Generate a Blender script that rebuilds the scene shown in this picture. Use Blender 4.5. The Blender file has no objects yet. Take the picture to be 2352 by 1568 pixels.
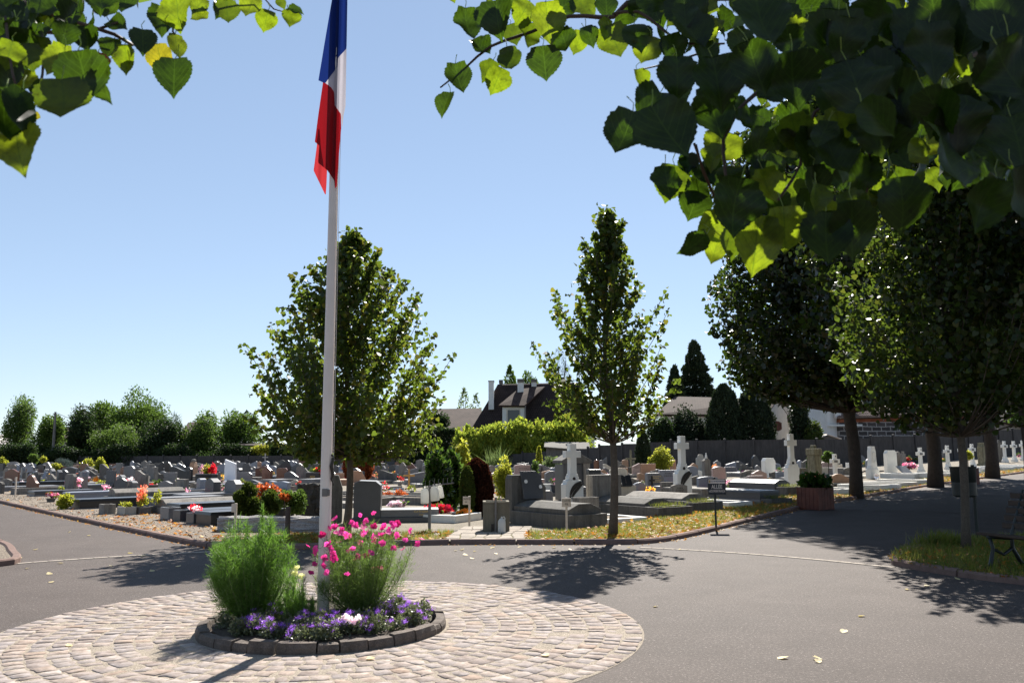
import bpy, bmesh, math, random
import numpy as np
from mathutils import Vector, Matrix
SC = bpy.context.scene
R = math.radians
# ------------------------------------------------------------------ camera
F_PX, PITCH, ROLL, CAMH = 1990.0, 0.1272, -0.0059, 1.6      # focal length in units of a 2352 px wide frame
cam = bpy.data.cameras.new('camera'); camo = bpy.data.objects.new('camera', cam)
SC.collection.objects.link(camo); SC.camera = camo
cam.sensor_width = 36; cam.lens = F_PX / 2352 * 36; cam.clip_start = .05; cam.clip_end = 3000
CM = Matrix.Rotation(R(90) + PITCH, 4, 'X') @ Matrix.Rotation(ROLL, 4, 'Z'); CM.translation = (0, 0, CAMH)
camo.matrix_world = CM
cam.dof.use_dof = True; cam.dof.focus_distance = 14; cam.dof.aperture_fstop = 9
# ------------------------------------------------------------------ light
SUN_AZ, SUN_EL = 11.5, 42.0          # degrees right of straight ahead, height
w = bpy.data.worlds.new('World'); SC.world = w; w.use_nodes = True
nt = w.node_tree; bg = nt.nodes['Background']
sky = nt.nodes.new('ShaderNodeTexSky'); sky.sky_type = 'NISHITA'; sky.sun_disc = False
sky.sun_elevation = R(SUN_EL); sky.sun_rotation = R(SUN_AZ); sky.altitude = 2000; sky.air_density = 1.0; sky.dust_density = .12; sky.ozone_density = 1.6
gm_ = nt.nodes.new('ShaderNodeGamma'); gm_.inputs[1].default_value = .56; nt.links.new(sky.outputs[0], gm_.inputs[0])
cb_ = nt.nodes.new('ShaderNodeMix'); cb_.data_type = 'RGBA'; cb_.blend_type = 'MULTIPLY'; cb_.inputs[0].default_value = 1; cb_.inputs[7].default_value = (2.22, 2.38, 2.60, 1); nt.links.new(gm_.outputs[0], cb_.inputs[6]); nt.links.new(cb_.outputs[2], bg.inputs[0]); bg.inputs[1].default_value = .052
sl = bpy.data.lights.new('sun', 'SUN'); sl.energy = 5.0; sl.angle = R(.53); sl.color = (1, .95, .87)
so = bpy.data.objects.new('sun', sl); SC.collection.objects.link(so)
sd = Vector((math.sin(R(SUN_AZ)) * math.cos(R(SUN_EL)), math.cos(R(SUN_AZ)) * math.cos(R(SUN_EL)), math.sin(R(SUN_EL))))
so.rotation_euler = sd.to_track_quat('Z', 'Y').to_euler()
SC.view_settings.view_transform = 'Standard'; SC.view_settings.look = 'None'
SC.view_settings.exposure = 1.25; SC.view_settings.gamma = 1
random.seed(7); rng = np.random.default_rng(7)
# ------------------------------------------------------------------ ground shape and picture geometry
def T(x, y):
    t = max(0.0, min(60, x - 14)); a = min(1, max(0, (y - 24) / 10)); a = a * a * (3 - 2 * a)
    return .04 * t * t / (t + 4) * a
def ray(dx, dy):
    v = CM.to_3x3() @ Vector((dx - 1176, 784 - dy, -F_PX)); return v / v.y
ZM = {'A': (0, .25635, 890, .25635), 'B': (344.5, .17089, 1004.9, .17089), 'C': (660.3, .17089, 1004.9, .17089),
      'D': (947.4, .16476, 1004.9, .16476), 'E': (1234.5, .16476, 1004.9, .16476), 'F': (1521.6, .16476, 976.1, .16476),
      'G': (1808.7, .20135, 918.7, .20135), 'H': (2067.1, .27463, 918.7, .27463), 'I': (0, .24413, 861.3, .24413), 'J': (0, 1, 0, 1),
      'K': (0, .10254, 1022.1, .10254), 'L': (746.5, .12207, 1022.1, .12207), 'M': (1378.1, .12207, 1022.1, .12207), 'N': (1492.9, .42109, 0, .42109), 'O': (947.4, .30517, 0, .30517), 'P': (0, .30517, 0, .30517)}
def Q(z, x, y):
    a, b, c, d = ZM[z]; return a + b * x, c + d * y
def G(dx, dy):                      # ground point seen at a picture point
    r = ray(dx, dy); z0 = 0
    if r.z > -.004: r.z = -.004
    for _ in range(12):
        t = (z0 - CAMH) / r.z; p = r * t; z0 = .5 * z0 + .5 * T(p.x, p.y)
    p = r * t; return Vector((p.x, p.y, T(p.x, p.y)))
def P(dx, dy, Y):
    p = ray(dx, dy) * Y; return Vector((p.x, p.y, p.z + CAMH))
# ------------------------------------------------------------------ materials
MATS = {}
def nodes(name):
    m = bpy.data.materials.new(name); m.use_nodes = True; t = m.node_tree
    return m, t, t.nodes['Principled BSDF'], t.nodes['Material Output']
def ramp(t, fac, stops):
    r = t.nodes.new('ShaderNodeValToRGB'); el = r.color_ramp.elements
    while len(el) < len(stops): el.new(.5)
    for e, (p, c) in zip(el, stops): e.position = p; e.color = (*c, 1)
    t.links.new(fac, r.inputs[0]); return r.outputs[0]
def noise(t, scale, detail=4, rough=.6, coord='Object', vec=None):
    n = t.nodes.new('ShaderNodeTexNoise'); n.inputs['Scale'].default_value = scale; n.inputs['Detail'].default_value = detail; n.inputs['Roughness'].default_value = rough
    if vec is None: tc = t.nodes.new('ShaderNodeTexCoord'); vec = tc.outputs[coord]
    t.links.new(vec, n.inputs['Vector']); return n.outputs[0]
def mixc(t, f, a, b, mode='MIX'):
    n = t.nodes.new('ShaderNodeMix'); n.data_type = 'RGBA'; n.blend_type = mode
    for s, v in ((n.inputs[0], f), (n.inputs[6], a), (n.inputs[7], b)):
        if hasattr(v, 'is_linked'): t.links.new(v, s)
        elif isinstance(v, (int, float)): s.default_value = v
        else: s.default_value = (*v, 1)
    return n.outputs[2]
def bump(t, h, strength, dist, b):
    n = t.nodes.new('ShaderNodeBump'); n.inputs['Strength'].default_value = strength; n.inputs['Distance'].default_value = dist
    t.links.new(h, n.inputs['Height']); t.links.new(n.outputs[0], b.inputs['Normal']); return n
def mul(c, k): return tuple(min(1, x * k) for x in c)
def stone(name, c, rough=.75, vary=.25, sc=6, speck=0, specsc=160, bmp=.15, spec=.4, stain=.0, bd=.004):
    if name in MATS: return MATS[name]
    m, t, b, o = nodes(name); b.inputs['Roughness'].default_value = rough; b.inputs['Specular IOR Level'].default_value = spec
    col = ramp(t, noise(t, sc, 6), [(.25, mul(c, 1 - vary)), (.75, mul(c, 1 + vary))])
    if speck: col = mixc(t, speck, col, ramp(t, noise(t, specsc, 2, .8), [(.35, mul(c, .25)), (.5, c), (.68, mul(c, 2.2))]))
    if stain:
        tc = t.nodes.new('ShaderNodeTexCoord'); mp = t.nodes.new('ShaderNodeMapping'); mp.inputs['Scale'].default_value = (9, 9, 1.2); t.links.new(tc.outputs['Object'], mp.inputs[0])
        f = ramp(t, noise(t, 1, 5, .7, vec=mp.outputs[0]), [(.42, (0, 0, 0)), (.68, (stain,) * 3)])
        col = mixc(t, f, col, mul(c, .25))
    t.links.new(col, b.inputs['Base Color'])
    if bmp: bump(t, noise(t, 60, 5, .7), bmp, bd, b)
    MATS[name] = m; return m
def plain(name, c, rough=.6, spec=.4, metal=0, vary=.1, sc=8):
    if name in MATS: return MATS[name]
    m, t, b, o = nodes(name); b.inputs['Roughness'].default_value = rough; b.inputs['Specular IOR Level'].default_value = spec; b.inputs['Metallic'].default_value = metal
    t.links.new(ramp(t, noise(t, sc, 4), [(.3, mul(c, 1 - vary)), (.7, mul(c, 1 + vary))]), b.inputs['Base Color'])
    MATS[name] = m; return m
def leafy(name, stops, trans=(.25, .42, .03), tf=.45, rough=.4, spec=.5):
    """stops: colours picked by a per-leaf random number; light passing through a leaf takes the colour trans"""
    if name in MATS: return MATS[name]
    m, t, b, o = nodes(name); b.inputs['Roughness'].default_value = rough; b.inputs['Specular IOR Level'].default_value = spec
    a = t.nodes.new('ShaderNodeAttribute'); a.attribute_name = 'rnd'
    n = len(stops); col = ramp(t, a.outputs['Fac'], [(i / max(1, n - 1), c) for i, c in enumerate(stops)])
    t.links.new(col, b.inputs['Base Color'])
    tr = t.nodes.new('ShaderNodeBsdfTranslucent')
    t.links.new(mixc(t, .45, trans, mixc(t, 1.0, col, (3.2, 3.2, 3.2), 'MULTIPLY')), tr.inputs[0])
    mx = t.nodes.new('ShaderNodeMixShader'); mx.inputs[0].default_value = tf
    t.links.new(b.outputs[0], mx.inputs[1]); t.links.new(tr.outputs[0], mx.inputs[2]); t.links.new(mx.outputs[0], o.inputs[0])
    MATS[name] = m; return m
# ------------------------------------------------------------------ objects
def link(o, parent=None):
    SC.collection.objects.link(o)
    if parent is not None: o.parent = parent
    return o
def tag(o, label=None, cat=None, group=None, kind=None):
    if label: o['label'] = label
    if cat: o['category'] = cat
    if group: o['group'] = group
    if kind: o['kind'] = kind
    return o
def empty(name, loc, rz=0, **k):
    o = bpy.data.objects.new(name, None); o.empty_display_size = .1; link(o); o.location = loc; o.rotation_euler = (0, 0, rz); return tag(o, **k)
def copytree(o, parent=None):
    c = o.copy(); link(c)
    if parent is not None: c.parent = parent
    for ch in list(o.children): copytree(ch, c)
    return c
class MB:
    def __init__(s): s.v = []; s.f = []; s.m = []; s.mi = 0
    def add(s, vs, fs, M=None):
        k = len(s.v); s.v += [tuple(M @ Vector(p)) if M else tuple(p) for p in vs]
        s.f += [tuple(i + k for i in f) for f in fs]; s.m += [s.mi] * len(fs); return s
    def box(s, x0, x1, y0, y1, z0, z1, M=None, tx=0, ty=0):
        vs = [(x0, y0, z0), (x1, y0, z0), (x1, y1, z0), (x0, y1, z0), (x0 + tx, y0 + ty, z1), (x1 - tx, y0 + ty, z1), (x1 - tx, y1 - ty, z1), (x0 + tx, y1 - ty, z1)]
        return s.add(vs, [(3, 2, 1, 0), (4, 5, 6, 7), (0, 1, 5, 4), (1, 2, 6, 5), (2, 3, 7, 6), (3, 0, 4, 7)], M)
    def prism(s, ol, y0, y1, M=None):        # outline in x,z swept along y
        n = len(ol); vs = [(x, y0, z) for x, z in ol] + [(x, y1, z) for x, z in ol]
        return s.add(vs, [tuple(range(n)), tuple(range(2 * n - 1, n - 1, -1))] + [(i, i + n, (i + 1) % n + n, (i + 1) % n) for i in range(n)], M)
    def lathe(s, prof, n=16, M=None, cap=True):
        vs = []; fs = []
        for r, z in prof: vs += [(r * math.cos(2 * math.pi * i / n), r * math.sin(2 * math.pi * i / n), z) for i in range(n)]
        for j in range(len(prof) - 1): fs += [(j * n + i, j * n + (i + 1) % n, (j + 1) * n + (i + 1) % n, (j + 1) * n + i) for i in range(n)]
        if cap: fs += [tuple(range(n - 1, -1, -1)), tuple((len(prof) - 1) * n + i for i in range(n))]
        return s.add(vs, fs, M)
    def tube(s, pts, rad, n=8):
        pts = [Vector(p) for p in pts]; k = len(pts); vs = []; fs = []
        for i, p in enumerate(pts):
            d = (pts[min(i + 1, k - 1)] - pts[max(i - 1, 0)]).normalized(); a = d.cross(Vector((.31, .17, .93) if abs(d.z) < .8 else (1, .1, 0))).normalized(); b = d.cross(a)
            r = rad[i] if hasattr(rad, '__len__') else rad
            vs += [tuple(p + a * r * math.cos(2 * math.pi * j / n) + b * r * math.sin(2 * math.pi * j / n)) for j in range(n)]
        for i in range(k - 1): fs += [(i * n + j, i * n + (j + 1) % n, (i + 1) * n + (j + 1) % n, (i + 1) * n + j) for j in range(n)]
        fs += [tuple(range(n)), tuple((k - 1) * n + j for j in range(n - 1, -1, -1))]
        return s.add(vs, fs)
    def build(s, name, mats, parent=None, bevel=0, smooth=False, seg=2, **k):
        me = bpy.data.meshes.new(name); me.from_pydata(s.v, [], s.f)
        for m in (mats if isinstance(mats, (list, tuple)) else [mats]): me.materials.append(m)
        if any(s.m): me.polygons.foreach_set('material_index', s.m)
        bm = bmesh.new(); bm.from_mesh(me); bmesh.ops.recalc_face_normals(bm, faces=bm.faces); bm.to_mesh(me); bm.free()
        if smooth: me.polygons.foreach_set('use_smooth', [True] * len(me.polygons))
        o = link(bpy.data.objects.new(name, me), parent)
        if bevel:
            b = o.modifiers.new('bevel', 'BEVEL'); b.width = bevel; b.segments = seg; b.limit_method = 'ANGLE'; b.angle_limit = R(40)
        return tag(o, **k)
def polymesh(name, V, Fc, mat, parent=None, rnd=None, smooth=False, **k):      # arrays: V (n,3), Fc (m,k) faces of equal size
    me = bpy.data.meshes.new(name); n, (m, kk) = len(V), Fc.shape
    me.vertices.add(n); me.vertices.foreach_set('co', np.asarray(V, np.float32).ravel())
    me.loops.add(m * kk); me.loops.foreach_set('vertex_index', Fc.astype(np.int32).ravel())
    me.polygons.add(m); me.polygons.foreach_set('loop_start', np.arange(0, m * kk, kk, dtype=np.int32)); me.polygons.foreach_set('loop_total', np.full(m, kk, np.int32))
    for q in (mat if isinstance(mat, (list, tuple)) else [mat]): me.materials.append(q)
    if rnd is not None:
        a = me.attributes.new('rnd', 'FLOAT', 'FACE'); a.data.foreach_set('value', np.asarray(rnd, np.float32))
    if smooth: me.polygons.foreach_set('use_smooth', np.ones(m, bool))
    me.update(calc_edges=True); me.validate()
    return tag(link(bpy.data.objects.new(name, me), parent), **k)
# leaf outlines: unit length, stem at the origin, tip at -z; bent along the midrib
def tmpl(kind):
    if kind == 'heart': L = [(0, 0), (.28, .10), (.48, -.12), (.46, -.42), (.26, -.72), (0, -1.0), (-.26, -.72), (-.46, -.42), (-.48, -.12), (-.28, .10)]
    elif kind == 'oval': L = [(0, 0), (.3, -.25), (.34, -.55), (0, -1), (-.34, -.55), (-.3, -.25)]
    elif kind == 'diamond': L = [(0, 0), (.32, -.42), (0, -1), (-.32, -.42)]
    elif kind == 'blade': L = [(-.05, 0), (.05, 0), (0, -1)]
    elif kind == 'needle': L = [(-.02, 0), (.02, 0), (0, -1)]
    elif kind == 'thin': L = [(-.032, 0), (.032, 0), (0, -1)]
    elif kind == 'petal': L = [(0, 0), (.3, -.4), (.34, -.85), (0, -1), (-.34, -.85), (-.3, -.4)]
    elif kind == 'tuft': L = [(0, 0), (.5, -.3), (.15, -.45), (.45, -1), (0, -.75), (-.4, -1), (-.18, -.45), (-.5, -.2)]
    L = np.array(L); return np.stack([L[:, 0], -.35 * np.abs(L[:, 0]) + .12 * L[:, 1] ** 2, L[:, 1]], 1)
def rotmats(d, up):            # rows: leaf axis -z maps to d, leaf normal y roughly up
    d = d / np.linalg.norm(d, axis=1, keepdims=True); z = -d
    x = np.cross(up, z); x /= np.linalg.norm(x, axis=1, keepdims=True) + 1e-9; y = np.cross(z, x)
    return np.stack([x, y, z], 2)
def leaves(name, C, size, mat, parent=None, kind='heart', droop=.6, spread=1.0, rnd=None, up=None, dirs=None, **k):
    C = np.asarray(C, float); n = len(C); t = tmpl(kind); q = len(t)
    if dirs is None: dirs = rng.normal(size=(n, 3)) * spread; dirs[:, 2] -= droop
    if up is None: up = rng.normal(size=(n, 3)); 
    M = rotmats(dirs, up); s = np.asarray(size) * (.7 + .6 * rng.random(n))
    V = (np.einsum('nij,qj->nqi', M, t) * s[:, None, None] + C[:, None, :]).reshape(-1, 3)
    return polymesh(name, V, np.arange(n * q).reshape(n, q), mat, parent, rng.random(n) if rnd is None else rnd, **k)
def blob(n, c, rad, lumps=14, hollow=.45, lump=.46):        # points in an uneven crown made of overlapping clumps
    c = np.array(c); rad = np.array(rad); d = rng.normal(size=(lumps, 3)); d /= np.linalg.norm(d, axis=1, keepdims=True)
    cc = c + d * rad * (.35 + .4 * rng.random((lumps, 1))); i = rng.integers(0, lumps, n)
    u = rng.normal(size=(n, 3)); u /= np.linalg.norm(u, axis=1, keepdims=True)
    rr = np.sqrt(hollow ** 2 + (1 - hollow ** 2) * rng.random((n, 1))) * (1 + .07 * rng.normal(size=(n, 1)).clip(-2, 2))
    ls = rad * (lump * (.7 + .6 * rng.random((lumps, 1))))[i]
    p = cc[i] + u * ls * rr; return p
# ================================================================== MATERIAL LIBRARY
def m_asphalt():
    m, t, b, o = nodes('asphalt'); b.inputs['Roughness'].default_value = .8; b.inputs['Specular IOR Level'].default_value = .18
    base = ramp(t, noise(t, .22, 8, .68), [(.3, (.060, .045, .036)), (.7, (.112, .084, .067))])
    gr = ramp(t, noise(t, 42, 6, .9), [(.3, (.015, .012, .012)), (.5, (.06, .05, .047)), (.58, (.11, .09, .083)), (.66, (.55, .5, .46))])
    t.links.new(mixc(t, 1, mixc(t, .6, base, gr), ramp(t, noise(t, 1.3, 7, .7), [(.35, (.82, .81, .8)), (.6, (1, 1, 1))]), 'MULTIPLY'), b.inputs['Base Color']); bump(t, noise(t, 80, 4, .85), .8, .006, b); return m
ASPH = m_asphalt()
GRAV = stone('gravel', (.20, .165, .13), .95, .25, 1.2, .75, 45, .9, .1, bd=.02)
EARTH = stone('sandy_earth', (.19, .165, .13), .95, .3, 1.5, .45, 40, .6, .15, bd=.01)
SOIL = stone('dark_soil', (.06, .045, .032), .95, .4, 9, .3, 60, .8, bd=.01)
KERBM = stone('pinkish_kerb_concrete', (.18, .12, .10), .9, .25, 5, .25, 120, .4, .15, stain=.2)
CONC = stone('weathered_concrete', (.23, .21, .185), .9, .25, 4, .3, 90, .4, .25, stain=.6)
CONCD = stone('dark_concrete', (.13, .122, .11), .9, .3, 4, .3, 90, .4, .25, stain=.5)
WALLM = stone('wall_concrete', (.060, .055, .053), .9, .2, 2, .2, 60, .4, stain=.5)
GRANG = stone('grey_granite', (.155, .15, .15), .45, .12, 5, .45, 170, .05, .5)
GRANB = stone('blue_grey_granite', (.20, .215, .25), .42, .1, 5, .4, 170, .04, .5)
GRAND = stone('dark_granite', (.06, .06, .064), .40, .2, 5, .45, 170, .03, .6)
BLACK = stone('polished_black_granite', (.016, .016, .018), .36, .3, 5, .15, 200, 0, .6)
GRANP = stone('pink_granite', (.42, .29, .25), .35, .12, 5, .4, 170, .05, .5)
GRANR = stone('reddish_brown_granite', (.16, .075, .05), .2, .2, 5, .4, 170, .03, .5)
SAND = stone('brown_sandstone', (.36, .22, .14), .7, .15, 5, .3, 120, .15)
LIME = stone('pale_limestone', (.45, .41, .34), .85, .12, 4, .15, 90, .25, stain=.25)
WHITE = stone('white_painted_stone', (.78, .76, .70), .7, .05, 4, .05, 90, .12, stain=.06)
MARB = stone('white_marble', (.74, .74, .75), .3, .08, 3, .1, 60, .02)
MOSS = stone('mossy_stone', (.22, .20, .13), .95, .5, 6, .3, 60, .6, stain=.7)
ROCK = stone('rough_dark_rock', (.085, .08, .072), .95, .4, 5, .4, 50, .9, bd=.02)
ROCKL = stone('rough_grey_rock', (.33, .31, .30), .95, .3, 5, .4, 50, .9, bd=.02)
TERRA = stone('terracotta', (.42, .14, .06), .8, .15, 6)
WOODB = plain('red_brown_stained_wood', (.12, .035, .02), .6, vary=.35, sc=5)
WOODP = plain('old_wooden_post', (.09, .06, .045), .8, vary=.3, sc=20)
WOODY = plain('varnished_yellow_wood', (.5, .25, .06), .4, vary=.15)
WHPAINT = plain('off_white_paint', (.70, .62, .56), .5, vary=.06, sc=3)
DARKMET = plain('dark_green_metal', (.015, .02, .018), .45, vary=.2)
GREYMET = plain('grey_metal', (.16, .15, .14), .5, metal=.3)
CREAMP = plain('cream_painted_post', (.55, .47, .38), .6)
PLAST = plain('dark_plastic_pot', (.05, .05, .06), .45)
WHPOT = plain('white_plastic', (.72, .71, .68), .4, vary=.03)
GOLD = plain('gold_lettering', (.6, .42, .14), .4, metal=.6)
BRONZE = plain('dark_bronze', (.035, .028, .022), .5, metal=.3)
BARK = stone('bark', (.055, .042, .033), .95, .4, 9, .3, 50, .9, bd=.02)
BARKL = stone('young_bark', (.10, .08, .06), .9, .35, 12, .3, 60, .5, stain=.4)
TWIG = plain('twig', (.06, .035, .022), .7, vary=.3)
PLASTJ = None
def m_jug():
    m, t, b, o = nodes('translucent_white_plastic'); b.inputs['Base Color'].default_value = (.75, .75, .72, 1); b.inputs['Roughness'].default_value = .35
    tr = t.nodes.new('ShaderNodeBsdfTranslucent'); tr.inputs[0].default_value = (.8, .79, .74, 1); mx = t.nodes.new('ShaderNodeMixShader'); mx.inputs[0].default_value = .5
    t.links.new(b.outputs[0], mx.inputs[1]); t.links.new(tr.outputs[0], mx.inputs[2]); t.links.new(mx.outputs[0], o.inputs[0]); return m
JUG = m_jug()
def m_glass():
    m, t, b, o = nodes('dark_window_glass'); b.inputs['Base Color'].default_value = (.02, .025, .03, 1); b.inputs['Roughness'].default_value = .05; return m
GLASS = m_glass()
def m_tiles(name, c1, c2, sx, sz):
    m, t, b, o = nodes(name); b.inputs['Roughness'].default_value = .85; b.inputs['Specular IOR Level'].default_value = .12
    uv = t.nodes.new('ShaderNodeTexCoord'); br = t.nodes.new('ShaderNodeTexBrick'); br.inputs['Scale'].default_value = 1; br.inputs['Brick Width'].default_value = sx; br.inputs['Row Height'].default_value = sz
    br.inputs['Mortar Size'].default_value = .035; br.inputs['Color1'].default_value = (*c1, 1); br.inputs['Color2'].default_value = (*c2, 1); br.inputs['Mortar'].default_value = (*mul(c1, .3), 1)
    t.links.new(uv.outputs['UV'], br.inputs['Vector'])
    t.links.new(mixc(t, .5, br.outputs[0], ramp(t, noise(t, 1.1, 5), [(.3, mul(c1, .6)), (.7, mul(c2, 1.2))])), b.inputs['Base Color']); bump(t, br.outputs['Fac'], -.6, .04, b); return m
ROOFB = m_tiles('brown_roof_tiles', (.045, .03, .025), (.085, .058, .048), .30, .34)
ROOFD = m_tiles('dark_roof_tiles', (.035, .026, .024), (.055, .04, .036), .26, .3)
ROOFR = m_tiles('rounded_clay_roof_tiles', (.23, .17, .145), (.32, .25, .22), .22, .42)
BRICK = m_tiles('red_brick', (.30, .09, .045), (.40, .14, .07), .24, .08)
RENDER_W = stone('white_render', (.62, .62, .60), .9, .08, 2, .05, 60, .15, stain=.12)
RENDER_C = stone('cream_render', (.55, .50, .43), .9, .1, 2, .05, 60, .15, stain=.2)
def m_blocks():
    m, t, b, o = nodes('dark_rubble_blocks'); b.inputs['Roughness'].default_value = .95
    uv = t.nodes.new('ShaderNodeTexCoord'); nz = t.nodes.new('ShaderNodeTexNoise'); nz.inputs['Scale'].default_value = 2.2; t.links.new(uv.outputs['UV'], nz.inputs[0])
    ad = t.nodes.new('ShaderNodeMix'); ad.data_type = 'RGBA'; ad.blend_type = 'LINEAR_LIGHT'; ad.inputs[0].default_value = .09; t.links.new(uv.outputs['UV'], ad.inputs[6]); t.links.new(nz.outputs[1], ad.inputs[7])
    br = t.nodes.new('ShaderNodeTexBrick'); br.inputs['Scale'].default_value = 1; br.inputs['Brick Width'].default_value = 1.0; br.inputs['Row Height'].default_value = .42; br.inputs['Mortar Size'].default_value = .045; br.inputs['Mortar Smooth'].default_value = .2
    br.inputs['Color1'].default_value = (.035, .03, .028, 1); br.inputs['Color2'].default_value = (.065, .055, .052, 1); br.inputs['Mortar'].default_value = (.30, .28, .26, 1); t.links.new(ad.outputs[2], br.inputs['Vector'])
    t.links.new(br.outputs[0], b.inputs['Base Color']); bump(t, br.outputs['Fac'], -.8, .05, b); return m
BLOCKS = m_blocks()
# foliage
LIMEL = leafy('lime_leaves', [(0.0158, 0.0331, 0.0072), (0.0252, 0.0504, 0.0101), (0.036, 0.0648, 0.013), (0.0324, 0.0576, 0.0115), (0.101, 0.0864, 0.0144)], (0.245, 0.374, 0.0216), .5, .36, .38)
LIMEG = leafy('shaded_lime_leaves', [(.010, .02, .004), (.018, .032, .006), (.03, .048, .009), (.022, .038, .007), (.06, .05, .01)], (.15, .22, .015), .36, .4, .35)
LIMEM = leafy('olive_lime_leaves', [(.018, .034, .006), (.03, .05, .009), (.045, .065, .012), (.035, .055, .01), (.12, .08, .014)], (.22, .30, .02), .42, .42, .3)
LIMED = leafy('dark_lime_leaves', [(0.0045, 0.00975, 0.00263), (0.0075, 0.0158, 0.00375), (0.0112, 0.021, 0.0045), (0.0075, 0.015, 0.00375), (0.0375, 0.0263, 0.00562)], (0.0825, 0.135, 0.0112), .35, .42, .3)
NEARL = None
GREEN1 = leafy('mid_green_leaves', [(.03, .055, .012), (.055, .09, .018), (.085, .12, .03)] or [(0.0203, 0.0372, 0.00945), (0.0338, 0.0574, 0.0135), (0.0506, 0.0743, 0.0203)], (0.135, 0.23, 0.027), .35, .65, .18)
GREEN2 = leafy('dark_green_leaves', [(.010, .02, .007), (.018, .03, .01), (.03, .045, .014)] or [(0.0072, 0.0144, 0.0054), (0.012, 0.0216, 0.0072), (0.021, 0.033, 0.0108)], (0.06, 0.12, 0.018), .25, .65, .18)
GREEN3 = leafy('pale_green_leaves', [(0.051, 0.0765, 0.0298), (0.0765, 0.102, 0.0382), (0.102, 0.128, 0.0595)], (0.212, 0.306, 0.068), .35, .65, .18)
YELGR = leafy('yellow_green_leaves', [(0.119, 0.145, 0.017), (0.204, 0.212, 0.0255), (0.272, 0.264, 0.034)], (0.425, 0.442, 0.0425), .45, .65, .18)
BAMB = leafy('bamboo_leaves', [(.09, .14, .02), (.17, .22, .03), (.32, .32, .04)] or [(0.0595, 0.0935, 0.0153), (0.111, 0.145, 0.0213), (0.221, 0.23, 0.0298)], (0.357, 0.425, 0.0425), .4, .65, .18)
FEATH = leafy('feathery_leaves', [(.035, .075, .012), (.07, .13, .022), (.12, .18, .045)] or [(0.04, 0.096, 0.0096), (0.06, 0.136, 0.016), (0.088, 0.168, 0.024)], (0.176, 0.384, 0.024), .4, .5, .3)
FEATH2 = leafy('dull_feathery_leaves', [(0.0425, 0.0765, 0.017), (0.068, 0.111, 0.0255), (0.102, 0.145, 0.0382)], (0.212, 0.34, 0.051), .4, .5, .3)
LAUR = leafy('laurel_leaves', [(0.012, 0.03, 0.0072), (0.021, 0.048, 0.0096), (0.036, 0.066, 0.012)], (0.132, 0.24, 0.018), .35, .2, .7)
CONIF = leafy('conifer_scales', [(.012, .02, .009), (.02, .032, .013), (.032, .046, .018)] or [(0.00648, 0.0119, 0.0054), (0.0108, 0.0189, 0.00756), (0.0162, 0.0243, 0.00972)], (0.0324, 0.054, 0.0162), .15, .7, .2)
THUJ = leafy('thuja_scales', [(0.0245, 0.042, 0.007), (0.042, 0.063, 0.0098), (0.063, 0.077, 0.0126)], (0.14, 0.196, 0.021), .25, .7, .2)
BLUEC = leafy('blue_green_needles', [(0.035, 0.0525, 0.049), (0.056, 0.077, 0.07), (0.077, 0.098, 0.091)], (0.07, 0.105, 0.084), .2, .7, .2)
DEADC = leafy('dead_brown_scales', [(0.016, 0.0064, 0.0048), (0.032, 0.0112, 0.0072), (0.048, 0.0176, 0.0096)], (0.112, 0.024, 0.012), .2, .8, .1)
RUSTC = leafy('rusty_scales', [(.10, .025, .01), (.18, .045, .015), (.25, .07, .02)], (.4, .09, .02), .3, .7, .1)
REDB = leafy('orange_red_berries_and_leaves', [(.35, .05, .01), (.5, .11, .02), (.4, .08, .02), (.08, .09, .02)], (.6, .14, .02), .3)
GRASSM = leafy('short_grass', [(.05, .085, .012), (.08, .11, .016), (.13, .13, .026), (.19, .15, .05)], (.32, .36, .05), .35, .6, .2)
LITTER = leafy('fallen_leaves', [(.24, .06, .012), (.32, .10, .018), (.38, .16, .028), (.42, .24, .04), (.12, .04, .015), (.38, .25, .1)], (.6, .3, .05), .25, .6, .3)
PALEF = leafy('pale_fallen_leaf', [(.55, .45, .18), (.6, .5, .28), (.5, .33, .1)], (.6, .5, .1), .25, .6, .3)
def petals(name, *c): return leafy(name, list(c), mul(c[-1], 1.3), .45, .6, .2)
PINK = petals('magenta_petals', (.42, .02, .16), (.60, .05, .28), (.72, .10, .40), (.35, .01, .09))
VIOL = petals('violet_florets', (.2, .05, .5), (.32, .10, .68), (.45, .2, .8))
PALEY = petals('pale_yellow_petals', (.75, .72, .35), (.8, .75, .4))
REDF = petals('red_petals', (.45, .01, .015), (.65, .03, .03), (.5, .02, .06))
WHIF = petals('white_petals', (.7, .68, .66), (.8, .76, .74), (.7, .45, .5))
ORAF = petals('orange_yellow_petals', (.6, .22, .02), (.75, .38, .04), (.8, .5, .08))
ROSF = petals('rose_petals', (.6, .1, .25), (.7, .25, .4), (.75, .5, .6))
PURF = petals('mauve_white_petals', (.25, .08, .2), (.6, .45, .55), (.75, .7, .72), (.3, .12, .22))
SALF = petals('salmon_petals', (.7, .22, .12), (.75, .35, .2), (.6, .15, .1))
GREYGREEN = leafy('grey_green_leaves', [(.08, .09, .045), (.13, .14, .075), (.05, .06, .025)], (.15, .2, .06), .25)
FLAGB = None
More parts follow.
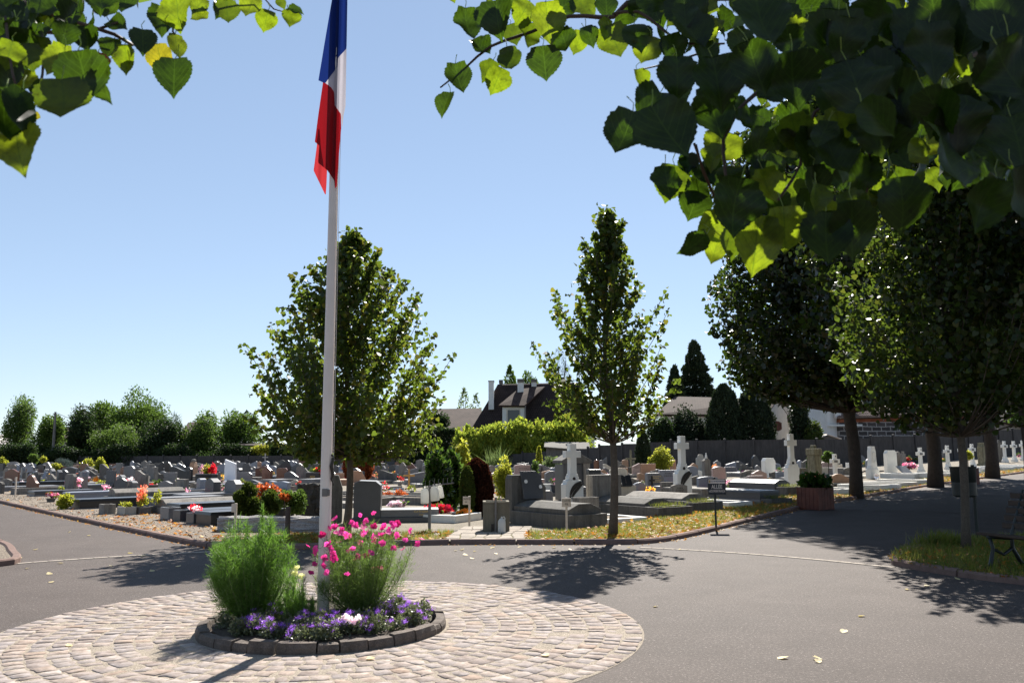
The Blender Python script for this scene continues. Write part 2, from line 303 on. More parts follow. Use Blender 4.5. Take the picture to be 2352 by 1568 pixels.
def m_cloth(name, c):
    m, t, b, o = nodes(name); b.inputs['Base Color'].default_value = (*c, 1); b.inputs['Roughness'].default_value = .6; b.inputs['Specular IOR Level'].default_value = .25
    tr = t.nodes.new('ShaderNodeBsdfTranslucent'); tr.inputs[0].default_value = (*mul(c, 1.1), 1); mx = t.nodes.new('ShaderNodeMixShader'); mx.inputs[0].default_value = .45
    w_ = t.nodes.new('ShaderNodeTexWave'); w_.inputs['Scale'].default_value = 160; t.links.new(t.nodes.new('ShaderNodeTexCoord').outputs['Object'], w_.inputs[0]); bump(t, w_.outputs[1], .1, .001, b)
    t.links.new(b.outputs[0], mx.inputs[1]); t.links.new(tr.outputs[0], mx.inputs[2]); t.links.new(mx.outputs[0], o.inputs[0]); return m

# ================================================================== GROUND
def sheet(name, xs, ys, dz, mat, **k):
    V = np.array([(x, y, T(x, y) + dz) for y in ys for x in xs]); nx = len(xs)
    Fc = np.array([(j * nx + i, j * nx + i + 1, (j + 1) * nx + i + 1, (j + 1) * nx + i) for j in range(len(ys) - 1) for i in range(nx - 1)])
    return polymesh(name, V, Fc, mat, kind='structure', **k)
xs = [-900, -300, -120, -60, -30] + list(range(-20, 90, 2)) + [100, 140, 300, 900]
ys = [-300, -60, -20, 0, 10, 16] + list(range(20, 110, 2)) + [120, 150, 220, 400, 900]
sheet('ground', xs, ys, -.02, EARTH)
# kerb line of the far side of the junction, read as ground points
KL = [G(*p) for p in [(0, 1155), (60, 1169), (140, 1187), (230, 1207), (320, 1226), (400, 1243), (450, 1253), (505, 1260), (620, 1262), (760, 1258), (960, 1252), (1100, 1250), (1250, 1250), (1400, 1250), (1465, 1249), (1530, 1243), (1600, 1229), (1660, 1214), (1750, 1191), (1840, 1169), (1950, 1148), (2100, 1122), (2220, 1104), (2352, 1086)]]
d0 = (KL[0] - KL[1]).normalized(); KL.insert(0, KL[0] + d0 * 30); d1 = (KL[-1] - KL[-2]).normalized(); KL.append(KL[-1] + d1 * 25)
for p in KL: p.z = 0
def smooth_line(pts, step=.35, z=True):
    out = []; n = len(pts)
    for i in range(n - 1):
        a, b, c, d = pts[max(i - 1, 0)], pts[i], pts[i + 1], pts[min(i + 2, n - 1)]; k = max(1, int((c - b).length / step))
        for j in range(k):
            t = j / k; out.append(.5 * ((2 * b) + (c - a) * t + (2 * a - 5 * b + 4 * c - d) * t * t + (3 * b - a - 3 * c + d) * t ** 3))
    out.append(pts[-1]); return out
KS = smooth_line(KL)
def normals2(L):
    N = []
    for i in range(len(L)):
        d = (L[min(i + 1, len(L) - 1)] - L[max(i - 1, 0)]); N.append(Vector((-d.y, d.x, 0)).normalized())
    return N
KN = normals2(KS)
# near junction and left road: one polygon; right road follows as a ribbon on the rising ground
near = [p for p in KS if p.x < 14]
poly = [(p.x, p.y) for p in near] + [(14, 10), (14, -15), (-45, -15), (-45, near[0].y)]
bm = bmesh.new(); vs = [bm.verts.new((x, y, -.002)) for x, y in poly]; f = bm.faces.new(vs); bmesh.ops.triangulate(bm, faces=[f]); me = bpy.data.meshes.new('road'); bm.to_mesh(me); bm.free(); me.materials.append(ASPH)
tag(link(bpy.data.objects.new('road', me)), kind='structure')
rib = [(p, n) for p, n in zip(KS, KN) if p.x > 8]; V = []; W_ = 16
for p, n in rib:
    for j in range(W_ + 1): q = p - n * (j * .7); V.append((q.x, q.y, T(q.x, q.y) + .003 - (.009 if j == W_ else 0)))
polymesh('cemetery_alley_road', np.array(V), np.array([(i * (W_ + 1) + j, i * (W_ + 1) + j + 1, (i + 1) * (W_ + 1) + j + 1, (i + 1) * (W_ + 1) + j) for i in range(len(rib) - 1) for j in range(W_)]), ASPH, kind='structure')
def kerb(line, name, w_=.14, h=.085, seg=1.0, **k):
    L = smooth_line(line, .16); N = normals2(L); V = []; Fa = []; acc = 0; s = 0; i = 0
    while i < len(L) - 1:
        j = i; acc = 0
        while j < len(L) - 1 and acc < seg: acc += (L[j + 1] - L[j]).length; j += 1
        k0 = len(V); m = j - i + 1; hh = h + random.uniform(-.006, .006)
        for q in range(i, j + 1):
            p, n = L[q], N[q]; e = (.012 if q == i else (-.012 if q == j else 0)); d = (L[min(q + 1, len(L) - 1)] - L[max(q - 1, 0)]).normalized() * e
            for a, b in ((0, -.02), (.004, hh * .7), (.03, hh), (w_ - .02, hh), (w_, hh - .02), (w_, -.02)): r_ = p + n * a + d; V.append((r_.x, r_.y, T(r_.x, r_.y) + b))
        for q in range(m - 1):
            for a in range(5): Fa.append((k0 + q * 6 + a, k0 + (q + 1) * 6 + a, k0 + (q + 1) * 6 + a + 1, k0 + q * 6 + a + 1))
        Fa += [tuple(k0 + a for a in range(6)), tuple(k0 + (m - 1) * 6 + a for a in range(5, -1, -1))]; i = j
    mb = MB(); mb.v = V; mb.f = Fa; mb.m = [0] * len(Fa); return mb.build(name, KERBM, kind='structure', **k)
kerb(KL, 'kerb')
# grass strip and gravel strip behind the kerb
def band(name, i0, i1, w0, w1, dz, mat, steps=3, a0=.13):
    V = []; n = 0
    for i in range(i0, i1):
        p, m = KS[i], KN[i]; u = (i - i0) / (i1 - i0 - 1); w_ = w0 + (w1 - w0) * u
        for j in range(steps + 1): q = p + m * (a0 + (w_ - a0) * j / steps); V.append((q.x, q.y, T(q.x, q.y) + dz * (1 if j < steps else -.5)))
        n += 1
    return polymesh(name, np.array(V), np.array([(i * (steps + 1) + j, i * (steps + 1) + j + 1, (i + 1) * (steps + 1) + j + 1, (i + 1) * (steps + 1) + j) for i in range(n - 1) for j in range(steps)]), mat, kind='structure')
iA = min(range(len(KS)), key=lambda i: abs(KS[i].x - G(505, 1260).x) + abs(KS[i].y - G(505, 1260).y))
band('gravel_path', 0, iA + 1, 4.0, 2.6, .045, GRAV)
TURF = stone('dry_turf', (.10, .085, .03), .95, .4, 3, .4, 40, .8, bd=.02)
band('turf', iA, len(KS), 2.0, 2.4, .05, TURF)
# paved crossing beside the water basin (irregular flags)
def grass_blades(name, pts, h=.07, mat=None):
    n = len(pts); d = rng.normal(size=(n, 3)) * .45; d[:, 2] = 1; up = rng.normal(size=(n, 3)); up[:, 2] *= .1
    return leaves(name, pts, h, mat or GRASSM, kind='blade', dirs=d, up=up, kind_='')
def _lv(*a, **k): k.pop('kind_', None); return a, k
_leaves = leaves
def leaves(*a, **k):
    k.pop('kind_', None); kd = k.pop('okind', None); o = _leaves(*a, **k)
    if kd: o['kind'] = kd
    return o
def strip_pts(n, i0, i1, a0, a1, dz=.05, pw=1.0, holes=None):
    out = []; L = i1 - i0
    while len(out) < n:
        u = rng.random() ** pw; i = i0 + int(u * (L - 1)); a = a0 + (a1 - a0) * rng.random(); p = KS[i] + KN[i] * a + (KS[min(i + 1, len(KS) - 1)] - KS[i]) * rng.random()
        if holes and holes(p): continue
        out.append((p.x, p.y, T(p.x, p.y) + dz))
    return np.array(out)
fl = [G(*p) for p in [(1010, 1249), (1065, 1214), (1222, 1214), (1205, 1249)]]
def infl(p): 
    x0 = fl[0].x + (fl[1].x - fl[0].x) * max(0, min(1, (p.y - fl[0].y) / (fl[1].y - fl[0].y))); x1 = fl[3].x + (fl[2].x - fl[3].x) * max(0, min(1, (p.y - fl[3].y) / (fl[2].y - fl[3].y))); return x0 < p.x < x1 and p.y < fl[1].y + .1
iB = min(range(len(KS)), key=lambda i: (KS[i] - Vector((34, 57, 0))).length)
iC = min(range(len(KS)), key=lambda i: (KS[i] - Vector((8.3, 24.5, 0))).length)
pts = np.concatenate([strip_pts(26000, iA, iC, .15, 2.0, .045, 1, infl), strip_pts(16000, iC, iB, .15, 2.3)])
grass_blades('grass', pts, .085)['kind'] = 'stuff'
gp = np.concatenate([strip_pts(3400, iA, iC, .1, 1.9, .075, 1, infl), strip_pts(8200, iC - 30, iB, .1, 2.2, .075), strip_pts(700, iA - 25, iA, .1, 2.4, .06), strip_pts(220, 0, iA - 20, .2, 2.4, .06)])
from mathutils import noise as mnoise
gp = np.array([q for q in gp if mnoise.noise(Vector((q[0] * 1.7, q[1] * 1.7, 0))) + .5 * mnoise.noise(Vector((q[0] * 5, q[1] * 5, 3))) > random.uniform(-.55, .25)])
n = len(gp); dd = rng.normal(size=(n, 3)); dd[:, 2] *= .25; uu = rng.normal(size=(n, 3)) * .5; uu[:, 2] = 1
leaves('leaf_litter', gp, .085, LITTER, kind='tuft', dirs=dd, up=uu, okind='stuff')
kp = strip_pts(900, max(0, iA - 60), iB, -.16, .0, .008); n = len(kp); dd = rng.normal(size=(n, 3)); dd[:, 2] *= .2; uu = rng.normal(size=(n, 3)) * .4; uu[:, 2] = 1
leaves('kerb_debris', kp, .045, LITTER, kind='tuft', dirs=dd, up=uu, okind='stuff')
# pebbles on the gravel path
pp = strip_pts(9000, max(0, iA - 75), iA, .14, 2.7, .05); n = len(pp); dd = rng.normal(size=(n, 3)); dd[:, 2] *= .2; uu = rng.normal(size=(n, 3)) * .6; uu[:, 2] = 1
PEB = leafy('pebbles', [(.1, .085, .07), (.2, .165, .13), (.3, .26, .22), (.45, .42, .38)], (.1, .1, .1), 0, .8, .2)
leaves('pebbles', pp, .03, PEB, kind='oval', dirs=dd, up=uu, okind='stuff')
def flag_field(name, quad, nx, ny, mat, dz=.05):
    A, B, C_, D_ = quad; mb = MB(); g = {}
    for j in range(ny + 1):
        for i in range(nx + 1):
            u, v = i / nx, j / ny; p = (A * (1 - u) + D_ * u) * (1 - v) + (B * (1 - u) + C_ * u) * v
            if 0 < i < nx: p = p + Vector((random.uniform(-.08, .08), random.uniform(-.05, .05), 0))
            g[i, j] = p
    for j in range(ny):
        for i in range(nx):
            c = [g[i, j], g[i + 1, j], g[i + 1, j + 1], g[i, j + 1]]; m = sum(c, Vector()) / 4; h = dz + random.uniform(0, .012)
            a = [m + (q - m) * .93 for q in c]; b = [m + (q - m) * .86 for q in c]
            mb.add([(q.x, q.y, 0) for q in a] + [(q.x, q.y, h - .01) for q in a] + [(q.x, q.y, h) for q in b], [(0, 1, 5, 4), (1, 2, 6, 5), (2, 3, 7, 6), (3, 0, 4, 7), (4, 5, 9, 8), (5, 6, 10, 9), (6, 7, 11, 10), (7, 4, 8, 11), (8, 9, 10, 11)])
    return mb.build(name, mat, kind='structure')
PAVS = stone('pale_paving_stone', (.30, .26, .22), .9, .25, 3, .3, 70, .5, .15)
for q in fl: q.z = 0
flag_field('basin_paving', fl, 6, 8, PAVS)
mb = MB(); mb.add([(fl[0].x, fl[0].y - .0, .052 - .012), (fl[3].x, fl[3].y, .04), (fl[2].x, fl[2].y, .04), (fl[1].x, fl[1].y, .04)], [(0, 1, 2, 3)]); mb.build('basin_paving_joints', EARTH, kind='structure')

# ---- cobbled circle
CC = Vector((-1.7535, 8.2984, 0)); R1, R0 = 2.917, 1.125
def m_cobble():
    m, t, b, o = nodes('sandstone_setts'); b.inputs['Roughness'].default_value = .9; b.inputs['Specular IOR Level'].default_value = .15; a = t.nodes.new('ShaderNodeAttribute'); a.attribute_name = 'rnd'
    c1 = ramp(t, a.outputs['Fac'], [(0, (.26, .215, .195)), (.25, (.315, .265, .24)), (.5, (.29, .255, .245)), (.75, (.35, .30, .27)), (.9, (.33, .25, .20)), (1, (.40, .355, .33))])
    c2 = ramp(t, noise(t, 14, 6, .7), [(.3, (.55, .5, .45)), (.6, (1, 1, 1)), (.8, (1.15, 1.1, 1.05))]); t.links.new(mixc(t, 1.0, c1, c2, 'MULTIPLY'), b.inputs['Base Color'])
    bump(t, noise(t, 25, 6, .7), .55, .012, b); return m
COB = m_cobble(); JOINT = stone('sandy_joints', (.265, .225, .18), .95, .3, 8, .6, 110, .8, .1, bd=.008)
V = []; Fc = []; rn = []; r = R0 + .015; nr = 11; dr = (R1 - R0 - .02) / nr
for k in range(nr):
    ra = R0 + .02 + k * dr; rb = ra + dr; th = random.random(); circ = 2 * math.pi * (ra + rb) / 2; ns = int(circ / .145); cuts = []; t0 = th
    wts = [random.uniform(.75, 1.3) for _ in range(ns)]; sw = sum(wts)
    for q in range(ns):
        a0 = t0; a1 = t0 + wts[q] / sw * 2 * math.pi; t0 = a1; gap = .006 + random.random() * .007; ga = gap / ra
        if random.random() < .02: continue
        z = random.gauss(.008, .002); tx, ty = random.gauss(0, .016), random.gauss(0, .016); base = len(V)
        ring = []
        for (aa, rr) in ((a0 + ga, ra + gap), ((a0 + a1) / 2, ra + gap * .6), (a1 - ga, ra + gap), (a1 - ga, (ra + rb) / 2), (a1 - ga, rb - gap), ((a0 + a1) / 2, rb - gap * .6), (a0 + ga, rb - gap), (a0 + ga, (ra + rb) / 2)):
            aa += random.gauss(0, .011) / ra; rr += random.gauss(0, .009); ring.append((rr * math.cos(aa), rr * math.sin(aa)))
        cx = sum(p[0] for p in ring) / 8; cy = sum(p[1] for p in ring) / 8
        for s_, zz in ((1, -.02), (.975, z - .004), (.92, z), ): 
            V += [(CC.x + cx + (p[0] - cx) * s_, CC.y + cy + (p[1] - cy) * s_, zz + ((p[0] - cx) * tx + (p[1] - cy) * ty) * (1 if zz > 0 else 0)) for p in ring]
        V.append((CC.x + cx, CC.y + cy, z + .002)); v_ = random.random()
        for l in range(2):
            for e in range(8): Fc.append((base + l * 8 + e, base + l * 8 + (e + 1) % 8, base + l * 8 + 8 + (e + 1) % 8, base + l * 8 + 8 + e)); rn.append(v_)
        for e in range(0, 8, 2): Fc.append((base + 16 + e, base + 16 + e + 1, base + 16 + (e + 2) % 8, base + 24)); rn.append(v_)
polymesh('cobbled_circle', np.array(V), np.array(Fc), COB, rnd=rn, smooth=False, kind='structure')
mb = MB(); mb.lathe([(R1 + .015, .0005), (R1 - .02, .004), (R0 - .1, .006)], 96, Matrix.Translation(CC), cap=False); mb.build('cobble_joints', JOINT, kind='structure')
# ---- flush line of small setts around the junction
C3 = Vector((-1.4872, 8.1785, 0)); R3 = 7.78
def arcline(px0, px1, name):
    g0, g1 = G(*px0), G(*px1); a0 = math.atan2(g0.y - C3.y, g0.x - C3.x); a1 = math.atan2(g1.y - C3.y, g1.x - C3.x); r0 = math.hypot(g0.x - C3.x, g0.y - C3.y); r1 = math.hypot(g1.x - C3.x, g1.y - C3.y); mb = MB(); n = int(abs(a1 - a0) * R3 / .2)
    for i in range(n):
        u0, u1 = i / n + .03 / n, (i + .97) / n; q = []
        for u, rr in ((u0, -.055), (u1, -.055), (u1, .055), (u0, .055)):
            a = a0 + (a1 - a0) * u; r_ = r0 + (r1 - r0) * u + rr + random.uniform(-.006, .006); q.append((C3.x + r_ * math.cos(a), C3.y + r_ * math.sin(a)))
        mb.add([(x, y, -.01) for x, y in q] + [(x, y, .006) for x, y in q], [(4, 5, 6, 7), (0, 1, 5, 4), (1, 2, 6, 5), (2, 3, 7, 6), (3, 0, 4, 7)])
    mb.build(name, PAVS, kind='structure')
arcline((0, 1297), (500, 1266), 'pale_edge_line'); arcline((1470, 1257), (2053, 1303), 'pale_edge_line')
# ---- lawn island with the bench on the right, gravel corner on the left
def island(pts, name, ground, dz=.06):
    L = [G(*p) for p in pts]
    for p in L: p.z = 0
    kerb(L, 'kerb', seg=1.2, h=.09)
    S = smooth_line(L, .25); bm = bmesh.new(); Nn = normals2(S); f = bm.faces.new([bm.verts.new((p.x + n.x * .08, p.y + n.y * .08, dz)) for p, n in zip(S, Nn)]); bmesh.ops.triangulate(bm, faces=[f]); me = bpy.data.meshes.new(name); bm.to_mesh(me); bm.free(); me.materials.append(ground)
    return tag(link(bpy.data.objects.new(name, me)), kind='structure'), S
isl, IS = island([(2700, 1240), (2450, 1236), (2300, 1240), (2180, 1250), (2110, 1261), (2066, 1275), (2048, 1288), (2052, 1298), (2080, 1304), (2150, 1316), (2250, 1331), (2352, 1343), (2480, 1362), (2700, 1400)], 'bench_lawn', TURF)
island([(-220, 1240), (-60, 1242), (0, 1257), (15, 1275), (24, 1288), (12, 1296), (-40, 1302), (-220, 1330)], 'gravel_corner', GRAV)
from mathutils.geometry import intersect_point_tri_2d
def in_poly(x, y, S):
    c = False; j = len(S) - 1
    for i in range(len(S)):
        if (S[i].y > y) != (S[j].y > y) and x < (S[j].x - S[i].x) * (y - S[i].y) / (S[j].y - S[i].y) + S[i].x: c = not c
        j = i
    return c
def poly_pts(n, S, dz, pad=0):
    x0, x1 = min(p.x for p in S), max(p.x for p in S); y0, y1 = min(p.y for p in S), max(p.y for p in S); out = []
    while len(out) < n:
        x, y = rng.uniform(x0, x1), rng.uniform(y0, y1)
        if in_poly(x, y, S): out.append((x, y, dz))
    return np.array(out)
b = poly_pts(15000, IS, .06); grass_blades('grass', b, .11)['kind'] = 'stuff'
g = G(2200, 1262); tall = rng.normal(size=(420, 3)) * [.22, .13, 0] + [g.x - .15, g.y + .05, .06]
grass_blades('grass', tall, .24)['kind'] = 'stuff'
c = poly_pts(1500, IS, .085); c = c[c[:, 1] < c[:, 1].max() - .5]; n = len(c); dd = rng.normal(size=(n, 3)); dd[:, 2] *= .25; uu = rng.normal(size=(n, 3)) * .5; uu[:, 2] = 1
leaves('leaf_litter', c, .075, LITTER, kind='tuft', dirs=dd, up=uu, okind='stuff')
# ---- single fallen leaves on the asphalt and cobbles
spots = [(83, 1262), (140, 1293), (300, 1270), (328, 1277), (62, 1305), (118, 1337), (348, 1371 - 60), (411, 1300), (255, 1300), (160, 1222), (205, 1230), (340, 1222), (350, 1223), (115, 1318), (45, 1282), (480, 1262), (700, 1268), (1045, 1265), (1060, 1263), (1130, 1258), (1193, 1256), (1272, 1258), (1310, 1262), (1445, 1257), (1090, 1266), (1070, 1275), (1085, 1283), (1140, 1272), (1505, 1393), (2082, 1354), (1977, 1415), (1937, 1451), (1800, 1511), (1880, 1513), (2130, 1345), (1255, 1508), (853, 1516), (157, 1485), (1560, 1262), (1655, 1217), (1780, 1195), (1990, 1160), (2200, 1330), (900, 1262), (1880, 1520)]
mm = tmpl('heart'); th = np.linspace(0, 1, 2)
me = bpy.data.meshes.new('fallen_leaf'); me.from_pydata([(x, z + .5, (.25 * abs(x) + .35 * (z + .5) ** 2) * (1 if x >= 0 else .5)) for x, y, z in mm] + [(0, .1, .0)], [], [(i, (i + 1) % 10, 10) for i in range(10)]); me.materials.append(PALEF)
a = me.attributes.new('rnd', 'FLOAT', 'FACE'); a.data.foreach_set('value', [.4] * 10)
proto = None
for i, s in enumerate(spots):
    g = G(*s); o = bpy.data.objects.new('fallen_leaf', me) if i == 0 else proto.copy(); link(o); proto = proto or o
    k = random.uniform(.055, .085); o.scale = (k, k, k * random.uniform(.2, 1.1)); o.location = (g.x, g.y, g.z + .006 + (.012 if (Vector((g.x, g.y, 0)) - CC).length < R1 else 0)); o.rotation_euler = (random.uniform(-.3, .3), random.uniform(-.3, .3), random.uniform(0, 6.28))
    tag(o, 'small dry yellowish leaf lying on the paved ground of the junction', 'fallen leaf', 'dry leaves scattered on the paving')
# ================================================================== TREES
def tree(name, base, prof, nb, per, lsize, mat, label, trunk=(.09, .05), first=1.7, bark=None, lean=(0, 0), rise=1.0, group=None, fill=0, knob=False, sway=.06, up_leaf=None, azr=None, reach=(.72, 1.06), sp_=1.0, curve=-.35):
    """prof: [(height, radius)...] envelope of the crown"""
    o = empty(name, base, label=label, cat='tree', group=group); H = prof[-1][0]; hs = [p[0] for p in prof]; rs = [p[1] for p in prof]
    tp = lambda z: Vector((lean[0] * z + sway * math.sin(z * 1.3), lean[1] * z + sway * .7 * math.sin(z * 1.7 + 1), z))
    mb = MB(); k = 14; zs = [H * .93 * i / k for i in range(k + 1)]
    rad = [max(.008, trunk[0] + (trunk[1] - trunk[0]) * min(1, z / first) if z < first else trunk[1] * (1 - (z - first) / (H - first)) ** .8) for z in zs]; rad[0] *= 1.2
    mb.tube([tp(z) for z in zs], rad, 10)
    if knob: mb.lathe([(trunk[1] * .9, first - .5), (trunk[1] * 1.35, first - .1), (trunk[1] * 1.5, first + .2), (trunk[1] * .8, first + .7)], 12, Matrix.Translation((lean[0] * first, lean[1] * first, 0)))
    mb.build('trunk', bark or BARK, o, smooth=True)
    lm = MB(); C = []
    for i in range(nb):
        zt = hs[0] + (H - hs[0]) * (i + random.random()) / nb; r = np.interp(zt, hs, rs) * random.uniform(*reach); a = i * 2.399 + random.uniform(-.5, .5) if azr is None else random.uniform(*azr)
        tip = tp(min(zt, H)) + Vector((math.cos(a) * r, math.sin(a) * r, 0)); z0 = max(first * .9, zt - r * rise - random.uniform(.1, .6)); st = tp(min(z0, H * .9))
        mid = st.lerp(tip, .5) + Vector((math.cos(a), math.sin(a), curve)) * (.12 * r); pts = [st * (1 - t) ** 2 + mid * 2 * t * (1 - t) + tip * t * t for t in (0, .2, .4, .6, .8, 1)]
        lm.tube(pts, [trunk[1] * .32, trunk[1] * .24, trunk[1] * .17, trunk[1] * .1, .007, .003], 4)
        t = .22 + .8 * rng.random(per) ** .8; t = np.minimum(t, 1.0)
        S, M_, E_ = np.array(st), np.array(mid), np.array(tip); pc = ((1 - t) ** 2)[:, None] * S + (2 * t * (1 - t))[:, None] * M_ + (t * t)[:, None] * E_
        C.append(pc + rng.normal(size=(per, 3)) * ((.045 + .07 * r * (1.15 - t)) * sp_)[:, None])
    lm.build('limbs', bark or BARK, o)
    if fill:
        z = rng.uniform(hs[0], H, fill); rr = np.interp(z, hs, rs) * np.sqrt(rng.random(fill)) * .93; a = rng.random(fill) * 6.283; cl = np.sin(a * 5 + z * 1.7) * .08 + 1
        C.append(np.stack([rr * cl * np.cos(a) + lean[0] * z, rr * cl * np.sin(a) + lean[1] * z, z + rng.normal(size=fill) * .1], 1))
    C = np.concatenate(C); C = C[C[:, 2] > hs[0] + .15 - .55 * trunk[1] ** .25 * rng.random(len(C)) ** 2 - .25 * np.sin(np.arctan2(C[:, 1], C[:, 0]) * 5)]
    leaves('crown', C, lsize, mat, o, kind='heart' if lsize > .05 else 'diamond', droop=.7)
    return o
m = F_PX
def profpx(cx, Y, rows):       # rows (picture y, half width px) -> (height, radius)
    return sorted([(P(cx, y, Y).z, hw / m * Y) for y, hw in rows])
g = G(795, 1224)
dense = tree('lime_tree', g, profpx(790, g.y, [(1052, 110), (1020, 185), (950, 225), (880, 228), (800, 206), (720, 178), (660, 142), (610, 92), (570, 42), (535, 8)]), 190, 72, .092, LIMEM, 'dense round young lime tree with dark leaves behind the flagpole', trunk=(.085, .06), first=1.75, bark=BARKL, fill=3000, reach=(.58, 1.18), sp_=.78, curve=-1.8)
g = G(1408, 1236)
tree('lime_tree', g, [(z, r) for z, r in profpx(1403, g.y, [(985, 40), (950, 105), (900, 125), (820, 145), (760, 148), (690, 120), (640, 88), (590, 60), (540, 46), (500, 34), (478, 8)])], 135, 60, .082, LIMEM, 'slender young lime tree with open pointed crown between the white cross and the stone-slab tombs', trunk=(.085, .058), first=1.95, bark=BARKL, lean=(-.006, 0), fill=350, reach=(.42, 1.3), sp_=.75, curve=-1.7)
g1 = G(1968, 1144)
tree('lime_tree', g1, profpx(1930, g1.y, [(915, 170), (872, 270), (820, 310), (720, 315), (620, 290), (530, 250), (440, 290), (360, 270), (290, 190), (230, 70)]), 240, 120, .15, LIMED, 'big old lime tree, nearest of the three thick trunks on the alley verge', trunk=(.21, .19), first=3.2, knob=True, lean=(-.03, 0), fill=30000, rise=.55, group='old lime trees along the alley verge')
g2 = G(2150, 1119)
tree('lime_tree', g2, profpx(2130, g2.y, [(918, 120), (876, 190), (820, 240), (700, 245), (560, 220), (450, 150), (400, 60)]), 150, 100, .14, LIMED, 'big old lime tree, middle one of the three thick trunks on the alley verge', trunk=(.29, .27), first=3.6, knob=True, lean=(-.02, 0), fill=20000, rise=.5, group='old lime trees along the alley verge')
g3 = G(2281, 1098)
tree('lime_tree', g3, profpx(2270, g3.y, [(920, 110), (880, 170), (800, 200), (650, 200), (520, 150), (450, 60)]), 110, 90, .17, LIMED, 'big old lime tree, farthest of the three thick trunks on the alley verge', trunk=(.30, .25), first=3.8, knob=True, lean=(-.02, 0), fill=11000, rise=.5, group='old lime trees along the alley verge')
# thin-trunked tree on the bench lawn
g4 = G(2222, 1270)
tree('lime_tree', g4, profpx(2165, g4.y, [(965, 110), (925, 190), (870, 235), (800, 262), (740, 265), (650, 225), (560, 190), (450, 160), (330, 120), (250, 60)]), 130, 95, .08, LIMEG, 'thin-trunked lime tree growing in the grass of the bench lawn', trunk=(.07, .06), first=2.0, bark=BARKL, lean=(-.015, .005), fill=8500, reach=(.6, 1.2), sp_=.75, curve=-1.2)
# old tree just out of frame on the right whose crown closes the top right corner and shades the alley and the bench
g5 = Vector((11.9, 20.0, 0))
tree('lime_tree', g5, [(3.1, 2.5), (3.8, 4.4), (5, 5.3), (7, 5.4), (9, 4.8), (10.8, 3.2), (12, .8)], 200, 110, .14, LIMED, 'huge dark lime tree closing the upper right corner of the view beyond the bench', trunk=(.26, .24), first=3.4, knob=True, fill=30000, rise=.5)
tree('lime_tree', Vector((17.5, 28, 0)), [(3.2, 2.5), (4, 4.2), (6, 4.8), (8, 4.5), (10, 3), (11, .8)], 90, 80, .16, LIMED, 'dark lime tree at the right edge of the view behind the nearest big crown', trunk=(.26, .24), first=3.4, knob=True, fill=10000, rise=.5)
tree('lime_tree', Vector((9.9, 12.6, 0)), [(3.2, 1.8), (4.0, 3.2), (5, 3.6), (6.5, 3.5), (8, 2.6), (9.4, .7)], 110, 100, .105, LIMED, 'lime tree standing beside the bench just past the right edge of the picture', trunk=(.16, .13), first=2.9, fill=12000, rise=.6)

# ---- overhanging branches close to the camera
def nearleaf_mat():
    m, t, b, o = nodes('near_lime_leaf'); b.inputs['Roughness'].default_value = .42; b.inputs['Specular IOR Level'].default_value = .4
    a = t.nodes.new('ShaderNodeAttribute'); a.attribute_name = 'rnd'
    uv = t.nodes.new('ShaderNodeUVMap'); sx = t.nodes.new('ShaderNodeSeparateXYZ'); t.links.new(uv.outputs[0], sx.inputs[0])
    # veins: |v*0.9 - k| pattern slanting out from the midrib
    ab = t.nodes.new('ShaderNodeMath'); ab.operation = 'ABSOLUTE'; t.links.new(sx.outputs[0], ab.inputs[0])
    s1 = t.nodes.new('ShaderNodeMath'); s1.operation = 'MULTIPLY_ADD'; t.links.new(ab.outputs[0], s1.inputs[0]); s1.inputs[1].default_value = 1.0; t.links.new(sx.outputs[1], s1.inputs[2])
    s2 = t.nodes.new('ShaderNodeMath'); s2.operation = 'MULTIPLY'; t.links.new(s1.outputs[0], s2.inputs[0]); s2.inputs[1].default_value = 6.5
    s3 = t.nodes.new('ShaderNodeMath'); s3.operation = 'FRACT'; t.links.new(s2.outputs[0], s3.inputs[0])
    s4 = t.nodes.new('ShaderNodeMath'); s4.operation = 'LESS_THAN'; t.links.new(s3.outputs[0], s4.inputs[0]); s4.inputs[1].default_value = .09
    s5 = t.nodes.new('ShaderNodeMath'); s5.operation = 'LESS_THAN'; t.links.new(ab.outputs[0], s5.inputs[0]); s5.inputs[1].default_value = .012
    s6 = t.nodes.new('ShaderNodeMath'); s6.operation = 'MAXIMUM'; t.links.new(s4.outputs[0], s6.inputs[0]); t.links.new(s5.outputs[0], s6.inputs[1])
    c = ramp(t, a.outputs['Fac'], [(0, (.006, .014, .003)), (.6, (.012, .025, .005)), (.92, (.03, .045, .006)), (.97, (.07, .06, .008)), (1, (.12, .03, .009))])
    c = mixc(t, mixc(t, .4, (0, 0, 0), s6.outputs[0]), c, (.02, .03, .008)); t.links.new(c, b.inputs['Base Color'])
    tc = ramp(t, a.outputs['Fac'], [(0, (.035, .075, .003)), (.6, (.05, .095, .004)), (.80, (.24, .34, .010)), (.92, (.36, .46, .016)), (.97, (.40, .34, .015)), (1, (.4, .1, .02))])  # middle stops paint sunlight through a leaf, low ones shade; last are yellowed
    sp = ramp(t, noise(t, 48, 5, .75), [(.30, (.25, .18, .1)), (.38, (.6, .6, .6)), (.6, (1, 1, 1))]); tc = mixc(t, 1, tc, sp, 'MULTIPLY'); tc = mixc(t, mixc(t, .55, (0, 0, 0), s6.outputs[0]), tc, (.08, .16, .01))
    tr = t.nodes.new('ShaderNodeBsdfTranslucent'); t.links.new(tc, tr.inputs[0]); mx = t.nodes.new('ShaderNodeMixShader'); mx.inputs[0].default_value = .5
    t.links.new(b.outputs[0], mx.inputs[1]); t.links.new(tr.outputs[0], mx.inputs[2]); t.links.new(mx.outputs[0], o.inputs[0]); return m
NEARL = nearleaf_mat()
_h = []
for i in range(-3, 29):           # half outlines of a lime leaf: heart base, fine teeth, drawn-out tip
    pass
